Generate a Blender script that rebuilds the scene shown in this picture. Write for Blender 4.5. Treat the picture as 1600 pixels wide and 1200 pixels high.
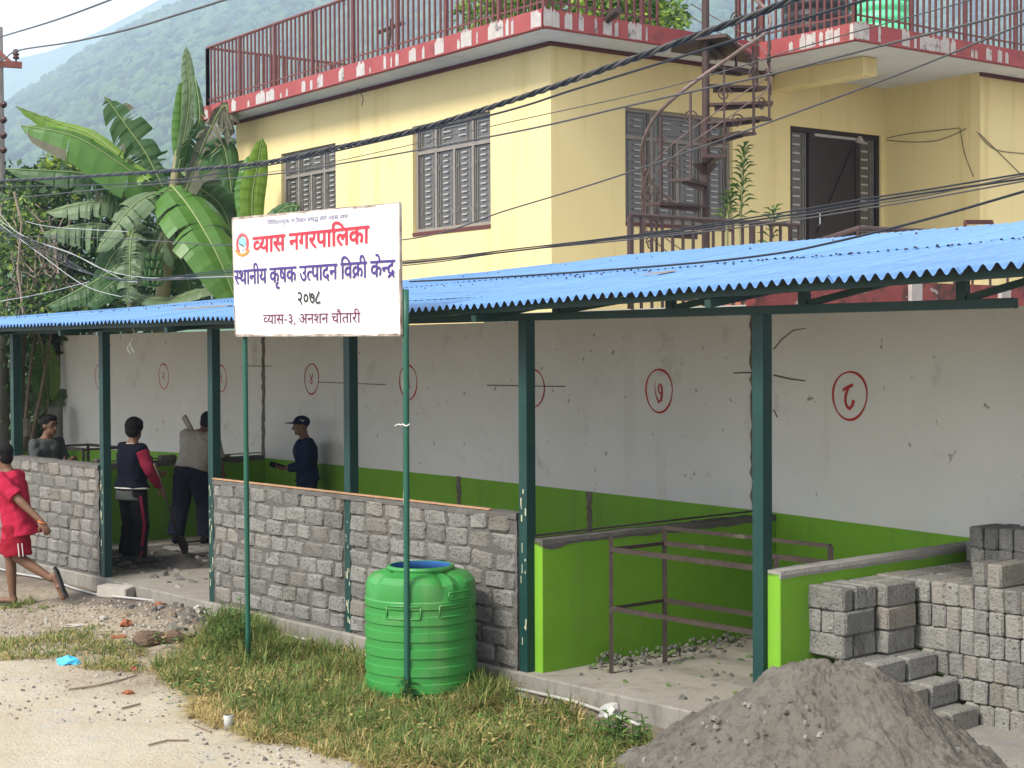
import bpy, bmesh, math, random
import numpy as np
from mathutils import Vector, Matrix
from mathutils import noise as mnoise
rnd = random.Random(7)
nrg = np.random.default_rng(11)
scene = bpy.context.scene
COL = scene.collection
for o in list(bpy.data.objects):
    bpy.data.objects.remove(o)

# ------------------------------------------------------------------ camera
FPX, PITCH, ROLL, HC = 2514.2, -0.0205, 0.0048, 2.53
cp, sp, cr, sr = math.cos(PITCH), math.sin(PITCH), math.cos(ROLL), math.sin(ROLL)
_R = np.array([1, 0, 0.]); _U = np.array([0, -sp, cp]); CF = np.array([0, cp, sp])
CR = cr * _R - sr * _U; CU = sr * _R + cr * _U
C0 = np.array([0, 0, HC])
cam = bpy.data.cameras.new('camera')
cam.sensor_width = 36; cam.lens = FPX / 1600 * 36
cam.clip_start = 0.1; cam.clip_end = 6000
camo = bpy.data.objects.new('camera', cam); COL.objects.link(camo)
m = Matrix.Identity(4)
for i in range(3):
    m[i][0] = CR[i]; m[i][1] = CU[i]; m[i][2] = -CF[i]; m[i][3] = C0[i]
camo.matrix_world = m
scene.camera = camo

# ------------------------------------------------------------------ light
SUN = np.array([-0.68, -0.60, 0.86]); SUN = SUN / np.linalg.norm(SUN)
world = bpy.data.worlds.new('World'); scene.world = world; world.use_nodes = True
nt = world.node_tree; nt.nodes.clear()
sky = nt.nodes.new('ShaderNodeTexSky'); sky.sky_type = 'NISHITA'; sky.sun_disc = False
sky.sun_elevation = math.asin(SUN[2]); sky.sun_rotation = math.atan2(SUN[0], SUN[1])
sky.dust_density = 4.0; sky.air_density = 1.0
mix = nt.nodes.new('ShaderNodeMix'); mix.data_type = 'RGBA'; mix.inputs[0].default_value = 0.88
mix.inputs[7].default_value = (11.4, 11.4, 11.4, 1)
bg = nt.nodes.new('ShaderNodeBackground'); bg.inputs[1].default_value = 0.085
wo = nt.nodes.new('ShaderNodeOutputWorld')
nt.links.new(sky.outputs[0], mix.inputs[6]); nt.links.new(mix.outputs[2], bg.inputs[0]); nt.links.new(bg.outputs[0], wo.inputs[0])
sl = bpy.data.lights.new('sun', 'SUN'); sl.energy = 4.0; sl.angle = math.radians(18); sl.color = (1.0, 0.95, 0.86)
so = bpy.data.objects.new('sun', sl); COL.objects.link(so)
so.rotation_euler = Vector(SUN).to_track_quat('Z', 'Y').to_euler()
vs = scene.view_settings
vs.view_transform = 'Standard'; vs.look = 'None'; vs.gamma = 1; vs.exposure = 0.95; vs.use_curve_mapping = False
scene.cycles.max_bounces = 6; scene.cycles.diffuse_bounces = 3; scene.cycles.volume_bounces = 1
scene.cycles.transparent_max_bounces = 6

# ------------------------------------------------------------------ frames
def vec(*a): return np.array(a, float)
def unit(a):
    a = np.asarray(a, float); return a / np.linalg.norm(a)
def ray(x, y): return CF + (x - 800) / FPX * CR + (600 - y) / FPX * CU
def on_plane(x, y, O, n):
    D = ray(x, y); O = np.asarray(O, float)
    return C0 + D * (((O - C0) @ n) / (D @ n))
def at_z(x, y, z): return on_plane(x, y, vec(0, 0, z), vec(0, 0, 1))
def at_y(x, y, Y): return on_plane(x, y, vec(0, Y, 0), vec(0, 1, 0))
YAW = 0.7106
d = vec(math.sin(YAW), -math.cos(YAW), 0); n = vec(math.cos(YAW), math.sin(YAW), 0); Z = vec(0, 0, 1)
O = vec(-5.7211, 18.5343, 0)
def S(s, t, z): return O + d * s + n * t + Z * z                      # shed frame
def st_of(P): return (P - O) @ d, (P - O) @ n
WPH = -0.1012
dw = vec(math.sin(YAW + WPH), -math.cos(YAW + WPH), 0); nw = vec(math.cos(YAW + WPH), math.sin(YAW + WPH), 0)
OW = O + n * 3.566
def W(s, z, off=0.0): return OW + dw * s + Z * z - nw * off           # back wall frame, off = towards the road
def at_wall(x, y):
    P = on_plane(x, y, OW, nw); return (P - OW) @ dw, P[2]
H0 = vec(0.4714, 18.9591, 0); HY = 0.6415
dl = vec(-math.sin(HY), math.cos(HY), 0); dr = vec(math.cos(HY), math.sin(HY), 0)
def HH(a, b, z): return H0 + dl * a + dr * b + Z * z                  # house frame

# ------------------------------------------------------------------ object helpers
ORG = {}
def link(o): COL.objects.link(o); return o
def props(o, label=None, cat=None, group=None, kind=None):
    if label: o['label'] = label
    if cat: o['category'] = cat
    if group: o['group'] = group
    if kind: o['kind'] = kind
    return o
def thing(name, label, cat, loc=(0, 0, 0), group=None):
    o = bpy.data.objects.new(name, None); link(o); o.empty_display_size = 0.1
    o.location = Vector(loc); ORG[o.name] = np.asarray(loc, float)
    return props(o, label, cat, group)
class MB:
    def __init__(s): s.v = []; s.f = []; s.m = []
    def add(s, vs, fs, mi=0):
        b = len(s.v); s.v.extend([tuple(map(float, p)) for p in vs]); s.f.extend([tuple(b + i for i in f) for f in fs]); s.m.extend([mi] * len(fs))
    def hexa(s, P, mi=0):     # 8 points: bottom 4, top 4
        s.add(P, [(0, 3, 2, 1), (4, 5, 6, 7), (0, 1, 5, 4), (1, 2, 6, 5), (2, 3, 7, 6), (3, 0, 4, 7)], mi)
    def boxf(s, fn, a, b, c, mi=0):
        P = [fn(a[i], b[j], c[k]) for k in (0, 1) for i, j in ((0, 0), (1, 0), (1, 1), (0, 1))]
        s.hexa(P, mi)
    def bar(s, p, q, w, h, up=(0, 0, 1), mi=0):
        p = np.asarray(p, float); q = np.asarray(q, float); t = unit(q - p); up = np.asarray(up, float)
        x = np.cross(t, up)
        if np.linalg.norm(x) < 1e-3: x = np.cross(t, vec(1, 0, 0))
        x = unit(x); y = np.cross(x, t)
        P = [r + x * a * w / 2 + y * b * h / 2 for r in (p, q) for a, b in ((-1, -1), (1, -1), (1, 1), (-1, 1))]
        s.hexa(P, mi)
    def tube(s, pts, r, k=6, mi=0, caps=True):
        pts = [np.asarray(p, float) for p in pts]; N = len(pts)
        rs = r if isinstance(r, (list, tuple, np.ndarray)) else [r] * N
        tg = [unit(pts[min(i + 1, N - 1)] - pts[max(i - 1, 0)]) for i in range(N)]
        x = np.cross(tg[0], vec(0.13, 0.21, 1)); x = unit(x); b = len(s.v); V = []
        for i in range(N):
            x = unit(x - tg[i] * (x @ tg[i])); y = np.cross(tg[i], x)
            for j in range(k):
                a = 2 * math.pi * j / k; V.append(pts[i] + (x * math.cos(a) + y * math.sin(a)) * rs[i])
        F = [(i * k + j, i * k + (j + 1) % k, (i + 1) * k + (j + 1) % k, (i + 1) * k + j) for i in range(N - 1) for j in range(k)]
        if caps: F += [tuple(range(k - 1, -1, -1)), tuple((N - 1) * k + j for j in range(k))]
        s.add(V, F, mi)
    def lathe(s, prof, c, k=32, mi=0, cap0=False, cap1=False):
        c = np.asarray(c, float); V = []; N = len(prof)
        for r, z in prof:
            for j in range(k):
                a = 2 * math.pi * j / k; V.append(c + vec(r * math.cos(a), r * math.sin(a), z))
        F = [(i * k + j, i * k + (j + 1) % k, (i + 1) * k + (j + 1) % k, (i + 1) * k + j) for i in range(N - 1) for j in range(k)]
        if cap0: F.append(tuple(range(k - 1, -1, -1)))
        if cap1: F.append(tuple((N - 1) * k + j for j in range(k)))
        s.add(V, F, mi)
    def mesh(s, name, mats, org=None, smooth=False):
        V = np.array(s.v, float)
        if org is not None: V = V - np.asarray(org)
        me = bpy.data.meshes.new(name); me.from_pydata(V.tolist(), [], s.f)
        for mm in (mats if isinstance(mats, (list, tuple)) else [mats]): me.materials.append(mm)
        if max(s.m, default=0) > 0: me.polygons.foreach_set('material_index', s.m)
        if smooth: me.polygons.foreach_set('use_smooth', [True] * len(s.f))
        me.update(); return me
    def build(s, name, mats, parent=None, smooth=False, org=None, local=False, bevel=0, label=None, cat=None, group=None, kind=None):
        if parent is not None: po = ORG.get(parent.name, vec(0, 0, 0))
        else: po = vec(0, 0, 0)
        og = po if org is None else np.asarray(org, float)
        if local: og = po
        me = s.mesh(name, mats, vec(0, 0, 0) if local else og, smooth)
        o = bpy.data.objects.new(name, me); link(o); o.parent = parent
        o.location = Vector(og - po); ORG[o.name] = og
        if bevel:
            bv = o.modifiers.new('edge', 'BEVEL'); bv.width = bevel; bv.segments = 1; bv.limit_method = 'ANGLE'
        return props(o, label, cat, group, kind)
def mesh_np(name, V, F, mats, mi=None, smooth=False):
    me = bpy.data.meshes.new(name); V = np.asarray(V, np.float32); F = np.asarray(F, np.int32)
    me.vertices.add(len(V)); me.vertices.foreach_set('co', V.ravel())
    k = F.shape[1]; me.loops.add(F.size); me.loops.foreach_set('vertex_index', F.ravel())
    me.polygons.add(len(F)); me.polygons.foreach_set('loop_start', np.arange(0, F.size, k, dtype=np.int32))
    for mm in (mats if isinstance(mats, (list, tuple)) else [mats]): me.materials.append(mm)
    if mi is not None: me.polygons.foreach_set('material_index', np.asarray(mi, np.int32))
    me.polygons.foreach_set('use_smooth', np.full(len(F), bool(smooth)))
    me.update(calc_edges=True); return me
def place(name, me, parent=None, loc=(0, 0, 0), rot=(0, 0, 0), **kw):
    o = bpy.data.objects.new(name, me); link(o); o.parent = parent
    o.location = Vector(loc); o.rotation_euler = rot
    ORG[o.name] = np.asarray(loc, float)
    return props(o, **kw)

# ------------------------------------------------------------------ materials
def mat(name, cols, scale=3.0, rough=0.85, bump=0.0, bscale=60.0, metal=0.0, detail=6, contrast=(0.3, 0.7), vary=0.0,
        dirt=None, dscale=1.2, dth=(0.55, 0.7), stretch=(1, 1, 1), spec=0.3, trans=0.0, speck=None, speck_scale=40, speck_th=(0.7, 0.74), streak=None, sk=(.5, .75), sksc=3.0, tint=None):
    m = bpy.data.materials.new(name); m.use_nodes = True; T = m.node_tree; N = T.nodes; Lk = T.links
    b = N['Principled BSDF']; b.inputs['Roughness'].default_value = rough; b.inputs['Metallic'].default_value = metal
    b.inputs['Specular IOR Level'].default_value = spec
    tc = N.new('ShaderNodeTexCoord'); mp = N.new('ShaderNodeMapping'); mp.inputs['Scale'].default_value = stretch
    Lk.new(tc.outputs['Object'], mp.inputs[0])
    if vary:
        oj = N.new('ShaderNodeObjectInfo'); om = N.new('ShaderNodeMath'); om.operation = 'MULTIPLY'; om.inputs[1].default_value = 37.0
        Lk.new(oj.outputs['Random'], om.inputs[0]); Lk.new(om.outputs[0], mp.inputs['Location'])
    def nz(sc, det=6, rg=0.6):
        q = N.new('ShaderNodeTexNoise'); q.inputs['Scale'].default_value = sc; q.inputs['Detail'].default_value = det; q.inputs['Roughness'].default_value = rg
        Lk.new(mp.outputs[0], q.inputs['Vector']); return q
    def mixc(fac, A, Bc):
        x = N.new('ShaderNodeMix'); x.data_type = 'RGBA'
        if isinstance(fac, float): x.inputs[0].default_value = fac
        else: Lk.new(fac, x.inputs[0])
        if isinstance(A, tuple): x.inputs[6].default_value = (*A, 1)
        else: Lk.new(A, x.inputs[6])
        if isinstance(Bc, tuple): x.inputs[7].default_value = (*Bc, 1)
        else: Lk.new(Bc, x.inputs[7])
        return x.outputs[2]
    def ramp(src, lo, hi):
        r = N.new('ShaderNodeMapRange'); r.inputs[1].default_value = lo; r.inputs[2].default_value = hi; Lk.new(src, r.inputs[0]); return r.outputs[0]
    c = cols[0]
    if len(cols) > 1: c = mixc(ramp(nz(scale, detail).outputs['Fac'], *contrast), cols[0], cols[1])
    if len(cols) > 2: c = mixc(ramp(nz(scale * 4.3, detail).outputs['Fac'], 0.5, 0.72), c, cols[2])
    if dirt: c = mixc(ramp(nz(dscale, 8, 0.7).outputs['Fac'], *dth), c, dirt)
    if speck: c = mixc(ramp(nz(speck_scale, 2).outputs['Fac'], *speck_th), c, speck)
    if streak:
        m2 = N.new('ShaderNodeMapping'); m2.inputs['Scale'].default_value = (1, 1, .07); Lk.new(tc.outputs['Object'], m2.inputs[0])
        q = nz(sksc, 5, .65); Lk.new(m2.outputs[0], q.inputs['Vector']); c = mixc(ramp(q.outputs['Fac'], *sk), c, streak)
    if tint:
        o2 = N.new('ShaderNodeObjectInfo'); mm = N.new('ShaderNodeMath'); mm.operation = 'MULTIPLY'; mm.inputs[1].default_value = 7.31
        fr = N.new('ShaderNodeMath'); fr.operation = 'FRACT'; Lk.new(o2.outputs['Random'], mm.inputs[0]); Lk.new(mm.outputs[0], fr.inputs[0])
        c = mixc(ramp(fr.outputs[0], .72, 1.6), c, tint)
    if vary:
        oi = N.new('ShaderNodeObjectInfo'); hs = N.new('ShaderNodeHueSaturation')
        if isinstance(c, tuple): hs.inputs['Color'].default_value = (*c, 1)
        else: Lk.new(c, hs.inputs['Color'])
        r = N.new('ShaderNodeMapRange'); r.inputs[3].default_value = 1 - vary; r.inputs[4].default_value = 1 + vary
        Lk.new(oi.outputs['Random'], r.inputs[0]); Lk.new(r.outputs[0], hs.inputs['Value'])
        c = hs.outputs[0]
    if isinstance(c, tuple): b.inputs['Base Color'].default_value = (*c, 1)
    else: Lk.new(c, b.inputs['Base Color'])
    if bump:
        q = nz(bscale, 5); bp = N.new('ShaderNodeBump'); bp.inputs['Strength'].default_value = bump; bp.inputs['Distance'].default_value = 0.02
        Lk.new(q.outputs['Fac'], bp.inputs['Height']); Lk.new(bp.outputs[0], b.inputs['Normal'])
    if trans:
        tr = N.new('ShaderNodeBsdfTranslucent'); ms = N.new('ShaderNodeMixShader'); ms.inputs[0].default_value = trans
        if isinstance(c, tuple): tr.inputs[0].default_value = (*c, 1)
        else: Lk.new(c, tr.inputs[0])
        Lk.new(b.outputs[0], ms.inputs[1]); Lk.new(tr.outputs[0], ms.inputs[2]); Lk.new(ms.outputs[0], N['Material Output'].inputs[0])
    return m
M = {}
M['yellow'] = mat('yellow_plaster', [(.60, .488, .240), (.635, .52, .26)], 0.7, .9, .12, 40, dirt=(0.528, 0.416, 0.184), dscale=.9, dth=(.6, .85), streak=(.47, .365, .145), sk=(.54, .80), sksc=2.6)
M['soffit'] = mat('soffit_plaster', [(0.488, 0.488, 0.469), (0.562, 0.562, 0.534)], 1.0, .9, .1, 30, dirt=(0.356, 0.346, 0.328), dth=(.6, .8), streak=(.42, .42, .39), sk=(.55, .8))
M['redband'] = mat('red_band_paint', [(0.23, 0.0467, 0.0493), (0.281, 0.068, 0.068)], 2.5, .8, .25, 50, dirt=(0.111, 0.0425, 0.0382), dscale=2.2, dth=(.57, .75))
M['flake'] = mat('peeled_white_undercoat', [(0.393, 0.371, 0.348), (0.309, 0.27, 0.258)], 9, .9, .2, 60, dirt=(0.0898, 0.0787, 0.073), dscale=5, dth=(.56, .66))
M['oldred'] = mat('weathered_red_parapet', [(.20, .045, .045), (.26, .07, .065)], 2.5, .9, .4, 40, dirt=(.06, .035, .03), dscale=3.5, dth=(.5, .64), speck=(.3, .27, .25), speck_scale=6, speck_th=(.68, .72))
M['darkred'] = mat('dark_red_trim', [(.09, .03, .03)], rough=.8)
M['rail'] = mat('maroon_rail_paint', [(0.0978, 0.0306, 0.0289), (0.128, 0.0467, 0.0408)], 6, .55, dirt=(0.085, 0.0467, 0.0298), dscale=5)
M['stair'] = mat('dull_maroon_stair_paint', [(0.0416, 0.0243, 0.0231), (0.0578, 0.0335, 0.0301)], 6, .55, dirt=(0.0289, 0.0208, 0.0173), dscale=6)
M['stair_light'] = mat('worn_handrail_paint', [(0.158, 0.112, 0.0975), (0.0825, 0.0488, 0.045)], 8, .45)
M['winframe'] = mat('grey_brown_window_paint', [(.16, .145, .13), (.22, .195, .17)], 8, .6)
M['pane'] = mat('dusty_window_pane', [(.072, .066, .058), (.105, .098, .088)], 2, .22, spec=.5)
M['grille'] = mat('grey_window_grille', [(.20, .19, .175)], rough=.5)
M['dash'] = mat('white_grille_bar', [(.30, .29, .28)], rough=.5)
M['doorblack'] = mat('dark_door_paint', [(0.0193, 0.0138, 0.0154), (0.0275, 0.0198, 0.0198)], 3, .5)
M['steel'] = mat('bare_steel', [(.5, .5, .48)], rough=.35, metal=.8)
def two_sided(m, inner):          # bare inner side of a painted sheet
    T = m.node_tree; N = T.nodes; o = N['Material Output']; b = N['Principled BSDF']; g = N.new('ShaderNodeNewGeometry'); q = N.new('ShaderNodeBsdfDiffuse'); q.inputs[0].default_value = (*inner, 1)
    x = N.new('ShaderNodeMixShader'); T.links.new(g.outputs['Backfacing'], x.inputs[0]); T.links.new(b.outputs[0], x.inputs[1]); T.links.new(q.outputs[0], x.inputs[2]); T.links.new(x.outputs[0], o.inputs[0])
M['roofblue'] = mat('blue_roof_sheet', [(0.0845, 0.199, 0.405), (0.106, 0.232, 0.447), (0.0718, 0.178, 0.38)], 2.2, .42, dirt=(0.131, 0.18, 0.261), dscale=1.6, dth=(.60, .86), vary=.05, spec=.4, speck=(0.21, 0.25, 0.3), speck_scale=14, speck_th=(.76, .8))
two_sided(M['roofblue'], (.05, .052, .055))
M['tealpost'] = mat('dark_green_post_paint', [(0.00571, 0.0304, 0.0268), (0.00784, 0.0393, 0.034)], 4, .45, dirt=(0.0125, 0.0428, 0.0393), dscale=6, dth=(.5, .8))
M['darkgreen'] = mat('dark_green_truss_paint', [(0.0112, 0.036, 0.032), (0.016, 0.044, 0.04)], 5, .5, dirt=(0.048, 0.024, 0.016), dscale=5, dth=(.66, .75))
M['signpole'] = mat('green_sign_pole_paint', [(0.0117, 0.069, 0.0451), (0.0159, 0.085, 0.0583)], 5, .45, dirt=(0.0371, 0.085, 0.0636), dscale=7, dth=(.6, .8), stretch=(1, 1, .25))
M['polewear'] = mat('worn_bare_pole', [(.45, .40, .26), (.30, .34, .25)], 12, .6, stretch=(1, 1, .2))
M['whitewall'] = mat('white_wall_plaster', [(0.63, 0.624, 0.58), (0.705, 0.699, 0.656)], .9, .92, .18, 22, dirt=(0.399, 0.381, 0.336), dscale=1.9, dth=(.58, .80), speck=(0.272, 0.246, 0.201), speck_scale=8.5, speck_th=(.70, .77), streak=(0.504, 0.491, 0.435), sk=(.6, .95), sksc=3.2)
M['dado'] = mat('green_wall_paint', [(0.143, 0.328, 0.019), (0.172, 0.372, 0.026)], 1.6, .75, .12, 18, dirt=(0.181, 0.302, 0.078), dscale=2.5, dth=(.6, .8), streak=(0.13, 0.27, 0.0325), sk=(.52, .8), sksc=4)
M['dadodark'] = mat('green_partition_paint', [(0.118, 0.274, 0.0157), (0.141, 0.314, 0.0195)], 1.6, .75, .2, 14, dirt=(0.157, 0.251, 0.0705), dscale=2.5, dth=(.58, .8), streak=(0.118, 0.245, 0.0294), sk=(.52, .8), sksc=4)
M['chase'] = mat('broken_masonry', [(.12, .095, .08), (.20, .17, .145)], 14, .95, .8, 35)
M['block'] = mat('concrete_block', [(0.164, 0.161, 0.151), (0.218, 0.213, 0.197), (0.12, 0.117, 0.109)], 9, .95, .9, 55, vary=.22, dirt=(0.186, 0.147, 0.0987), dscale=2.3, dth=(.62, .75), speck=(0.0767, 0.0738, 0.0683), speck_scale=38, speck_th=(.62, .68), tint=(0.228, 0.186, 0.132))
M['blockw'] = mat('wall_block', [(0.143, 0.138, 0.129), (0.187, 0.182, 0.169), (0.0982, 0.0955, 0.0908)], 8, .95, 1.0, 45, vary=.2, dirt=(0.147, 0.116, 0.0812), dscale=2.5, dth=(.62, .76), speck=(0.0638, 0.0614, 0.059), speck_scale=34, speck_th=(.62, .68), tint=(0.184, 0.146, 0.102))
M['mortar'] = mat('grey_mortar', [(0.0805, 0.0759, 0.0706), (0.119, 0.111, 0.102)], 7, .95, 1.0, 40)
M['lath'] = mat('thin_wood_lath', [(.30, .17, .09), (.38, .23, .13)], 7, .8)
M['slab'] = mat('concrete_floor', [(0.205, 0.186, 0.156), (0.241, 0.223, 0.191), (0.167, 0.152, 0.125)], 1.7, .92, .4, 30, dirt=(0.125, 0.109, 0.0885), dscale=1.5, dth=(.56, .76))
M['slabedge'] = mat('stained_slab_edge', [(0.153, 0.143, 0.125), (0.214, 0.199, 0.173), (0.112, 0.102, 0.0915)], 2.6, .95, .6, 25, dirt=(0.317, 0.306, 0.28), dscale=3.2, dth=(.62, .7), stretch=(1, 1, .35))
M['sand'] = mat('grey_sand', [(0.0944, 0.0832, 0.07), (0.13, 0.118, 0.102), (0.061, 0.0532, 0.0444)], 2.4, 1, 1.0, 45, dirt=(0.0549, 0.0479, 0.0412), dscale=3.5, dth=(.6, .72), speck=(0.137, 0.127, 0.113), speck_scale=60, speck_th=(.68, .72))
M['capping'] = mat('pale_mortar_capping', [(0.204, 0.195, 0.18), (0.264, 0.252, 0.231)], 6, .95, .6, 40)
M['wetmortar'] = mat('wet_dark_mortar', [(.05, .046, .042), (.085, .078, .07)], 5, .8, .6, 30)
M['darkwood'] = mat('dark_tool_handle', [(.075, .055, .04), (.11, .085, .06)], 9, .8)
M['greysand'] = mat('pale_spilled_sand', [(0.21, 0.202, 0.184), (0.262, 0.252, 0.231)], 6, 1, 1.0, 60)
M['tank'] = mat('green_tank_plastic', [(0.0236, 0.177, 0.0325), (0.0325, 0.212, 0.0413)], 1.6, .42, .05, 20, dirt=(0.142, 0.212, 0.1), dscale=3.0, dth=(.58, .82), spec=.45, speck=(0.177, 0.153, 0.1), speck_scale=9, speck_th=(.75, .8), streak=(0.0738, 0.213, 0.0574), sk=(.52, .75), sksc=7)
M['tankin'] = mat('blue_tank_inside', [(.03, .11, .30)], rough=.5)
M['tank2'] = mat('rooftop_green_plastic', [(.10, .52, .26)], rough=.4)
M['blacktank'] = mat('black_tank_plastic', [(.02, .02, .024)], rough=.45)
M['signwhite'] = mat('white_sign_sheet', [(0.64, 0.64, 0.632), (0.672, 0.672, 0.664)], 1.5, .5, dirt=(0.528, 0.52, 0.496), dscale=1.5, dth=(.66, .9))
M['signedge'] = mat('rusty_sign_frame', [(.12, .07, .05), (.42, .38, .33)], 9, .8)
M['redtext'] = mat('red_sign_paint', [(.55, .025, .045)], rough=.5)
M['bluetext'] = mat('indigo_sign_paint', [(.05, .028, .16)], rough=.5)
M['blacktext'] = mat('black_sign_paint', [(.02, .02, .025)], rough=.5)
M['plumtext'] = mat('plum_sign_paint', [(.12, .02, .07)], rough=.5)
M['orange'] = mat('orange_emblem', [(.72, .20, .03)], rough=.5)
M['skyblue'] = mat('pale_blue_emblem', [(.20, .50, .62)], rough=.5)
M['redpaint'] = mat('red_wall_number_paint', [(.46, .035, .03), (.38, .03, .025)], 9, .7)
M['darkline'] = mat('thin_dark_line', [(.05, .04, .035)], rough=.8)
M['rust'] = mat('rusty_angle_iron', [(0.0281, 0.0198, 0.0165), (0.0495, 0.0347, 0.0281)], 12, .7, .3, 60, dirt=(0.099, 0.0858, 0.0726), dscale=7, dth=(.6, .7))
M['cable'] = mat('black_cable', [(0.0128, 0.0144, 0.0176)], rough=.5)
M['wire'] = mat('weathered_wire', [(.055, .052, .05)], rough=.55)
M['paleWire'] = mat('pale_service_wire', [(.30, .30, .29)], rough=.5)
M['pole'] = mat('weathered_utility_pole', [(.14, .125, .115), (.20, .185, .17)], 3, .9, .4, 20, stretch=(1, 1, .15))
M['ceramic'] = mat('dark_brown_ceramic', [(.05, .022, .018)], rough=.3)
M['rustred'] = mat('rust_red_steel', [(.15, .045, .035), (.20, .07, .05)], 8, .7)
M['stone'] = mat('pale_stone', [(0.31, 0.291, 0.257), (0.365, 0.338, 0.297)], 5, .95, .4, 30, vary=.2)
M['chip'] = mat('green_grey_rubble', [(0.122, 0.117, 0.106), (0.162, 0.153, 0.139)], 9, .95, .5, 40, vary=.3)
M['chipg'] = mat('green_painted_rubble', [(0.0576, 0.119, 0.018), (0.101, 0.108, 0.072)], 9, .9, .3, 40)
M['wood'] = mat('rotten_wood', [(0.105, 0.0683, 0.0446), (0.158, 0.105, 0.0683), (0.0525, 0.0315, 0.0236)], 6, .9, .8, 25, stretch=(1, 4, 4))
M['plank'] = mat('pale_timber', [(0.32, 0.288, 0.24), (0.256, 0.232, 0.192)], 6, .85, .2, 30)
M['whitep'] = mat('white_plastic', [(.35, .345, .33)], rough=.5)
M['bluebag'] = mat('blue_plastic_bag', [(.06, .42, .72)], rough=.4)
M['orangetrash'] = mat('orange_brown_litter', [(0.25, 0.0816, 0.0288), (0.192, 0.0672, 0.0336)], 8, .8)
M['redtrash'] = mat('red_litter', [(.5, .04, .08)], rough=.6)
M['pipeb'] = mat('grey_hose', [(.40, .39, .37), (.25, .25, .24)], 3, .5)
M['skin'] = mat('brown_skin', [(0.127, 0.0632, 0.038), (0.146, 0.0764, 0.0466)], 9, .55)
M['hair'] = mat('black_hair', [(0.0072, 0.0066, 0.0066)], rough=.7, spec=.1)
M['redshirt'] = mat('red_tshirt_cloth', [(0.301, 0.0127, 0.0376), (0.335, 0.0173, 0.0462)], 6, .85, .35, 14, spec=.08)
M['redshorts'] = mat('dark_red_shorts', [(0.198, 0.0072, 0.018)], rough=.7, spec=.08)
M['white'] = mat('white_cloth', [(0.49, 0.476, 0.462)], rough=.8)
M['navy'] = mat('navy_cloth', [(0.00338, 0.00422, 0.00952), (0.00465, 0.00571, 0.0116)], 8, .85, .3, 14, spec=.08)
M['navyblue'] = mat('navy_tracksuit', [(0.0072, 0.012, 0.036), (0.0096, 0.0156, 0.045)], 8, .8, .3, 14, spec=.08)
M['maroon'] = mat('maroon_sleeve_cloth', [(0.173, 0.0135, 0.0338)], rough=.8, spec=.08)
M['black'] = mat('black_cloth', [(0.00504, 0.00504, 0.0063)], rough=.85, spec=.08)
M['beige'] = mat('beige_shirt_cloth', [(0.303, 0.271, 0.231), (0.361, 0.326, 0.282)], 6, .9, .4, 14, spec=.08)
M['greytee'] = mat('grey_tshirt_cloth', [(0.0504, 0.0558, 0.0558), (0.0612, 0.0666, 0.0666)], 6, .9, .3, 14, spec=.08)
M['darknavyp'] = mat('navy_trousers_cloth', [(0.0108, 0.0132, 0.0228)], rough=.9, spec=.08)
M['rubber'] = mat('dark_rubber', [(.04, .038, .04)], rough=.8)
M['bfly'] = mat('banana_leaf_green', [(0.0542, 0.141, 0.019), (0.0758, 0.179, 0.0271)], 3, .42, .15, 14, trans=.3, spec=.4)
M['bdark'] = mat('banana_leaf_dark', [(0.0244, 0.0708, 0.0163), (0.0406, 0.0975, 0.0244)], 3, .45, .15, 14, trans=.22)
M['bpale'] = mat('banana_leaf_pale', [(0.0959, 0.153, 0.0676), (0.135, 0.192, 0.101)], 4, .5, .2, 14, trans=.3)
M['bbright'] = mat('banana_leaf_bright', [(0.118, 0.215, 0.0205), (0.149, 0.256, 0.0307)], 3, .42, .1, 14, trans=.35)
M['bdead'] = mat('banana_leaf_dead', [(0.0992, 0.105, 0.0682), (0.143, 0.13, 0.0868)], 5, .8, .3, 14, trans=.2)
M['midrib'] = mat('banana_midrib', [(.17, .22, .08)], rough=.5)
M['pstem'] = mat('banana_stem', [(.13, .16, .06), (.20, .17, .09)], 5, .7, .3, 14, stretch=(1, 1, .2))
M['fruit'] = mat('green_bananas', [(.05, .12, .025)], rough=.5)
M['lf1'] = mat('leaf_dark', [(.025, .06, .018)], rough=.55, trans=.2)
M['lf2'] = mat('leaf_mid', [(.05, .11, .025)], rough=.55, trans=.25)
M['lf3'] = mat('leaf_light', [(.11, .19, .04)], rough=.55, trans=.3)
M['lfy'] = mat('leaf_yellow_green', [(.27, .36, .05)], rough=.55, trans=.35)
M['twig'] = mat('dry_twig', [(.16, .12, .085), (.24, .19, .14)], 6, .9)
M['g1'] = mat('grass_green', [(.10, .155, .032)], rough=.6, trans=.3)
M['g2'] = mat('grass_dark', [(.052, .095, .022)], rough=.6, trans=.3)
M['g3'] = mat('grass_dry', [(.40, .31, .13)], rough=.7, trans=.3)
M['g4'] = mat('grass_yellow_green', [(.20, .22, .055)], rough=.6, trans=.3)
M['forest'] = mat('forest_canopy', [(.03, .075, .022), (.06, .12, .035)], .03, .9, vary=0, contrast=(.4, .6))
def island_tint(m, lo, hi):      # every tree crown gets its own green
    T = m.node_tree; N = T.nodes; b = N['Principled BSDF']; g = N.new('ShaderNodeNewGeometry'); x = N.new('ShaderNodeMix'); x.data_type = 'RGBA'
    x.inputs[6].default_value = (*lo, 1); x.inputs[7].default_value = (*hi, 1)
    T.links.new(g.outputs['Random Per Island'], x.inputs[0]); T.links.new(x.outputs[2], b.inputs['Base Color'])
M['canopy'] = mat('tree_canopy', [(.05, .1, .03)], rough=.95); island_tint(M['canopy'], (.006, .022, .009), (.06, .11, .035))
M['pot'] = mat('clay_pot', [(.33, .13, .07)], rough=.8)
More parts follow.
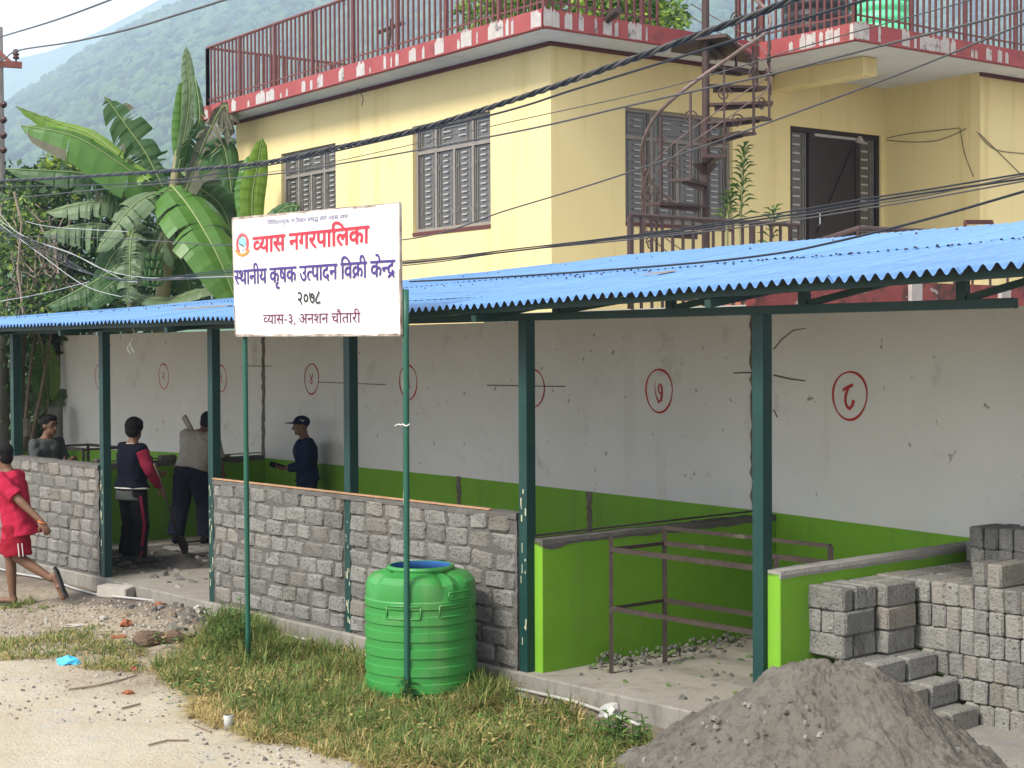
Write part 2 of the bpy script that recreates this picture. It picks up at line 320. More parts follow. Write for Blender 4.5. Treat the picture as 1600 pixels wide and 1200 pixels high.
M['dark'] = mat('dark_shelf_wood', [(.06, .05, .045)], rough=.9)  # one even dark brown wood tone
M['gold'] = mat('orange_bracelet', [(.6, .16, .03)], rough=.6)
GLYPHS = {
 'i': ['89,551 0,551 0,622 80,622 72,637 66,653 60,669 56,686 54,705 53,724 59,773 79,814 111,849 154,875 206,891 266,896 356,888 440,862 516,820 585,763 648,695 704,615 620,615 515,731 402,801 283,824 240,821 203,811 174,794 152,772 138,746 134,714 135,695 138,677 144,662 150,647 157,634 165,622 273,622 273,551 170,551 170,0 89,0'],
 'v': ['571,551 467,551 467,0 387,0 387,165 368,153 347,143 324,132 297,124 267,120 233,118 198,120 166,127 137,139 111,155 89,174 70,198 57,224 49,254 46,286 52,339 72,383 104,418 146,444 196,459 255,464 264,464 275,463 288,462 300,461 313,460 326,459 337,458 346,456 354,454 349,381 336,384 321,386 306,388 290,390 274,391 259,391 221,388 188,379 162,364 143,343 131,318 127,287 131,256 141,231 158,212 181,199 206,191 235,188 268,191 298,198 324,210 348,226 369,242 387,260 387,551 0,551 0,622 571,622'],
 'dh': ['630,551 526,551 526,0 445,0 445,150 424,137 401,126 378,116 351,109 319,104 283,103 235,108 193,121 158,144 132,173 116,209 111,251 112,269 115,286 120,303 127,319 136,334 148,348 119,362 93,380 72,402 55,427 45,458 42,493 47,531 60,564 83,592 113,614 147,628 187,632 220,629 250,620 276,604 295,583 307,559 311,531 307,500 293,471 271,443 210,482 217,489 222,496 226,504 228,511 230,519 230,526 229,536 226,545 220,554 212,562 200,566 184,568 166,566 150,558 136,546 125,530 118,511 116,489 118,469 123,452 132,438 143,426 156,416 172,409 188,404 205,400 223,397 244,401 265,404 288,405 296,405 304,405 312,404 321,403 328,403 326,332 317,333 306,333 298,333 267,331 241,324 220,312 204,297 194,277 191,254 194,229 204,209 220,193 240,182 264,175 292,173 326,175 356,183 382,194 405,210 426,226 445,245 445,551 383,551 383,622 630,622'],
 't': ['481,551 481,0 400,0 400,328 291,328 254,327 223,325 200,322 180,317 164,309 150,299 137,284 129,263 126,237 130,205 142,173 163,142 191,111 227,77 271,40 217,-12 187,15 159,41 132,68 107,95 86,123 68,151 55,180 48,211 45,242 46,265 51,286 58,305 68,323 80,338 93,351 114,366 137,378 163,388 193,394 230,398 272,399 400,399 400,551 0,551 0,622 584,622 584,551'],
 'aa': ['170,551 170,0 89,0 89,551 0,551 0,622 273,622 273,551'],
 'y': ['595,622 595,551 491,551 491,0 410,0 410,179 390,167 368,157 343,146 316,138 286,134 253,132 197,139 148,159 108,192 75,237 52,291 38,353 76,363 106,375 130,390 147,407 157,430 160,457 159,475 155,493 148,509 141,524 132,538 123,551 0,551 0,622','129,301 144,271 160,247 180,228 202,214 228,206 259,203 291,205 320,212 346,224 370,239 391,256 410,274 410,551 211,551 227,516 237,481 240,445 228,381 191,333'],
 'U': ['-248,-12 -212,1 -174,8 -136,11 -90,7 -51,-6 -20,-28 4,-56 17,-90 22,-129 17,-167 1,-201 -24,-229 -60,-251 -104,-264 -157,-268 -219,-263 -275,-248 -324,-222 -370,-188 -414,-147 -455,-100 -394,-57 -368,-87 -344,-113 -320,-136 -296,-155 -271,-170 -246,-182 -218,-190 -189,-194 -157,-196 -98,-188 -63,-163 -51,-122 -54,-102 -62,-86 -76,-73 -93,-64 -111,-59 -131,-57 -148,-58 -165,-59 -180,-62 -194,-67 -208,-72 -222,-79'],
 'kt': ['312,-12 282,15 254,41 227,68 203,95 182,122 164,150 151,180 144,210 141,242 142,260 147,277 154,293 162,307 172,319 182,329 38,327 38,399 467,399 467,551 0,551 0,622 873,622 873,551 548,551 548,349 565,364 583,376 602,386 621,393 643,398 666,399 706,394 741,381 772,358 795,326 808,286 813,239 811,208 806,175 798,141 785,107 769,73 748,39 675,80 691,102 705,127 716,154 725,182 730,210 732,237 730,266 723,289 712,307 698,320 680,327 658,330 622,322 585,298 548,257 548,0 467,0 467,328 366,328 336,327 311,325 290,322 274,317 258,309 245,299 232,284 225,263 222,237 226,205 238,173 258,142 287,111 322,77 366,40'],
 'g': ['208,551 208,234 207,218 202,204 196,193 186,185 174,180 160,178 143,180 125,187 106,199 89,214 74,231 60,250 49,270 43,289 41,308 43,322 47,335 54,345 66,353 82,357 102,359 127,359 127,551 0,551 0,622 578,622 578,551 474,551 474,0 393,0 393,551'],
 'u': ['0,622 563,622 563,551 453,551 471,524 481,495 485,464 476,409 450,364 406,328 429,306 451,281 470,254 486,223 496,190 499,152 497,120 489,92 476,68 460,47 439,30 415,17 388,8 359,2 328,0 291,3 254,14 220,30 186,55 153,88 120,130 89,181 59,242 29,313 100,338 119,288 140,242 162,200 184,164 209,133 234,108 262,89 290,78 320,74 346,76 368,82 388,92 402,108 411,131 414,160 412,187 404,212 392,236 375,258 354,280 329,301 308,298 287,295 264,294 259,364 304,368 341,376 368,390 388,409 400,433 404,463 402,482 397,500 389,516 378,529 365,541 351,551 0,551'],
 'cb': ['-188,847 -186,860 -182,872 -174,882 -163,890 -152,894 -139,896 -126,894 -114,890 -104,882 -95,872 -91,860 -89,847 -91,834 -95,822 -104,812 -114,803 -126,799 -139,797 -152,799 -163,803 -174,812 -182,822 -186,834','69,863 50,803 25,756 -8,722 -46,698 -89,685 -138,680 -184,685 -226,700 -264,724 -298,760 -327,806 -352,863 -283,887 -265,844 -245,809 -223,782 -198,763 -169,751 -135,747 -100,751 -71,764 -49,784 -32,813 -17,848 -5,889'],
 'sh': ['122,189 100,191 80,197 64,206 50,220 43,236 40,255 42,273 48,287 58,299 71,307 86,312 104,314 116,313 129,311 142,306 156,300 172,290 191,276 222,290 250,309 273,335 291,366 301,402 305,443 302,478 292,508 276,532 254,551 228,562 199,566 180,565 165,560 153,552 145,542 140,530 138,516 139,506 142,495 148,484 156,472 169,463 186,454 208,447 236,442 270,440 253,370 196,378 149,394 112,418 87,447 71,480 66,517 70,549 82,577 102,600 129,618 163,628 204,632 235,630 264,622 292,610 318,594 340,572 358,546 373,516 381,480 384,440 380,395 369,353 350,312 324,276 292,246 254,221 284,194 313,165 341,134 368,103 392,73 414,43 350,-1 317,44 286,84 258,118 230,147 204,172 179,194 161,191 142,190','591,551 591,0 510,0 510,551 421,551 421,622 695,622 695,551'],
 'h': ['321,69 344,77 363,87 380,98 393,112 400,128 403,148 400,172 390,191 374,208 351,219 319,227 280,229 238,226 202,216 174,200 154,179 142,154 138,124 139,104 143,84 150,64 160,44 176,22 196,0 224,-26 259,-56 302,-89 248,-142 192,-96 145,-51 108,-9 80,34 64,80 58,130 60,154 65,177 74,198 85,216 99,233 115,248 103,261 92,276 82,292 75,310 70,330 69,352 70,370 73,386 79,400 86,413 95,424 106,433 122,443 140,451 158,458 179,462 203,464 229,465 361,465 361,551 0,551 0,622 546,622 546,551 442,551 442,394 230,394 211,394 197,393 186,391 178,389 170,385 164,381 156,372 151,361 149,347 150,334 153,322 159,312 166,302 174,292 183,284 215,293 249,298 284,300 327,298 365,291 396,279 423,264 444,245 460,224 472,202 479,178 481,153 477,117 466,85 447,57 421,34 388,16 348,2'],
 'r': ['395,42 341,-12 302,21 265,54 230,87 197,120 166,151 138,181 113,209 92,234 75,256 62,275 53,292 46,305 43,317 41,329 40,340 42,352 47,364 55,376 67,385 83,391 104,393 120,392 134,388 148,382 159,373 171,362 181,349 205,363 224,380 238,399 248,420 254,443 256,468 255,483 254,498 251,514 247,528 243,540 239,551 0,551 0,622 424,622 424,551 320,551 329,525 334,494 336,458 334,423 326,392 314,365 298,341 278,319 254,300 227,284 198,268 167,254 199,219 233,183 272,146 312,110 353,75'],
 's': ['587,551 587,0 506,0 506,266 487,261 467,257 448,254 428,252 405,251 380,251 352,252 322,254 292,258 262,264 236,270 212,277 198,269 183,261 167,253 196,218 228,182 264,146 301,110 340,75 380,42 326,-12 289,21 254,54 220,87 189,120 160,151 133,181 109,209 89,234 73,256 60,275 51,292 46,305 42,317 41,329 40,340 42,352 47,364 55,376 67,385 83,391 104,393 120,392 134,388 148,382 159,373 171,362 181,350 194,364 203,380 210,398 214,418 216,438 217,458 217,477 215,495 212,512 209,527 205,540 201,551 0,551 0,622 691,622 691,551','369,322 394,322 418,324 440,326 462,329 484,334 506,339 506,551 281,551 285,539 289,526 293,511 296,495 297,477 298,458 297,431 294,407 288,385 281,365 272,348 262,333 297,327 333,323'],
 'm': ['509,551 509,0 428,0 428,250 207,250 207,213 205,193 201,177 192,166 182,157 171,153 159,151 146,152 133,157 119,164 105,173 92,183 80,196 69,209 59,223 50,237 44,251 40,265 39,278 41,289 45,300 52,308 64,315 80,320 100,321 126,321 126,551 0,551 0,622 612,622 612,551','428,551 207,551 207,321 428,321'],
 'R': ['27,-233 9,-241 -10,-249 -32,-257 -55,-263 -80,-267 -106,-268 -152,-264 -192,-250 -224,-228 -247,-200 -261,-165 -266,-126 -261,-90 -246,-58 -222,-28 -187,-5 -143,11 -89,18 -82,-48 -117,-54 -145,-64 -166,-77 -180,-93 -189,-111 -192,-132 -189,-153 -181,-169 -167,-182 -150,-190 -131,-195 -111,-197 -91,-196 -72,-194 -56,-190 -39,-183 -20,-175 2,-164'],
 'ddh': ['757,-138 688,-166 631,-8 609,-35 585,-60 558,-84 529,-107 497,-126 463,-142 426,-154 387,-162 345,-164 290,-160 244,-147 207,-126 180,-98 164,-66 159,-30 160,-19 161,-7 164,4 169,16 174,27 181,38 142,51 108,68 80,89 58,115 44,147 40,185 44,221 57,252 78,280 107,300 139,313 177,317 209,314 236,305 260,290 279,271 290,248 294,221 293,208 290,194 286,179 279,164 269,151 257,138 198,176 209,188 216,201 218,215 217,224 214,233 209,242 201,248 190,253 175,254 159,252 144,245 131,233 120,218 114,201 112,181 114,161 120,145 131,131 145,120 161,111 180,104 199,99 220,95 241,93 263,100 286,105 312,106 319,106 326,106 333,106 340,105 351,104 345,36 338,37 330,37 323,37 298,35 277,30 260,20 248,8 240,-7 238,-25 241,-46 251,-64 266,-78 287,-87 311,-93 338,-95 390,-90 438,-74 483,-48 524,-14 563,26 599,72 592,71 580,70 574,69 565,69 537,70 508,74 480,80 451,88 425,99 400,114 377,131 357,152 340,176 328,204 320,236 318,272 320,300 325,325 333,348 344,367 357,385 373,401 397,419 424,433 454,443 487,450 523,455 562,456 566,551 0,551 0,622 806,622 806,551 647,551 647,385 599,385 562,384 531,382 504,378 482,372 462,365 445,355 431,344 420,331 410,317 404,301 399,282 398,262 402,229 416,200 438,174 470,155 511,144 562,140 570,140 578,140 581,147 580,153 579,160 578,166 578,176 580,197 587,214 598,226 613,234 628,238 645,240 671,237 692,229 710,216 722,199 730,181 732,162 730,142 725,125 716,112 703,100 689,91 672,83'],
 'e': ['-169,615 -183,664 -197,705 -210,740 -225,767 -240,788 -256,804 -274,815 -293,821 -315,823 -329,823 -342,821 -354,818 -365,815 -375,812 -385,809 -409,882 -382,890 -351,894 -318,896 -284,893 -252,885 -224,870 -199,850 -175,820 -154,784 -133,737 -113,681 -94,615'],
 'o': ['170,551 170,0 89,0 89,551 0,551 0,622 273,622 273,551','90,615 76,664 62,705 48,740 34,767 19,788 3,804 -15,815 -34,821 -56,823 -70,823 -83,821 -95,818 -106,815 -116,812 -126,809 -150,882 -123,890 -92,894 -59,896 -25,893 7,885 34,870 60,850 84,820 106,784 126,737 146,681 165,615'],
 'v_': ['0,622 406,622 406,551 0,551','425,193 399,173 371,156 340,140 307,128 272,120 233,118 198,120 166,127 137,139 111,155 89,174 70,198 57,224 49,254 46,286 52,339 72,383 104,418 146,444 196,459 255,464 264,464 275,463 288,462 300,461 313,460 326,459 337,458 346,456 354,454 349,381 336,384 321,386 306,388 290,390 274,391 259,391 221,388 188,379 162,364 143,343 131,318 127,287 131,256 141,231 158,212 181,199 206,191 235,188 268,191 298,198 324,210 348,226 369,242 387,259'],
 'n': ['0,622 569,622 569,551 466,551 466,0 385,0 385,298 204,298 204,244 202,227 198,213 190,202 180,194 167,190 153,188 137,190 120,197 102,209 85,224 70,241 56,260 45,280 39,299 37,318 38,332 43,345 50,355 62,363 78,367 98,369 385,369 385,551 0,551'],
 'p': ['479,551 479,0 398,0 398,191 378,179 357,168 335,159 311,152 284,147 254,146 228,148 204,152 182,160 161,169 143,181 128,194 113,213 100,234 91,258 84,285 80,318 79,358 79,551 0,551 0,622 583,622 583,551','398,551 160,551 160,369 160,344 161,322 163,304 165,289 169,276 172,266 177,256 183,248 190,240 208,227 233,220 263,217 289,219 314,225 338,236 360,249 380,264 398,280'],
 'l': ['0,551 0,622 693,622 693,551 589,551 589,0 508,0 508,355 499,356 478,355 462,351 445,344 429,334 413,319 397,300 382,276 369,245 356,208 279,232 288,261 299,288 311,313 295,324 279,334 263,342 246,348 228,352 209,353 184,350 164,343 148,330 136,313 128,294 126,271 128,246 136,222 148,198 164,175 185,151 210,126 239,100 272,71 309,40 255,-12 217,21 182,53 149,84 119,114 94,145 73,176 57,207 48,240 45,275 48,308 56,337 70,362 87,382 108,398 131,410 156,419 180,424 204,426 233,424 259,420 284,412 308,400 332,387 354,370 396,401 444,420 499,426 508,426 508,551'],
 'k': ['777,551 452,551 452,349 486,377 525,393 569,399 610,394 645,381 675,358 698,326 711,286 716,239 714,208 709,175 701,141 689,107 672,73 651,39 579,80 595,102 608,127 620,154 629,182 634,210 636,237 634,266 627,289 616,307 602,320 584,327 562,330 526,322 489,298 452,258 452,0 371,0 371,174 354,161 334,148 312,136 286,126 258,120 226,118 195,120 166,126 138,137 112,152 90,171 71,194 57,222 49,254 46,290 52,340 70,382 101,417 141,443 189,459 244,464 260,464 277,462 296,460 313,458 328,456 339,454 333,381 321,384 308,386 292,388 277,390 262,391 249,391 213,388 183,379 159,365 141,345 131,321 127,292 130,260 141,234 158,214 179,199 202,191 228,188 256,190 282,197 306,209 329,224 350,241 371,260 371,551 0,551 0,622 777,622'],
 's_': ['369,322 389,322 408,323 425,324 442,326 460,329 478,332 486,260 469,257 452,255 435,253 417,252 399,251 380,251 352,252 322,254 292,258 262,264 236,270 212,277 198,269 183,261 167,253 196,218 228,182 264,146 301,110 340,75 380,42 326,-12 289,21 254,54 220,87 189,120 160,151 133,181 109,209 89,234 73,256 60,275 51,292 46,305 42,317 41,329 40,340 42,352 47,364 55,376 67,385 83,391 104,393 120,392 134,388 148,382 159,373 171,362 181,350 194,364 203,380 210,398 214,418 216,438 217,458 217,477 215,495 212,512 209,527 205,540 201,551 0,551 0,622 403,622 403,551 281,551 285,539 289,526 293,511 296,495 297,477 298,458 297,431 294,407 288,385 281,365 272,348 262,333 297,327 333,323'],
 'th': ['553,551 553,0 472,0 472,180 451,168 428,157 403,146 375,138 343,134 308,132 254,137 206,154 164,180 128,218 101,265 83,322 140,337 185,356 216,378 238,403 251,433 255,467 252,498 245,523 232,542 214,557 194,565 171,568 155,567 142,563 130,556 121,547 116,535 114,521 123,492 150,472 195,461 187,391 147,399 112,413 84,430 63,454 50,483 46,519 50,553 62,581 82,604 109,619 138,629 172,632 199,630 225,624 250,614 274,601 294,583 312,561 325,535 333,504 336,469 332,423 318,383 296,349 266,320 228,295 182,274 198,252 215,234 234,220 256,211 282,205 314,203 347,205 377,212 403,223 427,238 450,255 472,275 472,551 390,551 390,622 656,622 656,551'],
 'ii': ['-185,615 -195,638 -204,660 -211,682 -216,704 -219,726 -220,748 -215,789 -201,824 -178,854 -146,878 -107,891 -61,896 -23,893 10,883 39,868 64,845 87,815 108,778 127,734 145,682 163,622 273,622 273,551 170,551 170,0 89,0 89,551 0,551 0,622 87,622 68,685 49,736 28,776 5,803 -23,820 -57,825 -82,822 -102,814 -118,800 -130,782 -137,760 -139,733 -138,711 -135,691 -129,672 -122,653 -114,634 -105,615'],
 'ss': ['593,622 593,551 489,551 489,0 408,0 408,191 387,180 365,170 341,160 315,152 286,148 254,146 228,148 204,152 182,160 161,169 143,181 128,194 113,213 100,234 91,258 84,285 80,318 79,358 79,551 0,551 0,622','408,551 205,551 408,287','189,240 207,227 232,220 262,217 279,218 296,221 313,225 329,231 345,237 360,245 159,507 159,369 159,344 160,322 162,304 164,289 168,276 172,266 176,256 182,248'],
 't_': ['0,622 363,622 363,551 0,551','45,242 46,265 51,286 58,305 68,323 80,338 93,351 114,366 137,378 163,388 193,394 230,398 272,399 380,399 380,328 291,328 254,327 223,325 200,322 180,317 164,309 150,299 137,284 129,263 126,237 130,205 142,173 163,142 191,111 227,77 271,40 217,-12 187,15 159,41 132,68 107,95 86,123 68,151 55,180 48,211'],
 'd': ['413,-58 399,-35 386,-12 373,11 361,33 351,54 342,73 334,72 325,71 316,70 307,69 297,68 287,68 259,69 231,73 202,78 175,87 149,98 124,112 102,130 83,151 68,176 56,204 48,236 46,272 48,300 53,325 62,348 73,367 86,385 102,401 126,419 153,433 183,443 216,450 252,455 290,456 295,551 0,551 0,622 534,622 534,551 376,551 376,385 327,385 291,384 260,382 234,378 211,372 191,365 173,355 159,344 148,331 138,317 132,301 127,282 126,262 130,229 144,200 166,174 197,155 237,144 287,140 295,140 303,140 312,141 309,154 307,165 306,176 308,197 315,214 327,226 341,234 357,238 373,240 399,237 421,229 438,216 451,199 458,181 461,162 459,142 455,126 446,112 436,102 424,93 410,86 419,70 428,53 438,36 450,18 464,-2 480,-24'],
 'kr': ['46,53 174,127 140,138 110,156 83,180 62,210 50,247 46,290 52,340 70,382 101,417 141,443 189,459 244,464 260,464 277,462 296,460 313,458 328,456 339,454 333,381 321,384 308,386 292,388 277,390 262,391 249,391 213,388 183,379 159,365 141,345 131,321 127,292 130,260 141,234 158,214 179,199 202,191 228,188 256,190 282,197 306,209 329,224 350,241 371,260 371,551 0,551 0,622 777,622 777,551 452,551 452,350 469,364 487,376 506,386 525,393 546,398 569,399 610,394 645,381 675,358 698,326 711,286 716,239 714,208 709,175 701,141 689,107 672,73 651,39 579,80 595,102 608,127 620,154 629,182 634,210 636,237 634,266 627,289 616,307 602,320 584,327 562,330 544,328 526,322 508,312 489,297 471,280 452,258 452,0 371,0 371,173 365,169 359,165 353,160 346,155 339,151 331,146 93,-12'],
 'n_': ['0,622 373,622 373,551 0,551','204,298 204,244 202,227 198,213 190,202 180,194 167,190 153,188 137,190 120,197 102,209 85,224 70,241 56,260 45,280 39,299 37,318 38,332 43,345 50,355 62,363 78,367 98,369 385,369 385,298'],
 'dr': ['42,4 213,81 184,88 157,99 131,112 107,129 87,150 70,174 56,202 49,235 46,272 48,300 53,325 62,348 73,367 86,385 102,401 126,419 153,433 183,443 216,450 252,455 290,456 295,551 0,551 0,622 534,622 534,551 376,551 376,385 327,385 291,384 260,382 234,378 211,372 191,365 173,355 159,344 148,331 138,317 132,301 127,282 126,262 130,229 144,200 166,174 197,155 237,144 287,140 295,140 303,140 312,141 309,154 307,165 306,176 308,197 315,214 327,226 341,234 357,238 373,240 399,237 421,229 438,216 451,199 458,181 461,162 459,142 455,126 446,112 436,102 424,93 410,86 419,70 428,53 438,36 450,18 464,-2 480,-24 413,-58 399,-35 386,-12 373,11 361,33 351,54 342,73 82,-66'],
 'n2': ['477,33 413,-12 351,76 293,150 239,208 222,206 204,204 187,204 165,206 145,212 128,222 115,235 107,251 104,270 106,288 112,302 122,314 135,322 150,327 168,329 181,328 193,325 206,321 220,314 236,304 255,291 282,304 307,322 329,346 346,374 357,406 360,442 356,478 346,508 328,531 304,548 276,558 243,561 220,560 199,557 178,553 157,546 134,537 110,526 84,595 109,607 135,616 162,623 190,628 218,631 247,632 282,630 316,623 346,611 374,595 398,573 417,548 431,517 440,481 443,440 439,395 427,354 408,316 382,283 352,255 316,233 346,202 375,169 404,133 432,97 456,64'],
 'n0': ['275,121 238,124 203,132 172,146 143,166 120,189 100,218 86,249 78,284 75,321 78,359 86,393 100,424 120,452 143,475 171,494 202,509 237,517 274,520 312,517 347,509 378,494 407,475 430,452 450,424 464,392 473,357 476,319 473,282 465,247 450,216 431,188 408,165 380,146 348,132 313,124','273,192 306,196 335,208 360,229 379,256 390,287 394,322 390,358 380,388 362,414 338,433 310,445 277,449 244,445 216,433 191,412 172,385 161,354 157,318 161,283 171,253 189,227 213,208 241,196'],
 'n7': ['512,270 506,199 490,143 462,101 426,72 383,55 334,49 295,52 258,60 224,74 194,94 165,123 140,158 116,203 96,256 78,319 62,392 49,477 38,573 118,588 127,494 140,410 154,336 173,272 195,219 222,178 252,147 289,129 330,123 366,128 393,141 412,164 423,195 430,232 432,275 431,308 426,340 420,370 410,397 398,421 382,441 365,456 345,465 322,468 307,467 294,462 283,454 275,444 271,432 269,418 270,406 274,395 280,384 289,373 303,364 320,356 342,350 369,345 401,342 384,272 324,281 276,297 239,321 213,350 198,383 193,420 197,453 208,482 228,506 253,524 285,535 322,539 359,535 392,523 422,504 449,478 471,446 488,408 502,366 509,320'],
 'n8': ['273,0 240,2 207,8 176,18 147,32 122,51 101,74 85,102 75,134 72,171 73,192 76,212 82,233 89,254 100,277 114,301 132,327 154,356 180,388 382,632 444,579 233,324 206,290 185,260 170,236 161,213 156,191 154,168 158,137 169,113 187,96 211,84 238,76 268,74 302,76 334,82 366,91 398,104 431,121 465,142 501,68 469,51 435,35 399,20 360,9 318,2'],
 'n3': ['90,594 108,603 130,612 155,620 183,627 214,631 248,632 297,628 339,616 372,596 397,568 412,536 417,498 410,452 391,414 358,384 387,370 410,352 428,332 440,309 448,284 450,257 446,224 436,195 418,168 395,144 365,124 329,108 349,88 369,66 388,44 408,21 425,-2 442,-25 377,-67 354,-35 333,-5 312,22 292,47 273,70 254,91 234,89 214,87 193,87 171,89 152,95 135,104 122,118 114,133 111,152 113,170 119,185 129,197 142,205 157,210 175,212 189,211 203,208 218,204 234,196 253,184 274,167 303,175 327,186 344,200 357,217 364,237 367,260 364,282 355,302 340,319 320,333 295,342 264,346 241,343 218,341 193,340 189,411 226,412 257,416 281,422 300,429 315,439 326,451 332,464 337,479 338,495 335,516 327,533 314,546 296,555 276,560 252,562 229,561 207,558 184,552 161,545 138,536 115,525'],
 'a': ['470,218 465,175 450,141 424,114 392,95 354,84 312,80 257,87 206,108 159,144 115,196 71,267 29,356 100,382 129,316 160,260 193,214 228,180 265,160 305,153 329,155 349,161 367,170 380,185 388,203 391,227 389,251 382,273 370,293 356,312 338,330 318,347 300,344 280,342 260,341 255,411 296,415 328,423 352,435 367,451 377,471 380,494 377,516 370,533 356,546 340,555 322,560 302,562 278,561 256,558 235,552 215,545 193,536 171,525 146,594 165,603 186,612 210,620 237,627 266,631 298,632 346,628 386,615 418,593 441,565 454,532 459,495 452,447 429,407 392,375 399,368 406,362 412,355 437,352 462,351 486,350 507,350 526,351 543,353 560,355 577,359 594,363 594,551 521,551 521,622 779,622 779,551 675,551 675,0 594,0 594,290 578,286 562,284 547,282 531,280 515,279 498,279 486,279 471,280 455,282 463,262 468,240'],
 'c': ['649,551 545,551 545,0 465,0 465,165 447,154 426,143 403,133 377,125 349,120 317,118 269,123 227,137 190,161 163,193 146,231 141,275 142,294 147,312 154,330 163,345 173,359 185,371 38,369 38,441 331,441 343,441 355,441 367,440 377,440 385,440 382,370 350,370 314,367 283,359 256,346 237,327 225,303 221,274 224,248 234,226 250,210 270,198 293,190 317,188 349,190 377,198 402,210 425,225 446,242 465,260 465,551 0,551 0,622 649,622'],
 'au': ['170,551 170,0 89,0 89,551 0,551 0,622 273,622 273,551','80,615 63,639 46,659 30,674 16,684 1,692 -14,698 -28,701 -44,702 -61,703 -74,702 -88,700 -102,697 -116,693 -130,688 -143,682 -169,751 -153,757 -137,763 -121,767 -104,770 -86,772 -67,773 -38,771 -11,763 13,752 35,735 55,716 72,692 63,726 50,753 37,774 24,792 10,805 -4,815 -20,822 -37,826 -57,827 -72,827 -85,825 -97,823 -107,820 -117,817 -127,813 -150,882 -123,890 -92,894 -59,896 -25,893 7,885 34,870 60,850 84,820 106,784 126,737 146,681 165,615'],
 'n1': ['275,632 320,628 357,615 388,594 411,567 424,535 429,499 427,473 421,448 412,424 397,399 378,373 353,346 322,318 285,288 241,256 362,160 386,139 404,119 418,99 426,78 431,57 433,34 432,14 427,-5 420,-24 411,-41 400,-60 386,-79 321,-30 330,-20 337,-10 342,0 347,10 349,22 350,34 349,47 346,58 342,69 334,79 324,91 310,103 128,254 132,276 197,320 251,360 293,396 324,430 342,464 348,498 346,518 339,534 328,546 313,555 296,560 276,562 257,560 241,556 228,548 218,538 212,525 210,510 212,496 217,483 226,472 238,461 257,452 280,444 231,386 201,401 177,418 158,438 145,461 137,487 134,517 136,535 140,553 148,570 160,587 175,602 194,614 217,624 244,630'],
 'n4': ['428,127 424,92 410,62 388,35 357,14 320,2 277,-2 249,0 223,5 198,14 176,27 157,42 142,61 130,82 122,105 120,131 121,149 123,166 128,183 134,201 144,220 157,240 174,264 197,290 225,320 191,354 163,385 138,412 119,437 102,460 90,480 80,499 72,516 68,532 64,548 63,564 62,579 62,587 63,596 64,604 65,614 67,623 69,632 154,617 150,604 148,591 147,579 148,563 151,547 156,530 163,511 175,490 192,467 213,440 241,410 275,375 309,410 336,441 358,468 375,492 387,513 396,531 402,547 405,562 406,576 405,589 403,603 399,617 483,632 487,614 489,596 490,579 489,562 487,545 484,529 478,513 470,495 460,477 447,457 430,435 410,412 387,385 359,355 327,322 356,291 378,263 396,238 408,216 417,196 422,178 426,160 427,143','200,138 202,121 208,105 217,90 231,78 250,71 274,69 295,71 313,77 328,88 339,102 346,118 348,136 347,146 346,157 343,168 339,180 332,194 322,208 310,225 294,244 274,266 254,245 238,226 226,210 217,195 210,181 205,169 202,158 201,148'],
 'n5': ['477,-67 465,-47 453,-25 441,0 428,25 416,50 404,76 392,102 381,126 371,150 362,172 354,191 348,208 337,207 325,207 312,207 284,208 256,212 228,218 202,226 177,238 154,253 134,272 117,294 103,321 92,352 86,388 84,428 86,460 90,493 98,528 109,564 124,599 143,632 227,611 210,579 194,547 182,516 172,484 166,451 164,417 168,374 180,339 199,312 227,292 263,280 308,276 320,276 326,277 323,291 321,303 320,313 322,333 330,349 342,362 357,370 373,375 391,377 416,374 436,366 453,352 465,336 473,317 475,298 473,279 468,262 460,248 448,237 434,228 418,221 427,199 439,173 452,143 468,112 484,80 500,48 517,17 533,-10 549,-35'],
 'n6': ['470,-67 459,-48 448,-29 437,-8 426,14 415,35 406,56 397,75 390,92 384,106 376,105 368,105 360,104 351,104 343,104 335,104 293,107 256,114 224,127 196,144 173,165 155,188 142,215 135,243 132,272 133,290 137,308 144,326 153,343 165,359 180,373 158,388 139,406 124,426 112,448 105,473 103,501 109,540 126,573 156,598 194,617 238,628 288,632 306,632 325,631 346,629 365,627 380,625 391,622 385,552 373,555 359,557 344,560 329,561 311,563 292,563 232,555 196,531 184,492 186,473 193,456 204,442 218,431 235,422 254,414 278,419 305,422 333,423 342,423 352,423 361,422 370,421 377,420 384,419 377,350 370,351 362,351 354,352 345,352 335,352 324,352 293,350 266,343 243,331 226,314 215,293 212,266 216,238 228,215 247,197 272,184 300,177 332,174 340,174 349,174 357,175 355,182 354,188 353,194 352,200 352,210 354,231 361,248 372,260 387,268 402,272 418,274 444,271 466,263 484,250 496,233 504,215 506,196 504,177 499,161 490,148 479,136 466,127 451,120 462,97 475,72 490,44 507,17 524,-10 542,-35'],
}
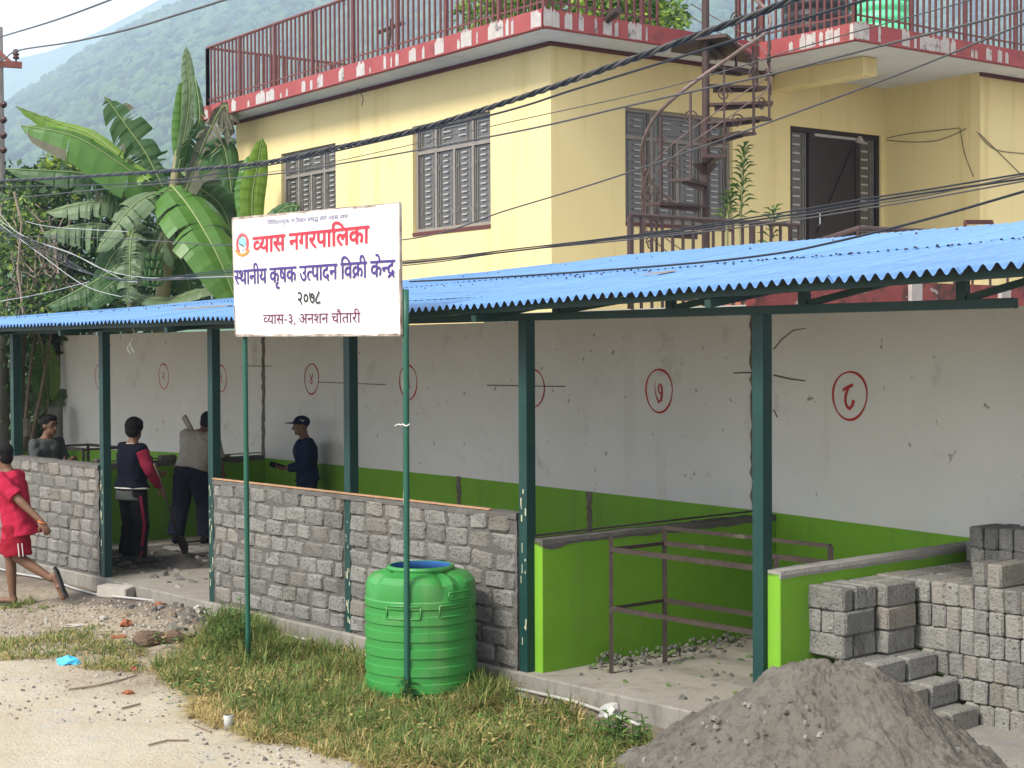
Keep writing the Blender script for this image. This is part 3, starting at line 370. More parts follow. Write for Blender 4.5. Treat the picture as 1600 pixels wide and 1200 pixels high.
SIGN_LINES = [
 (15568, [('i', 0), ('v', 259), ('i', 815), ('v', 1074), ('dh', 1630), ('t', 2245), ('aa', 2815), ('y', 3074), ('U', 3654), ('kt', 3654), ('g', 4773), ('aa', 5336), ('u', 5595), ('cb', 6143), ('sh', 6143), ('h', 6823), ('r', 7354), ('s', 8023), ('m', 8699), ('R', 9297), ('ddh', 9297), ('m', 10348), ('e', 10946), ('r', 10946), ('o', 11355), ('v_', 11874), ('y', 12266), ('aa', 12846), ('s', 13105), ('n', 14041), ('g', 14596), ('r', 15159)]),
 (6479, [('v_', 0), ('y', 392), ('aa', 972), ('s', 1231), ('n', 2167), ('g', 2722), ('r', 3285), ('p', 3694), ('aa', 4262), ('i', 4521), ('l', 4780), ('k', 5458), ('aa', 6220)]),
 (12101, [('s_', 0), ('th', 389), ('aa', 1031), ('n', 1290), ('ii', 1845), ('y', 2104), ('k', 2944), ('R', 3706), ('ss', 3706), ('k', 4284), ('u', 5306), ('t_', 5854), ('p', 6203), ('aa', 6771), ('d', 7030), ('n', 7550), ('i', 8365), ('v', 8624), ('kr', 9180), ('ii', 9942), ('k', 10461), ('e', 11223), ('n_', 11223), ('dr', 11581)]),
 (2204, [('n2', 0), ('n0', 551), ('n7', 1102), ('n8', 1653)]),
 (8452, [('v_', 0), ('y', 392), ('aa', 972), ('s', 1231), ('-', 1907), ('n3', 2237), (',', 2788), ('a', 3248), ('n', 4012), ('sh', 4567), ('n', 5247), ('c', 6062), ('au', 6696), ('t', 6955), ('aa', 7525), ('r', 7784), ('ii', 8193)]),
]
# ================================================================== SETTING
def ground_mat():
    m = bpy.data.materials.new('roadside_ground'); m.use_nodes = True; T = m.node_tree; N = T.nodes; L = T.links
    b = N['Principled BSDF']; b.inputs['Roughness'].default_value = .97; b.inputs['Specular IOR Level'].default_value = .15
    g = N.new('ShaderNodeNewGeometry')
    def nz(sc, det=6, rg=.6):
        q = N.new('ShaderNodeTexNoise'); q.inputs['Scale'].default_value = sc; q.inputs['Detail'].default_value = det; q.inputs['Roughness'].default_value = rg
        L.new(g.outputs['Position'], q.inputs['Vector']); return q.outputs['Fac']
    def rng(src, a, c, lo=0, hi=1):
        r = N.new('ShaderNodeMapRange'); r.inputs[1].default_value = a; r.inputs[2].default_value = c; r.inputs[3].default_value = lo; r.inputs[4].default_value = hi; L.new(src, r.inputs[0]); return r.outputs[0]
    def mx(f, A, B):
        x = N.new('ShaderNodeMix'); x.data_type = 'RGBA'
        if isinstance(f, float): x.inputs[0].default_value = f
        else: L.new(f, x.inputs[0])
        for i, c in ((6, A), (7, B)):
            if isinstance(c, tuple): x.inputs[i].default_value = (*c, 1)
            else: L.new(c, x.inputs[i])
        return x.outputs[2]
    def mth(op, a, c):
        q = N.new('ShaderNodeMath'); q.operation = op
        for i, v in ((0, a), (1, c)):
            if isinstance(v, (int, float)): q.inputs[i].default_value = v
            else: L.new(v, q.inputs[i])
        return q.outputs[0]
    # distance from the shed line, towards the road
    dt = N.new('ShaderNodeVectorMath'); dt.operation = 'DOT_PRODUCT'; dt.inputs[1].default_value = tuple(n); L.new(g.outputs['Position'], dt.inputs[0])
    t = mth('SUBTRACT', dt.outputs['Value'], float(O @ n))
    tn = mth('ADD', t, rng(nz(1.1), .3, .7, -.45, .45))
    road = mx(rng(nz(1.3), .35, .7), (.345, .30, .225), (.40, .355, .28))
    road = mx(rng(nz(60, 3), .55, .75), road, (.26, .22, .155))
    road = mx(rng(nz(2.4, 8, .7), .55, .72), road, (.32, .31, .285))
    dirt = mx(rng(nz(2.1), .35, .65), (.22, .18, .13), (.32, .27, .205))
    dirt = mx(rng(nz(22, 4), .5, .68), dirt, (.135, .105, .08))
    dirt = mx(rng(nz(55, 2), .63, .68), dirt, (.46, .42, .36))
    c = mx(rng(tn, -2.35, -1.75), road, dirt)
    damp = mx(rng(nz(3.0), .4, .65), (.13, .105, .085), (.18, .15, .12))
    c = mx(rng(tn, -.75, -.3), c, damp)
    # dark damp patches on the road
    c = mx(mth('MULTIPLY', rng(nz(.9, 5), .66, .69), rng(t, -2.6, -3.2)), c, (.14, .133, .12))
    L.new(c, b.inputs['Base Color'])
    bp = N.new('ShaderNodeBump'); bp.inputs['Strength'].default_value = .9; bp.inputs['Distance'].default_value = .02
    L.new(mth('ADD', nz(38, 5, .7), mth('MULTIPLY', nz(9, 4), 1.5)), bp.inputs['Height']); L.new(bp.outputs[0], b.inputs['Normal'])
    return m
M['ground'] = ground_mat()
def ground_z(x, y):
    z = .035 * mnoise.noise((x * .8, y * .8, 0)) + .016 * mnoise.noise((x * 3.1, y * 3.1, 4)) + .006 * mnoise.noise((x * 9, y * 9, 2))
    P = vec(x, y, 0); t = (P - O) @ n; s = (P - O) @ d
    if t < -2: z *= .5
    # low heap of earth by the kerb, behind the grass
    z += .10 * math.exp(-((s - 4.1) / .9) ** 2 - ((t + .75) / .42) ** 2) * (1 + .5 * mnoise.noise((x * 5, y * 5, 7)))
    z += .05 * math.exp(-((t + .2) / .3) ** 2)
    return z
gx = np.arange(-11, 7.01, .085); gy = np.arange(6.5, 22.01, .085)
V = [(x, y, ground_z(x, y)) for y in gy for x in gx]
nx, ny = len(gx), len(gy)
ii = np.arange(nx * ny).reshape(ny, nx)
F = np.stack([ii[:-1, :-1], ii[:-1, 1:], ii[1:, 1:], ii[1:, :-1]], -1).reshape(-1, 4)
place('ground', mesh_np('ground', V, F, M['ground'], smooth=True), kind='structure', label='pale dusty road edge and bare earth in front of the shed')
b = MB(); b.add([(-3500, -250, -.12), (3500, -250, -.12), (3500, 3300, -.12), (-3500, 3300, -.12)], [(0, 1, 2, 3)])
b.build('terrain', M['ground'], kind='structure', label='flat bare land carrying on to the foot of the hills')

# --- hills
def ridge(name, Yr, Yf, prof, back, label):
    xs = np.linspace(-900, 2600, 90); py = np.interp(xs, *zip(*prof)); K = 26
    V = []; rng_ = np.random.default_rng(int(Yr))
    G = []
    for k in range(K + 1):
        q = k / K; Yk = Yf + (Yr - Yf) * q
        for X, y in zip(xs, py):
            Hh = 2.53 + (551 - y) / FPX * Yr
            x = (X - 800) / FPX * Yk
            z = Hh * (q ** .85) * (1 + .10 * mnoise.noise((x * .005, Yk * .005, 3)) * (1 - q))
            V.append((x, Yk, z - 2))
    for X, y in zip(xs, py):
        V.append(((X - 800) / FPX * back, back, 0))
    nxx = len(xs); ii = np.arange(nxx * (K + 2)).reshape(K + 2, nxx)
    F = np.stack([ii[:-1, :-1], ii[:-1, 1:], ii[1:, 1:], ii[1:, :-1]], -1).reshape(-1, 4)
    place(name, mesh_np(name, V, F, M['forest'], smooth=True), kind='structure', label=label)
    return np.array(V[:nxx * (K + 1)]).reshape(K + 1, nxx, 3), xs
near_prof = [(-900, 320), (-200, 235), (0, 178), (30, 155), (100, 112), (160, 72), (215, 40), (300, 4), (420, -50), (600, -120), (900, -150), (1300, -90), (1700, -60), (2600, 80)]
far_prof = [(-900, 170), (-200, 120), (0, 98), (90, 78), (170, 45), (240, 8), (330, -40), (800, -60), (1500, 0), (2600, 100)]
NR, NXS = ridge('hills', 1700, 600, near_prof, 2000, 'forested hillside rising behind the house')
ridge('hills', 3000, 2050, far_prof, 3200, 'farther mountain slope fading into the mist')
# canopy of the near hill: one mass of rounded tree tops
ico = bmesh.new(); bmesh.ops.create_icosphere(ico, subdivisions=1, radius=1)
ICO_V = np.array([v.co[:] for v in ico.verts]); ICO_F = np.array([[v.index for v in f.verts] for f in ico.faces]); ico.free()
def blobs(cent, rad, squash=.8, jit=.25, rg=nrg):
    k = len(cent); nv = len(ICO_V)
    R = ICO_V[None] * (1 + rg.uniform(-jit, jit, (k, nv, 1)))
    R = R * rad[:, None, None] * np.array([1, 1, squash])
    V = (R + cent[:, None, :]).reshape(-1, 3)
    F = (ICO_F[None] + (np.arange(k) * nv)[:, None, None]).reshape(-1, 3)
    return V, F
cents = []; rads = []
Kr, Kx = NR.shape[:2]
for _ in range(52000):
    X = nrg.uniform(-150, 1750) if nrg.random() < .45 else nrg.uniform(-60, 760)
    q = nrg.uniform(0.12, 1.0)
    fi = q * (Kr - 1); fj = np.interp(X, NXS, np.arange(Kx)); i0 = int(min(fi, Kr - 2)); j0 = int(min(fj, Kx - 2)); a, c = fi - i0, fj - j0
    P = (NR[i0, j0] * (1 - a) * (1 - c) + NR[i0 + 1, j0] * a * (1 - c) + NR[i0, j0 + 1] * (1 - a) * c + NR[i0 + 1, j0 + 1] * a * c)
    r = 4.0 * nrg.uniform(.4, 1.15) * (1.6 if nrg.random() < .15 else 1)
    cents.append(P + vec(0, 0, r * .35)); rads.append(r)
V, F = blobs(np.array(cents), np.array(rads), 1.15, .22)
place('hillside_forest', mesh_np('hillside_forest', V, F, M['canopy'], smooth=True), kind='stuff', label='dense bluish green tree canopy covering the hillside')
# --- hazy air
hz = bpy.data.materials.new('hazy_air'); hz.use_nodes = True; hn = hz.node_tree; hn.nodes.clear()
ho = hn.nodes.new('ShaderNodeOutputMaterial'); pv = hn.nodes.new('ShaderNodeVolumePrincipled')
pv.inputs['Color'].default_value = (.62, .765, 1.0, 1); pv.inputs['Density'].default_value = .00045; pv.inputs['Anisotropy'].default_value = .25
hn.links.new(pv.outputs[0], ho.inputs['Volume'])
b = MB(); b.boxf(lambda x, y, z: vec(x, y, z), (-3600, 3600), (-300, 3400), (-1.5, 560))
b.build('haze', hz, kind='stuff', label='pale misty valley air')

# --- concrete floor of the stalls
b = MB()
SL0, SL1 = -9.5, 15.5
b.boxf(S, (SL0, SL1), (-.085, 4.75), (-.1, .181)); b.m = [0] * 6
# front kerb face gets the stained material
b.m[2] = 1
slab = b.build('concrete_slab', [M['slab'], M['slabedge']], bevel=.012, kind='structure', label='raised concrete floor slab under the market stalls')

# ================================================================== HOUSE
house = thing('house', 'two-storey yellow plastered house with red roof edge behind the market shed', 'house', HH(3, 3, 0))
ZT, ZB = 6.16, 0.0
def facade(b, fn, u0, u1, z0, z1, holes, depth=.13, mi=0):
    us = sorted({u0, u1, *[h[0] for h in holes], *[h[1] for h in holes]}); zs = sorted({z0, z1, *[h[2] for h in holes], *[h[3] for h in holes]})
    for i in range(len(us) - 1):
        for j in range(len(zs) - 1):
            uc, zc = (us[i] + us[i + 1]) / 2, (zs[j] + zs[j + 1]) / 2
            if any(h[0] < uc < h[1] and h[2] < zc < h[3] for h in holes): continue
            b.add([fn(us[i], zs[j], 0), fn(us[i + 1], zs[j], 0), fn(us[i + 1], zs[j + 1], 0), fn(us[i], zs[j + 1], 0)], [(0, 1, 2, 3)], mi)
    for a0, a1, c0, c1 in holes:
        for (p, q) in (((a0, c0), (a1, c0)), ((a1, c0), (a1, c1)), ((a1, c1), (a0, c1)), ((a0, c1), (a0, c0))):
            b.add([fn(*p, 0), fn(*q, 0), fn(*q, -depth), fn(*p, -depth)], [(0, 1, 2, 3)], mi)
fL = lambda u, z, w: HH(u, -w, z)              # left (road side) facade
fR = lambda u, z, w: HH(-w, u, z)              # right facade
fW = lambda u, z, w: HH(-u, 5.92 - w, z)       # side of the projecting wing
fF = lambda u, z, w: HH(-1.6 - w, u, z)        # front of the projecting wing
winL = [(4.95, 6.55, 4.1, 5.5), (1.21, 2.96, 4.1, 5.5)]
winR = [(1.15, 2.97, 4.1, 5.5)]; doorR = [(4.03, 5.84, 3.1, 5.5)]
b = MB()
facade(b, fL, 0, 8.0, ZB, ZT, winL); b.add([], [])
facade(b, fR, 0, 5.92, ZB, ZT, winR + doorR)
facade(b, fW, 0, 1.6, ZB, ZT, []); facade(b, fF, 5.92, 9.5, ZB, ZT, [])
facade(b, lambda u, z, w: HH(8.0, u, z), 0, 9.5, ZB, ZT, []); facade(b, lambda u, z, w: HH(u, 9.5, z), -1.6, 8, ZB, ZT, [])
b.build('wall', M['yellow'], house)
# roof slab with its red edge band
roof = [(-.62, -.58), (-.58, 2.87), (-2.15, 2.87), (-2.15, 10.1), (8.35, 10.1), (8.35, -.45)]
b = MB()
N_ = len(roof)
b.add([HH(x, y, ZT) for x, y in roof], [tuple(range(N_))[::-1]], 0)
b.add([HH(x, y, ZT + .185) for x, y in roof], [tuple(range(N_))], 0)
b.build('roof_slab', M['soffit'], house)
b = MB()
for i in range(N_):
    p, q = roof[i], roof[(i + 1) % N_]
    P, Q = HH(*p, 0), HH(*q, 0); t = unit(Q - P); o_ = np.cross(t, Z)  # outward
    if (o_ @ (HH(3, 3, 0) - P)) > 0: o_ = -o_
    P, Q = P + t * -.0, Q + t * .0
    b.hexa([e_ + o_ * a + Z * z for z in (ZT - .004, ZT + .205) for e_, a in ((P, -.05), (Q, -.05), (Q, .03), (P, .03))])
b.build('roof_edge_band', M['redband'], house)
# peeled patches on the band (position in the photograph, width, height share)
b = MB()
def band_patch(px, wpx, y0, y1, edge, top=1.0, bot=0.0):
    (p, q) = edge; P, Q = HH(*p, 0), HH(*q, 0); t = unit(Q - P); o_ = np.cross(t, Z)
    if (o_ @ (HH(3, 3, 0) - P)) > 0: o_ = -o_
    A = on_plane(px - wpx / 2, y0, P + o_ * .03, o_); B_ = on_plane(px + wpx / 2, y0, P + o_ * .03, o_)
    if (B_ - A) @ t < 0: A, B_ = B_, A
    w = (B_ - A) @ t; A = P + t * ((A - P) @ t) + o_ * .0335
    k = max(3, int(w / .018)); lo, hi = [], []
    for i in range(k + 1):
        u = A + t * (w * i / k)
        edge_ = min(i, k - i) / k * 2
        zt = ZT + .205 * (bot + (top - bot) * min(1, (.72 + .28 * rnd.random()) * (.86 + .14 * min(1, edge_ * 3))))
        zb = ZT + .205 * bot + .004 + .012 * rnd.random()
        lo.append(u + Z * zb); hi.append(u + Z * max(zt, zb + .02))
    b = MB()
    for i in range(k): b.add([lo[i], lo[i + 1], hi[i + 1], hi[i]], [(0, 1, 2, 3)])
    b.build('peeled_paint_patch', M['flake'], house)
eL = (roof[5], roof[0]); eR = (roof[0], roof[1]); eJ = (roof[1], roof[2]); eF = (roof[2], roof[3])
for px, w, tp in [(323, 5, .9), (366, 7, 1), (389, 3, .6), (404, 7, .9), (411, 8, 1), (423, 13, 1), (440, 3, .5), (449, 3, .6), (475, 6, 1), (487, 4, .8), (501, 9, 1), (534, 8, 1), (564, 13, 1), (579, 2, .5), (602, 4, 1), (612, 2, .8), (621, 5, .9), (645, 11, 1), (662, 4, .9), (687, 14, 1.1), (717, 4, .7), (729, 17, 1.15), (746, 2, .9), (775, 24, 1.2), (793, 5, 1.1), (801, 4, 1), (838, 16, 1.1)]:
    band_patch(px, w, 551 - (px - 300) * .3 - 300, 0, eL, tp)
for px, w, tp in [(856, 14, 1.2), (868, 12, 1.2), (888, 12, 1), (908, 8, 1.1), (931, 4, 1), (949, 14, 1.1), (963, 6, 1), (987, 12, 1.1), (998, 9, 1.1), (1010, 3, 1), (1120, 10, .6)]:
    band_patch(px, w, 60, 0, eR, tp)
for px, w, tp in [(1236, 6, .8), (1254, 9, 1), (1267, 15, 1.1), (1283, 6, .9), (1296, 12, 1), (1308, 9, 1), (1331, 6, 1.2)]:
    band_patch(px, w, 60, 0, eJ, tp)
for px, w, tp in [(1346, 24, 1.15), (1374, 4, 1.1), (1415, 12, 1.2), (1430, 4, .8), (1447, 20, 1), (1462, 12, 1), (1476, 14, 1.1), (1489, 8, 1), (1519, 4, .7), (1525, 4, .6), (1545, 9, .9), (1562, 7, .9), (1573, 5, .8)]:
    band_patch(px, w, 75, 0, eF, tp)
for fn, u0, u1 in ((fL, -.02, 8.0), (fR, -.02, 3.7), (fF, 5.9, 9.5)):
    b = MB(); b.boxf(lambda u, w, z: fn(u, z, w), (u0, u1), (.002, .035), (ZT - .05, ZT - .003)); b.build('cornice_strip', M['darkred'], house)
b = MB(); b.boxf(HH, (-1.52, .0), (3.72, 3.98), (5.93, ZT - .003)); b.build('porch_beam', M['yellow'], house, bevel=.008)
# drain spout at the roof corner
b = MB(); P = HH(-.6, .35, 6.34); b.tube([P, P + vec(.12, -.38, .05)], .045, 8); b.build('drain_spout', M['rust'], house)

def window(fn, u0, u1, z0, z1, cols, label=None):
    w = bpy.data.objects.new('window', None); link(w); w.parent = house
    og = fn((u0 + u1) / 2, z0, -.07); w.location = Vector(og - ORG[house.name]); ORG[w.name] = og
    if label: w['label'] = label
    f = .045; zc = z0 + (z1 - z0) * .745
    box = lambda b, a0, a1, c0, c1, d0, d1: b.boxf(lambda u, dd, z: fn(u, z, dd), (a0, a1), (d0, d1), (c0, c1))
    b = MB()
    box(b, u0, u1, z0, z0 + f, -.11, -.055); box(b, u0, u1, z1 - f, z1, -.11, -.055); box(b, u0, u0 + f, z0 + f, z1 - f, -.11, -.055); box(b, u1 - f, u1, z0 + f, z1 - f, -.11, -.055)
    box(b, u0 + f, u1 - f, zc - f / 2, zc + f / 2, -.108, -.058)
    iw = (u1 - u0 - 2 * f) / 4
    for k in (1, 2, 3):
        uu = u0 + f + iw * k
        box(b, uu - .022, uu + .022, z0 + f, zc - f / 2, -.107, -.059)
        if k != 2: box(b, uu - .022, uu + .022, zc + f / 2, z1 - f, -.107, -.059)
    b.build('frame', M['winframe'], w)
    b = MB(); box(b, u0 - .0, u1 + .0, z0 - .05, z0 - .002, -.12, .012); b.build('sill', M['darkred'], w)
    spans = [(u0 + f + iw * k + .022, u0 + f + iw * (k + 1) - .022, z0 + f, zc - f / 2, 13) for k in range(4)]
    spans += [(u0 + f + .0, u0 + f + iw - .022, zc + f / 2, z1 - f, 2), (u0 + f + iw + .022, u0 + f + 3 * iw - .022, zc + f / 2, z1 - f, 2), (u0 + f + 3 * iw + .022, u1 - f, zc + f / 2, z1 - f, 2)]
    for a0, a1, c0, c1, k in spans:
        p = MB(); p.boxf(lambda u, dd, z: fn(u, z, dd), (a0, a1), (-.102, -.094), (c0, c1)); pn = p.build('pane', M['pane'], w)
        g = MB(); mid = (a0 + a1) / 2; wd = a1 - a0
        wide = wd > .5
        cs = [mid] if not wide else [mid - wd * .22, mid + wd * .22]
        for cc in cs:
            for j in range(k):
                zz = c0 + (c1 - c0) * ((j + .8) / (k + .6) if k > 2 else (.5 + .26 * j if False else .42 + .26 * j))
                hw = .058 if not wide else .085
                g.boxf(lambda u, dd, z: fn(u, z, dd), (cc - hw, cc + hw), (-.075, -.069), (zz - .0085, zz + .0085), 1)
        # slim vertical rods and curls
        for uu in (a0 + wd * .16, a1 - wd * .16, a0 + wd * .05, a1 - wd * .05):
            g.boxf(lambda u, dd, z: fn(u, z, dd), (uu - .004, uu + .004), (-.08, -.072), (c0 + .02, c1 - .02))
        if k > 2:
            for zc_ in (c0 + (c1 - c0) * .2, c0 + (c1 - c0) * .77):
                for sd in (1, -1):
                    ux = a0 + wd * .05 if sd == 1 else a1 - wd * .05
                    pts = [fn(ux + sd * wd * .11 * (1 - math.cos(a)) / 2 * 1.0, zc_ - .05 + .1 * a / math.pi, -.07) for a in np.linspace(0, math.pi, 6)]
                    g.tube(pts, .004, 4)
        else:
            for zz in (c0 + .05, c1 - .04):
                g.boxf(lambda u, dd, z: fn(u, z, dd), (a0 + wd * .16, a1 - wd * .16), (-.08, -.072), (zz - .004, zz + .004))
        g.build('grille', [M['grille'], M['dash']], w, kind='stuff')
for h in winL: window(fL, *h, 4)
window(fR, *winR[0], 4)
# door
b = MB(); u0, u1, z0, z1 = doorR[0]
dbx = lambda b, a0, a1, c0, c1, e0, e1, mi=0: b.boxf(lambda u, dd, z: fR(u, z, dd), (a0, a1), (e0, e1), (c0, c1), mi)
door = bpy.data.objects.new('door', None); link(door); door.parent = house; og = fR(4.9, 3.1, -.05); door.location = Vector(og - ORG[house.name]); ORG[door.name] = og
for a0, a1 in ((u0, u0 + .06), (4.42, 4.50), (5.36, 5.44), (u1 - .06, u1)): dbx(b, a0, a1, z0, z1 - .06, -.11, -.03)
dbx(b, u0, u1, z1 - .06, z1, -.11, -.03); b.build('frame', M['doorblack'], door)
b = MB(); dbx(b, 4.50, 5.36, z0, z1 - .06, -.09, -.05)
b.bar(fR(4.58, 4.1, -.045), fR(5.3, 5.3, -.045), .012, .03, dl); b.build('door_leaf', M['doorblack'], door)
b = MB(); dbx(b, 4.53, 5.38, z1 - .10, z1 - .065, -.05, -.02); b.build('tube_lamp', M['dash'], door)
b = MB(); b.tube([fR(4.60, 4.2, -.045), fR(4.60, 4.22, .0), fR(4.60, 4.36, .0), fR(4.60, 4.38, -.045)], .012, 6); b.build('handle', M['steel'], door)
for a0, a1 in ((u0 + .06, 4.42), (5.44, u1 - .06)):
    p = MB(); dbx(p, a0, a1, z0, z1 - .06, -.095, -.085); p.build('pane', M['pane'], door)
    g = MB(); mid = (a0 + a1) / 2 - .02
    for j in range(20):
        zz = z0 + .1 + j * .115
        dbx(g, mid - .09, mid + .05, zz - .013, zz + .013, -.075, -.068, 1)
    for uu in (a0 + .02, a1 - .02, a1 - .07): dbx(g, uu - .005, uu + .005, z0, z1 - .07, -.08, -.07)
    for zz in (3.9, 4.4, 4.9, 5.2):
        g.tube([fR(a1 - .07 + .025 * math.sin(q), zz + .05 * math.cos(q), -.066) for q in np.linspace(0, 6.28, 9)], .004, 4)
    g.build('grille', [M['grille'], M['dash']], door, kind='stuff')
b = MB(); P = fR(5.40, 5.36, .0); b.lathe([(.0, 0), (.07, .02), (.02, .1)], P, 8); b.build('bell_horn', M['flake'], door)

# roof-edge railing: posts, rails, balusters
bal_mesh = {}
def railing(root, a, c, z0, z1, step, post_every, r_b, m_, skip=()):
    A, B_ = HH(*a, 0), HH(*c, 0); L = np.linalg.norm(B_ - A); t = unit(B_ - A); k = max(1, round(L / step))
    key = (round(z1 - z0, 3), r_b, m_.name)
    for i in range(k + 1):
        P = A + t * (L * i / k); post = i % post_every == 0
        kk = key + (post,)
        if kk not in bal_mesh:
            q = MB(); rr = r_b * (2.0 if post else 1)
            q.boxf(lambda x, y, z: vec(x, y, z), (-rr, rr), (-rr, rr), (0, z1 - z0 - .012)); bal_mesh[kk] = q.mesh('post' if post else 'baluster', m_)
        o = place('post' if post else 'baluster', bal_mesh[kk], root, rot=(0, 0, YAW)); o.location = Vector(P + Z * z0 - ORG[root.name])
    q = MB(); q.tube([A + Z * z1, B_ + Z * z1], r_b * 2.0, 8); q.build('top_rail', m_, root)
    q = MB(); q.bar(A + Z * (z0 + .10), B_ + Z * (z0 + .10), .02, .02); q.build('bottom_rail', m_, root)
rl = thing('roof_railing', 'maroon metal railing with upright bars along the house roof edge', 'railing', HH(0, 0, 6.385))
ZR = 6.385
railing(rl, (8.25, -.36), (-.5, -.48), ZR, ZR + .92, .125, 9, .0115, M['rail'])
railing(rl, (-.5, -.48), (-.48, 1.25), ZR, ZR + .92, .125, 12, .0115, M['rail'])
railing(rl, (-.48, 2.6), (-.5, 2.95), ZR, ZR + .92, .125, 9, .0115, M['rail'])
railing(rl, (-.55, 2.95), (-2.05, 2.95), ZR, ZR + .92, .115, 13, .0115, M['rail'])
railing(rl, (-2.05, 2.95), (-2.05, 9.5), ZR, ZR + .92, .115, 9, .0115, M['rail'])
railing(rl, (8.25, -.36), (8.25, 6), ZR, ZR + .92, .125, 9, .0115, M['rail'])
# terrace in front of the house door, with its red parapet
terr = thing('terrace', 'raised red terrace in front of the house door behind the shed roof', 'terrace', HH(-2.4, 3, 0))
b = MB(); b.boxf(HH, (-4.2, -.02), (-1.0, 9.5), (2.75, 2.95)); b.build('floor_slab', M['soffit'], terr)
b = MB(); b.boxf(HH, (-4.33, -4.2), (-1.0, 9.5), (2.3, 3.2)); b.build('parapet', M['oldred'], terr)
for u in (1.15, 2.6, 3.6):
    b = MB(); b.boxf(HH, (-4.38, -4.33), (u, u + .16), (2.3, 3.19)); b.build('pilaster', M['flake'], terr)
b = MB(); b.boxf(HH, (-4.2, -.02), (-1.0, -.85), (0, 2.75)); b.boxf(HH, (-4.2, -4.05), (-.85, 9.5), (0, 2.3)); b.build('lower_wall', M['soffit'], terr)
def px_h(px, py, dlv):
    P = on_plane(px, py, HH(dlv, 0, 0), dl); q = P - H0; return q @ dr, P[2]
tr = thing('terrace_railing', 'maroon railing round the terrace between the spiral stair and the right edge', 'railing', HH(-4.1, 2, 3))
u0, _ = px_h(985, 352, -2.6); u1, zt = px_h(1248, 352, -2.6)
railing(tr, (-2.6, u0), (-2.6, u1), 2.95, zt, .14, 12, .012, M['stair'])
q = MB(); pA = on_plane(1232, 392, HH(-2.6, 0, 0), dl); pB = on_plane(1340, 357, HH(-3.4, 0, 0), dl); pC = on_plane(1560, 366, HH(-3.4, 0, 0), dl); pD = on_plane(1750, 374, HH(-3.4, 0, 0), dl)
q.tube([pA, pB, pC, pD], .03, 8); q.build('handrail', M['stair'], tr)
bm_ = MB(); bm_.boxf(lambda x, y, z: vec(x, y, z), (-.012, .012), (-.012, .012), (-.78, 0)); bmm = bm_.mesh('baluster', M['stair'])
for i in range(16):
    P = pB + (pD - pB) * (i / 15.); o = place('baluster', bmm, tr); o.location = Vector(P - ORG[tr.name])
q = MB(); A = on_plane(1508, 347, HH(-3.2, 0, 0), dl); B_ = on_plane(1550, 347, HH(-3.2, 0, 0), dl)
q.bar(A, B_, .03, .05); q.bar(A, A - Z * .5, .05, .03); q.bar(B_, B_ - Z * .5, .05, .03); q.build('chair_back', M['darkred'], tr)

# spiral stair
SC = HH(-1.42, 1.28, 0)
SC = at_y(1103, 300, SC[1]); SC[2] = 0
st = thing('spiral_stair', 'maroon steel spiral staircase rising to the house roof', 'staircase', SC + Z * 2.95)
sx = unit(vec(CR[0], CR[1], 0)); sy = vec(-sx[1], sx[0], 0)
b = MB(); b.tube([SC + Z * 2.95, SC + Z * 7.6], .044, 12); b.build('pole', M['stair'], st)
pxm = SC[1] / FPX
def zpx(y): return at_y(1103, y, SC[1])[2]
steps = [(155, 397), (183, 366), (212, 325), (241, 292), (270, 258), (300, 222), (329, 195), (355, 166), (20, 136), (45, 105), (72, 76)]
steps = [(155 - 29, 428), ] + steps
RT = .76; RH = .80
tread = MB(); hw = .13
tread.hexa([vec(.04, -.05, 0), vec(RT, -hw, 0), vec(RT, hw, 0), vec(.04, .05, 0), vec(.04, -.05, .03), vec(RT, -hw, .03), vec(RT, hw, .03), vec(.04, .05, .03)])
tread.hexa([vec(.1, -.012, -.06), vec(RT - .1, -.012, -.025), vec(RT - .1, .012, -.025), vec(.1, .012, -.06), vec(.1, -.012, -.002), vec(RT - .1, -.012, -.002), vec(RT - .1, .012, -.002), vec(.1, .012, -.002)])
trm = tread.mesh('tread', M['stair'])
hp = []
angs = []; a_prev = None
for k, (a, y) in enumerate(steps):
    if a_prev is not None and a < a_prev - 180: a += 360
    while a_prev is not None and a < a_prev: a += 360
    a_prev = a; angs.append(a)
zs_ = [zpx(y) for _, y in steps]
def spt(a, r, z): return SC + sx * (r * math.cos(math.radians(a))) + sy * (r * math.sin(math.radians(a))) + Z * z
bal = MB(); bal.boxf(lambda x, y, z: vec(x, y, z), (-.0115, .0115), (-.0115, .0115), (0, .98)); balm = bal.mesh('baluster', M['stair'])
rz = math.atan2(sx[1], sx[0])
for a, z in zip(angs, zs_):
    o = place('tread', trm, st, rot=(0, 0, rz + math.radians(a))); o.location = Vector(SC + Z * z - ORG[st.name])
    o = place('baluster', balm, st, rot=(0, 0, rz + math.radians(a))); o.location = Vector(spt(a + 9, RT - .02, z + .01) - ORG[st.name])
fa = np.linspace(angs[0] - 20, angs[-1] + 25, 70); fz = np.interp(fa, angs, zs_)
fz = np.where(fa < angs[0], zs_[0] + (fa - angs[0]) * (zs_[1] - zs_[0]) / 29, fz); fz = np.where(fa > angs[-1], zs_[-1] + (fa - angs[-1]) * .225 / 29, fz)
b = MB(); b.tube([spt(a, RT - .02, z + .98) for a, z in zip(fa, fz)], .021, 8); b.build('handrail', M['stair_light'], st, smooth=True)
for off in (.33, .48):
    b = MB(); b.tube([spt(a, RT - .02, z + off) for a, z in zip(fa, fz)], .0075, 5); b.build('middle_bar', M['stair_light'], st)
sc_ = MB(); pts = [vec(0, (.085 * (1 - q / 13)) * math.cos(q), (.085 * (1 - q / 13)) * math.sin(q)) for q in np.linspace(0, 11, 26)]
sc_.tube(pts, .009, 5); scm = sc_.mesh('scroll', M['stair'])
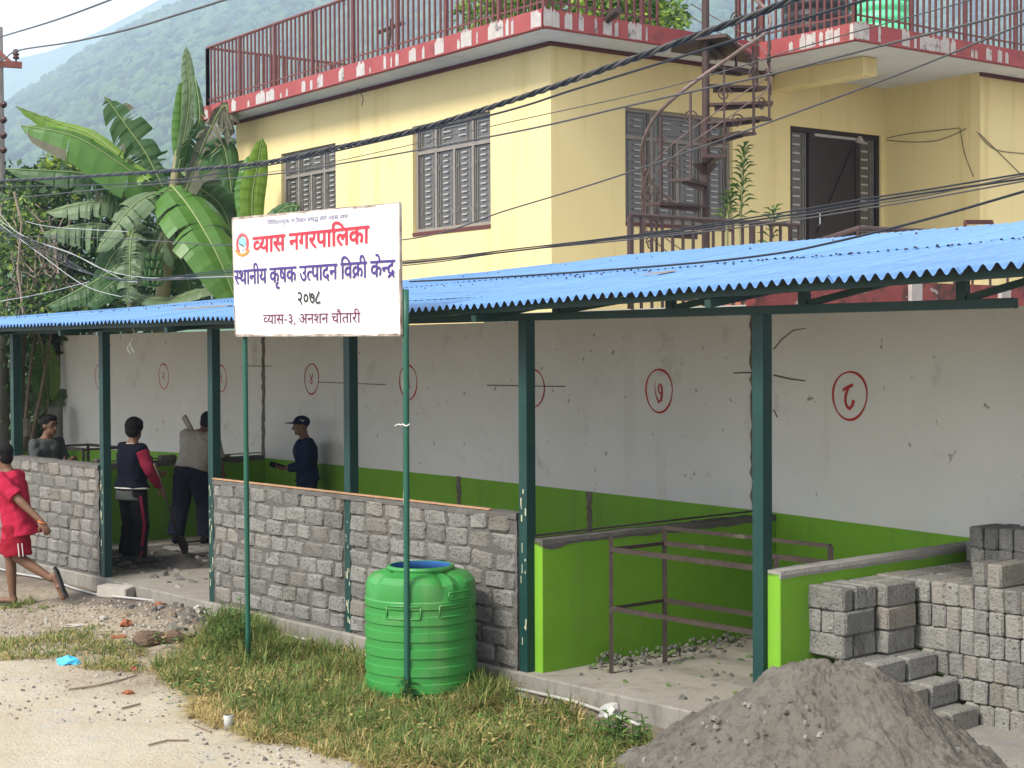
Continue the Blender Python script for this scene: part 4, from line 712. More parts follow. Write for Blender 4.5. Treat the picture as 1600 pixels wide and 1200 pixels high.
for i in range(len(angs) - 1):
    for off, da in ((.62, .3), (.22, .7)):
        a = angs[i] + (angs[i + 1] - angs[i]) * da; z = zs_[i] + (zs_[i + 1] - zs_[i]) * da
        o = place('scroll', scm, st, rot=(0, 0, rz + math.radians(a))); o.location = Vector(spt(a, RT - .02, z + off) - ORG[st.name])
# fluted collar on the pole and top landing
b = MB(); zc = zpx(262); b.lathe([(.05, -.08), (.07, -.05), (.14, .03), (.15, .04), (.05, .045)], SC + Z * zc, 20); b.build('collar', M['stair'], st)
b = MB(); zl = zpx(60)
b.hexa([P + Z * z for z in (zl - .04, zl) for P in (SC + sx * -.38 + sy * .05, SC + sx * .2 + sy * -.3, HH(-.66, 2.75, 0), HH(-.66, 1.3, 0))]); b.build('landing', M['stair'], st)
# ================================================================== SHED
shed = thing('market_shed', 'long open market shed with blue corrugated roof on dark green posts', 'shed', S(4, 0, .181))
BAY = 2.234
ZB_ = 2.75
pm = MB(); hs = .043; pm.boxf(lambda x, y, z: vec(x, y, z), (-hs, hs), (-hs, hs), (0, 2.57)); pmm = pm.mesh('post', M['tealpost'])
wear = MB()
for i in range(-3, 7):
    o = place('post', pmm, shed, rot=(0, 0, YAW - math.pi / 2)); o.location = Vector(S(BAY * i, 0, .181) - ORG[shed.name])
b = MB()
for i, zz in ((2, (.2, 1.25)), (3, (.25, 1.32)), (1, (.3, 1.35)), (4, (.3, 1.5))):   # worn plaster smears on the posts
    for k in range(16):
        z = rnd.uniform(*zz); q = rnd.uniform(-.03, .03); h = rnd.uniform(.01, .07)
        b.boxf(lambda s, t, zz_: S(BAY * i + s, t, zz_), (q - .004, q + rnd.uniform(.001, .009)), (-.0465, -.0435), (z, z + h))
b.build('paint_smear', M['polewear'], shed, kind='stuff')
# beam, struts, purlins
def ez(s): return 2.825 + max(0, s - 8) * .0225
def wall_t(s): return 3.566 - .1016 * s
def top_z(s): return float(np.interp(s, [-10, -8.15, -.67, 5.5, 6.8, 11, 16], [3.17, 3.195, 3.292, 3.40, 3.435, 3.44, 3.45]))
TE = -.55
def roof_z(s, t):
    tt = wall_t(s) + .35
    return ez(s) + (top_z(s) - ez(s)) * (t - TE) / (tt - TE)
b = MB(); b.boxf(lambda s, t, z: S(s, t, z), (-9, 12.95), (-.03, .03), (ZB_, ZB_ + .055)); b.build('front_beam', M['darkgreen'], shed)
b = MB(); 
for s0, s1 in ((-9, 12.05), (12.0, 15.5)):
    up = 0 if s1 < 13 else .03
    b.bar(S(s0, .0, roof_z(s0, 0) - .065 + up), S(s1, 0.0, roof_z(s1, 0) - .065 + up), .05, .05)
b.build('upper_beam', M['darkgreen'], shed)
for k in range(22):
    s = -8.6 + k * BAY / 2
    if s > 12.9: break
    b = MB(); b.boxf(lambda a, t, z: S(a, t, z), (s - .03, s + .03), (-.025, .025), (ZB_ + .056, roof_z(s, 0) - .09)); b.build('strut', M['darkgreen'], shed)
    s1 = s + BAY / 2 * .55
    b = MB(); b.bar(S(s + .03, 0, ZB_ + .06), S(s1, 0, roof_z(s1, 0) - .09), .03, .04); b.build('diagonal_brace', M['darkgreen'], shed)
for tt in (-.42, .9, 1.9, 2.75):
    b = MB(); P = [S(s, tt, roof_z(s, tt) - .045) for s in np.arange(-9, 15.6, 1.0)]
    for p, q in zip(P[:-1], P[1:]): b.bar(p, q, .045, .045)
    b.build('purlin', M['darkgreen'], shed)
for i in range(-4, 7):
    s = BAY * i; b = MB(); te = wall_t(s) - .02
    b.bar(S(s, -.5, roof_z(s, -.5) - .095), S(s, te, roof_z(s, te) - .095), .05, .05); b.build('rafter', M['darkgreen'], shed)
b = MB(); b.boxf(lambda s, t, z: S(s, t, z), (13.12, 15.0), (-.1, .02), (ZB_ + .08, ZB_ + .17)); b.build('side_beam', M['darkgreen'], shed)
# corrugated sheets
PIT = .082; NC = 10; SEG = 8
s = -9.2; k = 0
while s < 15.2:
    wS = PIT * (NC + .0); rows = 4
    ns = NC * SEG + 1
    dip = rnd.uniform(-.012, .006); ex = rnd.uniform(-.03, .03); lift = .004 * (k % 2)
    for part in (0, 1):
        V = []
        for r in range(rows):
            for j in range(ns):
                ss = s + (wS + PIT * .8) * j / (ns - 1)
                tb, tf = wall_t(ss) + .35 + ex, TE + ex * .6
                f0, f1 = ((0, .56), (.5, 1))[part]; rf = f0 + (f1 - f0) * r / (rows - 1); t = tf + (tb - tf) * rf
                zz = roof_z(ss, t) + .020 * math.cos(2 * math.pi * (ss + 9.2) / PIT) + lift + .011 * part * (1 - rf) * 2 + dip * math.sin(rf * math.pi) + (.006 * mnoise.noise((ss * 5, k * 3.1, 1)) if r == 0 else 0) + .004 * mnoise.noise((ss * 2, t, k))
                V.append(S(ss, t, zz))
        ii = np.arange(rows * ns).reshape(rows, ns); F = np.stack([ii[:-1, :-1], ii[:-1, 1:], ii[1:, 1:], ii[1:, :-1]], -1).reshape(-1, 4)
        og = S(s, TE, ez(s)); me = mesh_np('roof_sheet', np.array(V) - og, F, M['roofblue'], smooth=True)
        o = place('roof_sheet', me, shed); o.location = Vector(og - ORG[shed.name])
    s += wS; k += 1
b = MB()
for tt in (1.0, 1.08, 2.5):
    for s in np.arange(-8.8, 15, PIT * 2):
        if rnd.random() < .72: continue
        ss = round((s + 9.2) / PIT) * PIT - 9.2; q = tt + rnd.uniform(-.04, .04)
        P = S(ss, q, roof_z(ss, q) + .021); r = .007
        b.hexa([P + vec(a * r, c * r, e) for e in (-.004, .008) for a, c in ((-1, -1), (1, -1), (1, 1), (-1, 1))])
b.build('roof_screw', M['darkline'], shed, kind='stuff')
b = MB(); p0 = at_wall(300, 350)
b = MB()
for (s, t, L_, w_) in ((3.4, .5, .5, .10), (5.0, 1.5, .3, .05), (9.6, .7, .12, .08)):
    V = [S(s + L_ * math.cos(a) * (1 + .3 * rnd.random()), t + w_ * math.sin(a) * (1 + .4 * rnd.random()), 0) for a in np.linspace(0, 6.28, 12)[:-1]]
    V = [p + Z * (roof_z(*st_of(p)) + .026) for p in V]; b.add(V, [tuple(range(len(V)))])
b.build('dead_leaf_litter', M['twig'], shed)

# ------------------------------------------------------------------ back wall
wall = thing('back_wall', 'long white plastered wall with bright green base and red circled numbers', 'wall', W(3, .15))
bp_s = [-8.28, -6.9, -4.0, -.44, 4.26, 8.86, 11.0, 14.5]; bp_z = [.90, .95, 1.045, 1.135, 1.172, 1.174, 1.15, 1.12]
b = MB(); WT = 2.83
def paint_z(s): return float(np.interp(s, bp_s, bp_z))
ss = np.arange(-8.28, 14.51, .38)
for a, c in zip(ss[:-1], ss[1:]):
    b.add([W(a, paint_z(a)), W(c, paint_z(c)), W(c, WT + .0), W(a, WT)], [(0, 1, 2, 3)], 0)
    b.add([W(a, .1), W(c, .1), W(c, paint_z(c)), W(a, paint_z(a))], [(0, 1, 2, 3)], 1)
e = ss[-1]
b.add([W(-8.28, .1, 0), W(-8.28, WT, 0), W(-8.28, WT, -.14), W(-8.28, .1, -.14)], [(0, 1, 2, 3)], 0)
b.add([W(e, .1, -.14), W(-8.28, .1, -.14), W(-8.28, WT, -.14), W(e, WT, -.14)], [(0, 1, 2, 3)], 0)
b.add([W(-8.28, WT, 0), W(e, WT, 0), W(e, WT, -.14), W(-8.28, WT, -.14)], [(0, 1, 2, 3)], 0)
b.add([W(e, .1, 0), W(e, .1, -.14), W(e, WT, -.14), W(e, WT, 0)], [(0, 1, 2, 3)], 0)
b.build('plaster', [M['whitewall'], M['dado']], wall)
def chase(x0, y0, x1, y1, w):
    s0, z0 = at_wall(x0, y0); s1, z1 = at_wall(x1, y1); b = MB(); k = 26; prev = None
    if z0 > z1: s0, z0, s1, z1 = s1, z1, s0, z0
    for i in range(k + 1):
        q = i / k; s = s0 + (s1 - s0) * q; z = z0 + (z1 - z0) * q
        wl, wr = w * (.4 + .45 * rnd.random()), w * (.4 + .45 * rnd.random()); h = .012 + .014 * rnd.random()
        cur = [W(s - wl, z, .002), W(s - wl * .6, z, h), W(s + wr * .5, z, h * .7), W(s + wr, z, .002)]
        if prev:
            for j in range(3): b.add([prev[j], prev[j + 1], cur[j + 1], cur[j]], [(0, 1, 2, 3)])
        prev = cur
    b.build('broken_plaster_strip', M['chase'], wall)
chase(412, 526, 412, 712, .065); chase(1179, 484, 1181, 800, .085); chase(717, 744, 718, 790, .06); chase(921, 768, 922, 835, .065)
# ------------------------------------------------------------------ painted marks
def parse(cs): return [[tuple(map(float, p.split(','))) for p in c.split()] for c in cs]
GC = {}
def glyph_tris(key, off=0.0):
    if (key, off) in GC: return GC[(key, off)]
    cu = bpy.data.curves.new('glyph', 'CURVE'); cu.dimensions = '2D'; cu.fill_mode = 'FRONT'; cu.offset = off
    if key == '-': cs = [[(40, 230), (290, 230), (290, 300), (40, 300)]]
    elif key == ',': cs = [[(60, -120), (110, -120), (150, 90), (70, 90)]]
    else: cs = parse(GLYPHS[key])
    for c in cs:
        sp_ = cu.splines.new('POLY'); sp_.points.add(len(c) - 1)
        for p, (x, y) in zip(sp_.points, c): p.co = (x / 1000, y / 1000, 0, 1)
        sp_.use_cyclic_u = True
    o = bpy.data.objects.new('glyph', cu); link(o)
    dg = bpy.context.evaluated_depsgraph_get(); me = bpy.data.meshes.new_from_object(o.evaluated_get(dg))
    V = np.array([v.co[:] for v in me.vertices]); F = [tuple(p.vertices) for p in me.polygons]
    bpy.data.objects.remove(o); bpy.data.curves.remove(cu); bpy.data.meshes.remove(me)
    GC[(key, off)] = (V, F); return V, F
def put_glyph(b, key, fn, mi=0, off=0.0):
    V, F = glyph_tris(key, off)
    b.add([fn(x, y) for x, y, _ in V], F, mi)
def brush(b, fn, pts, wd):   # brush stroke: polyline with width
    pts = [np.array(p, float) for p in pts]; L = []; R_ = []
    for i, p in enumerate(pts):
        t = pts[min(i + 1, len(pts) - 1)] - pts[max(i - 1, 0)]; t = t / (np.linalg.norm(t) + 1e-9); nn = np.array([-t[1], t[0]])
        w_ = wd[i] if isinstance(wd, (list, tuple)) else wd
        L.append(fn(*(p + nn * w_ / 2))); R_.append(fn(*(p - nn * w_ / 2)))
    for i in range(len(pts) - 1): b.add([R_[i], R_[i + 1], L[i + 1], L[i]], [(0, 1, 2, 3)])
nums = [('n1', 155, 588, .185), ('n2', 256, 588, .185), ('n3', 345, 591, .185), ('n4', 487, 592, .186), ('n5', 638, 597, .192), ('n6', 833, 606, .192), ('n7', 1030, 610.5, .19), ('n8', 1328, 618, .185)]
for key, px, py, r in nums:
    s0, z0 = at_wall(px, py); b = MB(); k = 40; ph = rnd.random() * 6
    rr = [r * (1 + .03 * math.sin(2 * a + ph) + .015 * math.sin(3 * a)) for a in np.linspace(0, 2 * math.pi, k + 1)]; rr[-1] = rr[0]
    for i in range(k):
        a, c = 2 * math.pi * i / k, 2 * math.pi * (i + 1) / k; w1 = .009 + .0025 * math.sin(a * 3 + ph); w2 = .009 + .0025 * math.sin(c * 3 + ph)
        f = lambda a_, q: W(s0 + q * math.cos(a_), z0 + q * math.sin(a_), .003)
        b.add([f(a, rr[i] - w1), f(c, rr[i + 1] - w2), f(c, rr[i + 1] + w2), f(a, rr[i] + w1)], [(0, 1, 2, 3)])
    if key == 'n7':
        pts = [(-.055, .085), (-.058, .02), (-.04, -.05), (-.005, -.105), (.03, -.085), (.042, -.03), (.04, .03), (.02, .062), (-.004, .045), (-.008, .005), (.008, -.022), (.03, -.02)]
        brush(b, lambda x, y: W(s0 + x, z0 + y, .0035), pts, [.006, .009, .014, .026, .028, .03, .026, .02, .018, .018, .018, .012])
    elif key == 'n8':
        brush(b, lambda x, y: W(s0 + x, z0 + y, .0035), [(-.075, .04), (-.03, .062), (.035, .085)], [.024, .026, .026])
        brush(b, lambda x, y: W(s0 + x, z0 + y, .0042), [(-.012, .065), (-.04, .01), (-.047, -.045), (-.03, -.085), (.0, -.105), (.03, -.075), (.042, -.035)], [.026, .026, .026, .026, .03, .03, .03])
    else:
        sc = .2; V, F = glyph_tris(key); cx, cy = (V[:, 0].max() + V[:, 0].min()) / 2, (V[:, 1].max() + V[:, 1].min()) / 2
        put_glyph(b, key, lambda x, y: W(s0 + (x - cx) * sc, z0 + (y - cy) * sc, .0035))
    b.build('circled_number', M['redpaint'], wall)
for x0, y0, x1, y1, w_ in [(384, 572, 426, 572, .012), (498, 597, 603, 601, .011), (763, 602, 884, 604, .014), (1148, 583, 1182, 582, .014)]:
    s0, z0 = at_wall(x0, y0); s1, z1 = at_wall(x1, y1); b = MB(); b.bar(W(s0, z0, .012), W(s1, z1, .012), .010, w_ * .62); b.build('thin_rod', M['darkline'], wall)
for pts in ([(1209, 546), (1222, 530), (1240, 516), (1260, 513)], [(1209, 586), (1235, 592), (1258, 595)], [(1209, 640), (1215, 652)]):
    P = [at_wall(*p) for p in pts]; b = MB(); brush(b, lambda x, y: W(x, y, .003), P, [.016, .014, .012, .006][:len(P)]); b.build('brown_scrawl', M['chase'], wall)
# broken edge where the wall ends at the left
b = MB(); b.boxf(lambda s, z, o_: W(s, z, o_), (-8.34, -8.281), (.1, 2.8), (-.13, -.01)); b.build('rough_edge', M['chase'], wall)

# ------------------------------------------------------------------ low green partitions
def partition(s0, t0, t1, z1, label, rough=True, th=.125, dark=False, rubble=0):
    p = thing('partition_wall', label, 'partition', S(s0, (t0 + t1) / 2, .181))
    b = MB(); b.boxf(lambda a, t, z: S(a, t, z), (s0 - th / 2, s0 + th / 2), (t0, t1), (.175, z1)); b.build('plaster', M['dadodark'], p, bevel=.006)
    k = 30; b = MB(); prev = None
    for i in range(k + 1):       # exposed grey mortar along the top edge
        t = t0 + (t1 - t0) * i / k; dz = .02 + .055 * abs(mnoise.noise((t * 3.1, s0, 2))) * (1.4 if rough else .22); hz_ = (.012 if rough else .003) * rnd.random()
        cur = [S(s0 - th / 2 - .003, t, z1 - .015), S(s0 - th / 2, t, z1 + .012 + hz_), S(s0 + th / 2, t, z1 + .012 + hz_ * .6), S(s0 + th / 2 + .006, t, z1 - dz * .5), S(s0 + th / 2 + .004, t, z1 - dz - .01)]
        if prev:
            for j in range(4): b.add([prev[j], prev[j + 1], cur[j + 1], cur[j]], [(0, 3, 2, 1)])
        else: b.add(cur, [(0, 1, 2, 3, 4)])
        prev = cur
    b.build('mortar_capping', M['mortar'] if rough else M['capping'], p)
    if rough:
        b = MB(); b.bar(S(s0 - th / 2 + .02, t0 + .02, z1 + .035), S(s0 - th / 2 + .02, t1, z1 + .05), .03, .012); b.build('iron_strip', M['darkline'], p)
    for i in range(rubble):
        b = MB(); t = t0 + (t1 - t0) * (.3 + .6 * i / rubble); b.boxf(lambda a, t_, z: S(a, t_, z), (s0 - .05, s0 + .05), (t, t + rnd.uniform(.12, .22)), (z1 + .014, z1 + rnd.uniform(.05, .11))); b.build('brick', M['chase'], p, bevel=.01)
    return p
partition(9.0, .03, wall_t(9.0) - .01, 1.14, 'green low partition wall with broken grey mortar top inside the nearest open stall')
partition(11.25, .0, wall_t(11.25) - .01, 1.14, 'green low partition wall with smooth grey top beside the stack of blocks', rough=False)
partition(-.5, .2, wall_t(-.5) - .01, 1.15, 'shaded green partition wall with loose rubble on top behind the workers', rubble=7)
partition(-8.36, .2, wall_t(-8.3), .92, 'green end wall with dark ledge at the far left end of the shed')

# ------------------------------------------------------------------ concrete block walls
def rough_block(w, h, t, ch=.014, j=.005, sd=0):
    """chamfered, uneven block: 24 vertices"""
    r = random.Random(sd); V = []; idx = {}
    for ax in range(3):
        for sg in (0, 1):
            pass
    bmx = bmesh.new(); bmesh.ops.create_cube(bmx, size=1)
    for v in bmx.verts: v.co = Vector((v.co.x * w, v.co.y * t, v.co.z * h))
    bmesh.ops.bevel(bmx, geom=bmx.edges[:], offset=ch, segments=1, affect='EDGES')
    for v in bmx.verts: v.co += Vector((r.uniform(-j, j), r.uniform(-j, j), r.uniform(-j, j)))
    bmesh.ops.triangulate(bmx, faces=[f for f in bmx.faces if len(f.verts) > 4])
    me = bpy.data.meshes.new('block'); bmx.to_mesh(me); bmx.free(); return me
wvar = {}
for i, w_ in enumerate((.10, .15, .20, .225, .25, .275)):
    wvar[w_] = []
    for k in range(4):
        me = rough_block(w_, .132, .14, .02, .009, i * 10 + k); me.materials.append(M['blockw']); wvar[w_].append(me)
def block_wall(s0, s1, z0, z1, label, posts=(), lath=False):
    p = thing('block_wall', label, 'wall', S((s0 + s1) / 2, 0, z0))
    b = MB(); ns = int((s1 - s0) / .06); nz = int((z1 - z0) / .05)      # mortar body, slightly behind the block faces, uneven
    Vg = [[S(s0 + (s1 - s0) * i / ns, (-.028 if any(abs(s0 + (s1 - s0) * i / ns - q) < .065 for q in posts) else -.051 + .015 * mnoise.noise((i * .6, j * .6, s0))), z0 + (z1 - z0) * j / nz) for i in range(ns + 1)] for j in range(nz + 1)]
    for j in range(nz):
        for i in range(ns): b.add([Vg[j][i], Vg[j][i + 1], Vg[j + 1][i + 1], Vg[j + 1][i]], [(0, 1, 2, 3)])
    b.boxf(lambda a, t, z: S(a, t, z), (s0, s1), (-.034, .075), (z0, z1)); b.build('mortar', M['mortar'], p, smooth=False)
    courses = 8; ch = (z1 - z0 - .03) / courses
    for c in range(courses):
        s = s0 + .005 + (rnd.uniform(.0, .06)); first = True
        while s < s1 - .06:
            w_ = rnd.choice((.225, .25, .25, .275, .20, .225)) if not (first and c % 2) else rnd.choice((.10, .15))
            first = False
            room = s1 - s
            if room < w_ + .02:
                cand = [q for q in wvar if q <= room - .005]
                if not cand: break
                w_ = max(cand)
            cs = s + w_ / 2
            if any(abs(cs - q) < w_ / 2 + .03 for q in posts):
                q = min(posts, key=lambda q: abs(cs - q))
                if s < q - .14:
                    cand = [x for x in wvar if x <= q - .05 - s]
                    if cand: w_ = max(cand); cs = s + w_ / 2
                    else: s = q + .05; continue
                else: s = q + .052; continue
            me = rnd.choice(wvar[w_])
            o = place('block', me, p, rot=(rnd.uniform(-.02, .02), rnd.uniform(-.025, .025), YAW - math.pi / 2 + rnd.uniform(-.02, .02)))
            o.location = Vector(S(cs, .006 + rnd.uniform(-.008, .006), z0 + .02 + ch * (c + .5) + rnd.uniform(-.006, .006)) - ORG[p.name])
            s += w_ + rnd.uniform(.016, .03)
    b = MB(); k = int((s1 - s0) / .08); prev = None      # rough mortar bed on top
    for i in range(k + 1):
        s = s0 + (s1 - s0) * i / k; q = .008 * rnd.random()
        cur = [S(s, -.066, z1 - .03 - q), S(s, -.06, z1 + .004 + q), S(s, .07, z1 + .006 + q), S(s, .078, z1 - .02)]
        if prev:
            for j in range(3): b.add([prev[j], cur[j], cur[j + 1], prev[j + 1]], [(0, 1, 2, 3)])
        prev = cur
    b.build('mortar_bed', M['mortar'], p)
    if lath:
        b = MB(); b.boxf(lambda a, t, z: S(a, t, z), (s0, s1 - .3), (-.066, -.03), (z1 + .013, z1 + .024)); b.build('wood_lath', M['lath'], p)
    return p
block_wall(-1.0, 2.18, .18, 1.345, 'grey concrete block wall at the left, behind the boy in red')
block_wall(4.53, 8.88, .18, 1.33, 'grey concrete block wall behind the green water tank', posts=(BAY * 3,), lath=True)

# ------------------------------------------------------------------ loose block stack
L_, W_, H_ = .305, .103, .146
sv = [rough_block(W_, H_, L_, .012, .004, 300 + i) for i in range(8)]
for me in sv: me.name = 'concrete_block'; me.materials.append(M['block'])
ORDN = ['bottom', 'second', 'third', 'fourth', 'fifth', 'sixth', 'seventh', 'eighth']
NTH = ['first', 'second', 'third', 'fourth', 'fifth', 'sixth', 'seventh', 'eighth', 'ninth', 'tenth', 'eleventh', 'twelfth', 'thirteenth', 'fourteenth', 'fifteenth', 'sixteenth', 'seventeenth', 'eighteenth', 'nineteenth', 'twentieth', 'last', 'very last']
ZS = .160
def sblock(s, t, k, along_n=True, label='', jit=1.0, dz=0):
    me = rnd.choice(sv)
    rot = YAW - math.pi / 2 if along_n else YAW
    o = place('concrete_block', me, None, rot=(0, 0, rot + rnd.uniform(-.03, .03) * jit))
    o.location = Vector(S(s + rnd.uniform(-.004, .004), t + rnd.uniform(-.012, .012) * jit, ZS + (k + .5) * .1475 + dz))
    return props(o, label, 'concrete block', 'concrete blocks stacked by the green partition')
lev = lambda k: ORDN[k] + ' course' if k else 'bottom course'
smax = {5: 11.56, 4: 11.56, 3: 11.56, 2: 11.80, 1: 11.97, 0: 12.12}
# front corner column A: courses alternate long side / three ends
for k in (3, 4, 5):
    if k % 2:
        for j in range(3): sblock(11.30 + L_ / 2 - .02, .285 + W_ / 2 + j * (W_ + .004), k, False, 'block laid lengthways, %s from the road, %s of the front corner column' % (NTH[j], lev(k)))
    else:
        for j in range(3): sblock(11.325 + W_ / 2 + j * (W_ + .002) - .035, .285 + L_ / 2, k, True, 'block end, %s from the partition, %s of the front corner column' % (NTH[j], lev(k)))
# column B just behind it
for k in (3, 4, 5):
    for j in range(3): sblock(11.335 + W_ / 2 + j * (W_ + .006), .63 + L_ / 2, k, True, 'block, %s from the partition, %s of the column behind the front corner' % (NTH[j], lev(k)))
# stepped foot
for k in (0, 1, 2):
    for row, t0 in enumerate((.30, .64)):
        s = smax[k]
        for j in range(3):
            sblock(s - W_ / 2 - j * (W_ + .006), t0 + L_ / 2 + (.02 if row == 0 else 0), k, True, 'block in the stepped foot, %s, %s row, %s in from the open side' % (lev(k), NTH[row], NTH[j]), 1.5)
# main face of block ends
T1 = .975
for k in range(6):
    s = 11.30 if k > 2 else smax[k] - .14; j = 0; e_ = 13.3 if k < 5 else 12.47
    while s < e_:
        if k == 1 and abs(s - 12.55) < .06: s += .108; j += 1; continue
        if k in (2, 3) and j in (6 - k, 11) and rnd.random() < .9:
            sblock(s + L_ / 2 - .05, T1 + W_ / 2, k, False, 'block laid sideways, %s from the inner corner, %s of the main stack face' % (NTH[j], lev(k)))
            s += L_ - .09
        if s > 11.62 or k == 5 or k <= 2:
            sblock(s + W_ / 2, T1 + L_ / 2, k, True, 'block end, %s from the inner corner, %s of the main stack face' % (NTH[j], lev(k)), .6)
        s += W_ + rnd.uniform(.002, .007); j += 1
# tops behind, second and third rows seen from above
for row, t0 in enumerate((1.29, 1.605, 1.92)):
    s = 11.33; j = 0
    while s < 12.9 - row * .05:
        for k in ((5,) if s < 12.5 else (4,)):
            sblock(s + W_ / 2, t0 + L_ / 2, k, True, 'block, %s from the partition, %s, %s row behind the main face' % (NTH[j], lev(k), NTH[row + 1]), .6)
        s += W_ + .006; j += 1
# two blocks riding on the front of the top course
for j, s in enumerate((12.02, 12.13)):
    sblock(s + W_ / 2, T1 + .02 + L_ / 2, 6, True, ('pale block riding on the top course, next to the rust stained one', 'rust stained block riding on the top course with its dark side showing')[j], .4)
# raised back part
for k in (6, 7):
    for j in range(11):
        s = 11.36 + j * (W_ + .006)
        if j < 2 and k == 7: continue
        sblock(s + W_ / 2 + (.02 if j > 1 else 0), (1.93 if j < 2 else 1.62) + L_ / 2, k, True, 'block, %s from the left end, %s of the raised back part' % (NTH[j], 'upper course' if k == 7 else 'lower course'), .6)
for k, s0 in ((4, 12.62), (3, 12.95)):
    for j in range(3):
        sblock(s0 + j * .11 + .0, T1 - .02 + L_ / 2 - .06, k + 1 if k == 4 else k + 1, True, 'block, %s in line at the right picture edge, on the %s' % (NTH[j], lev(k))) if s0 < 12.7 else None
# ================================================================== SIGN
SGT = -.93
SGO = S(0, SGT, 0)
def at_sign(x, y):
    P = on_plane(x, y, SGO, n); return (P - O) @ d, P[2]
sA, zA = at_sign(365, 342); sB, zB = at_sign(370, 524); sC, zC = at_sign(627, 523); sD, zD = at_sign(625, 318)
sign = thing('sign_board', 'white painted sign board with red and indigo lettering on two green poles', 'sign', S((sA + sC) / 2, SGT, 0))
def SG(s, z, off=0.0): return S(s, SGT - off, z)
def sg_uv(u, v, off=0.0):       # bilinear over the four corners
    a = (sA * (1 - v) + sB * v); za = (zA * (1 - v) + zB * v); c = (sD * (1 - v) + sC * v); zc = (zD * (1 - v) + zC * v)
    return SG(a * (1 - u) + c * u, za * (1 - u) + zc * u, off)
b = MB(); K = 16      # sheet with a slightly wavy edge
grid = [[sg_uv(i / K, j / 8, .012 + .005 * mnoise.noise((i * .5, j * .5, 1))) for i in range(K + 1)] for j in range(9)]
for i in range(K + 1): grid[8][i] = grid[8][i] + Z * (.008 * mnoise.noise((i * .9, 3, 3)))
for j in range(8):
    for i in range(K): b.add([grid[j][i], grid[j + 1][i], grid[j + 1][i + 1], grid[j][i + 1]], [(0, 1, 2, 3)])
b.build('sheet', M['signwhite'], sign, smooth=True)
b = MB(); q = [sg_uv(0, 0, .002), sg_uv(1, 0, .002), sg_uv(1, 1, .002), sg_uv(0, 1, .002)]
for i in range(4): b.bar(q[i], q[(i + 1) % 4], .02, .02, n)
b.bar(sg_uv(0, .5, 0), sg_uv(1, .5, 0), .02, .02, n)
b.hexa([p - n * a for a in (-.012, .0) for p in q]); b.build('frame', M['signedge'], sign)
for px, yt, yb, rr, lean in ((382, 500, 1040, .021, 6), (634, 452, 1100, .022, 2)):
    b = MB(); tp = SGT + .035
    P0 = on_plane(px - 0, yt, S(0, tp, 0), n); P1 = on_plane(px + lean, yb, S(0, tp, 0), n); P1[2] = -.05
    g0 = (P0 - O) @ d; g1 = (P1 - O) @ d
    if px < 500: P0 = P0 + Z * .6
    b.tube([P0 + (P1 - P0) * f for f in np.linspace(0, 1, 12)], rr, 12); pl_ = b.build('leg', M['signpole'], sign, smooth=True)
    if px > 500:
        b = MB()
        for k in range(30):
            f = rnd.random() ** 1.6 * .55; a0 = rnd.uniform(3.4, 4.3); c_ = P0 + (P1 - P0) * f; h = rnd.uniform(.01, .06)
            pp = [c_ + (d * math.cos(a) + n * math.sin(a)) * (rr + .0012) for a in (a0 - .25, a0 + .25)]
            b.add([pp[0] - Z * h, pp[1] - Z * h, pp[1] + Z * h, pp[0] + Z * h], [(0, 1, 2, 3)])
        b.build('bare_patch', M['polewear'], sign, kind='stuff')
        c_ = on_plane(634, 664, S(0, tp, 0), n); b = MB(); b.tube([c_ + (d * math.cos(a) + n * math.sin(a)) * (rr + .006) + Z * .006 * math.sin(a * 3) for a in np.linspace(0, 6.3, 16)], .006, 5)
        b.tube([c_ + d * -.03 - n * .02, c_ + d * -.06 - n * .02 + Z * .005, c_ + d * -.09 - n * .03 - Z * .01], .004, 5); b.build('string_tie', M['white'], sign)
# lettering
def text_line(idx, x0, y0, x1, y1, hpx, mm, bold=0.0, name='lettering'):
    """top bar of the letters runs from (x0,y0) to (x1,y1) in the photograph, hpx = bar-to-baseline height there"""
    w_, items = SIGN_LINES[idx]
    a = np.array(at_sign(x0, y0)); c = np.array(at_sign(x1, y1)); base = np.array(at_sign(x0, y0 + hpx))
    hh = a[1] - base[1]; U_ = (c - a) / w_ * 1000
    b = MB()
    for k, (g, x) in enumerate(items):
        zo = .0185 + .0006 * (k % 2)
        def fn(gx_, gy_):
            X = x / 1000 + gx_; s_, z_ = a + U_ * X; return SG(s_, z_ + (gy_ - .62) / .62 * hh, zo)
        put_glyph(b, g, fn, 0, bold)
    b.build(name, mm, sign)
text_line(0, 420, 345, 547, 335, 6.5, M['bluetext'])
text_line(1, 398, 371.5, 579, 353, 24, M['redtext'], .022)
text_line(2, 369, 423, 620, 406, 22, M['bluetext'], .016)
text_line(3, 467, 457, 504, 454.5, 19.5, M['blacktext'], .012)
text_line(4, 414, 492, 566, 488.5, 14.5, M['plumtext'], .006)
ec = np.array(at_sign(381.5, 381)); ex_ = np.array(at_sign(392, 380.5)) - ec; ey_ = np.array(at_sign(381.5, 363)) - ec
def EM(x, y, off=.0186): q = ec + ex_ * x + ey_ * y; return SG(q[0], q[1], off)
b = MB(); k = 36
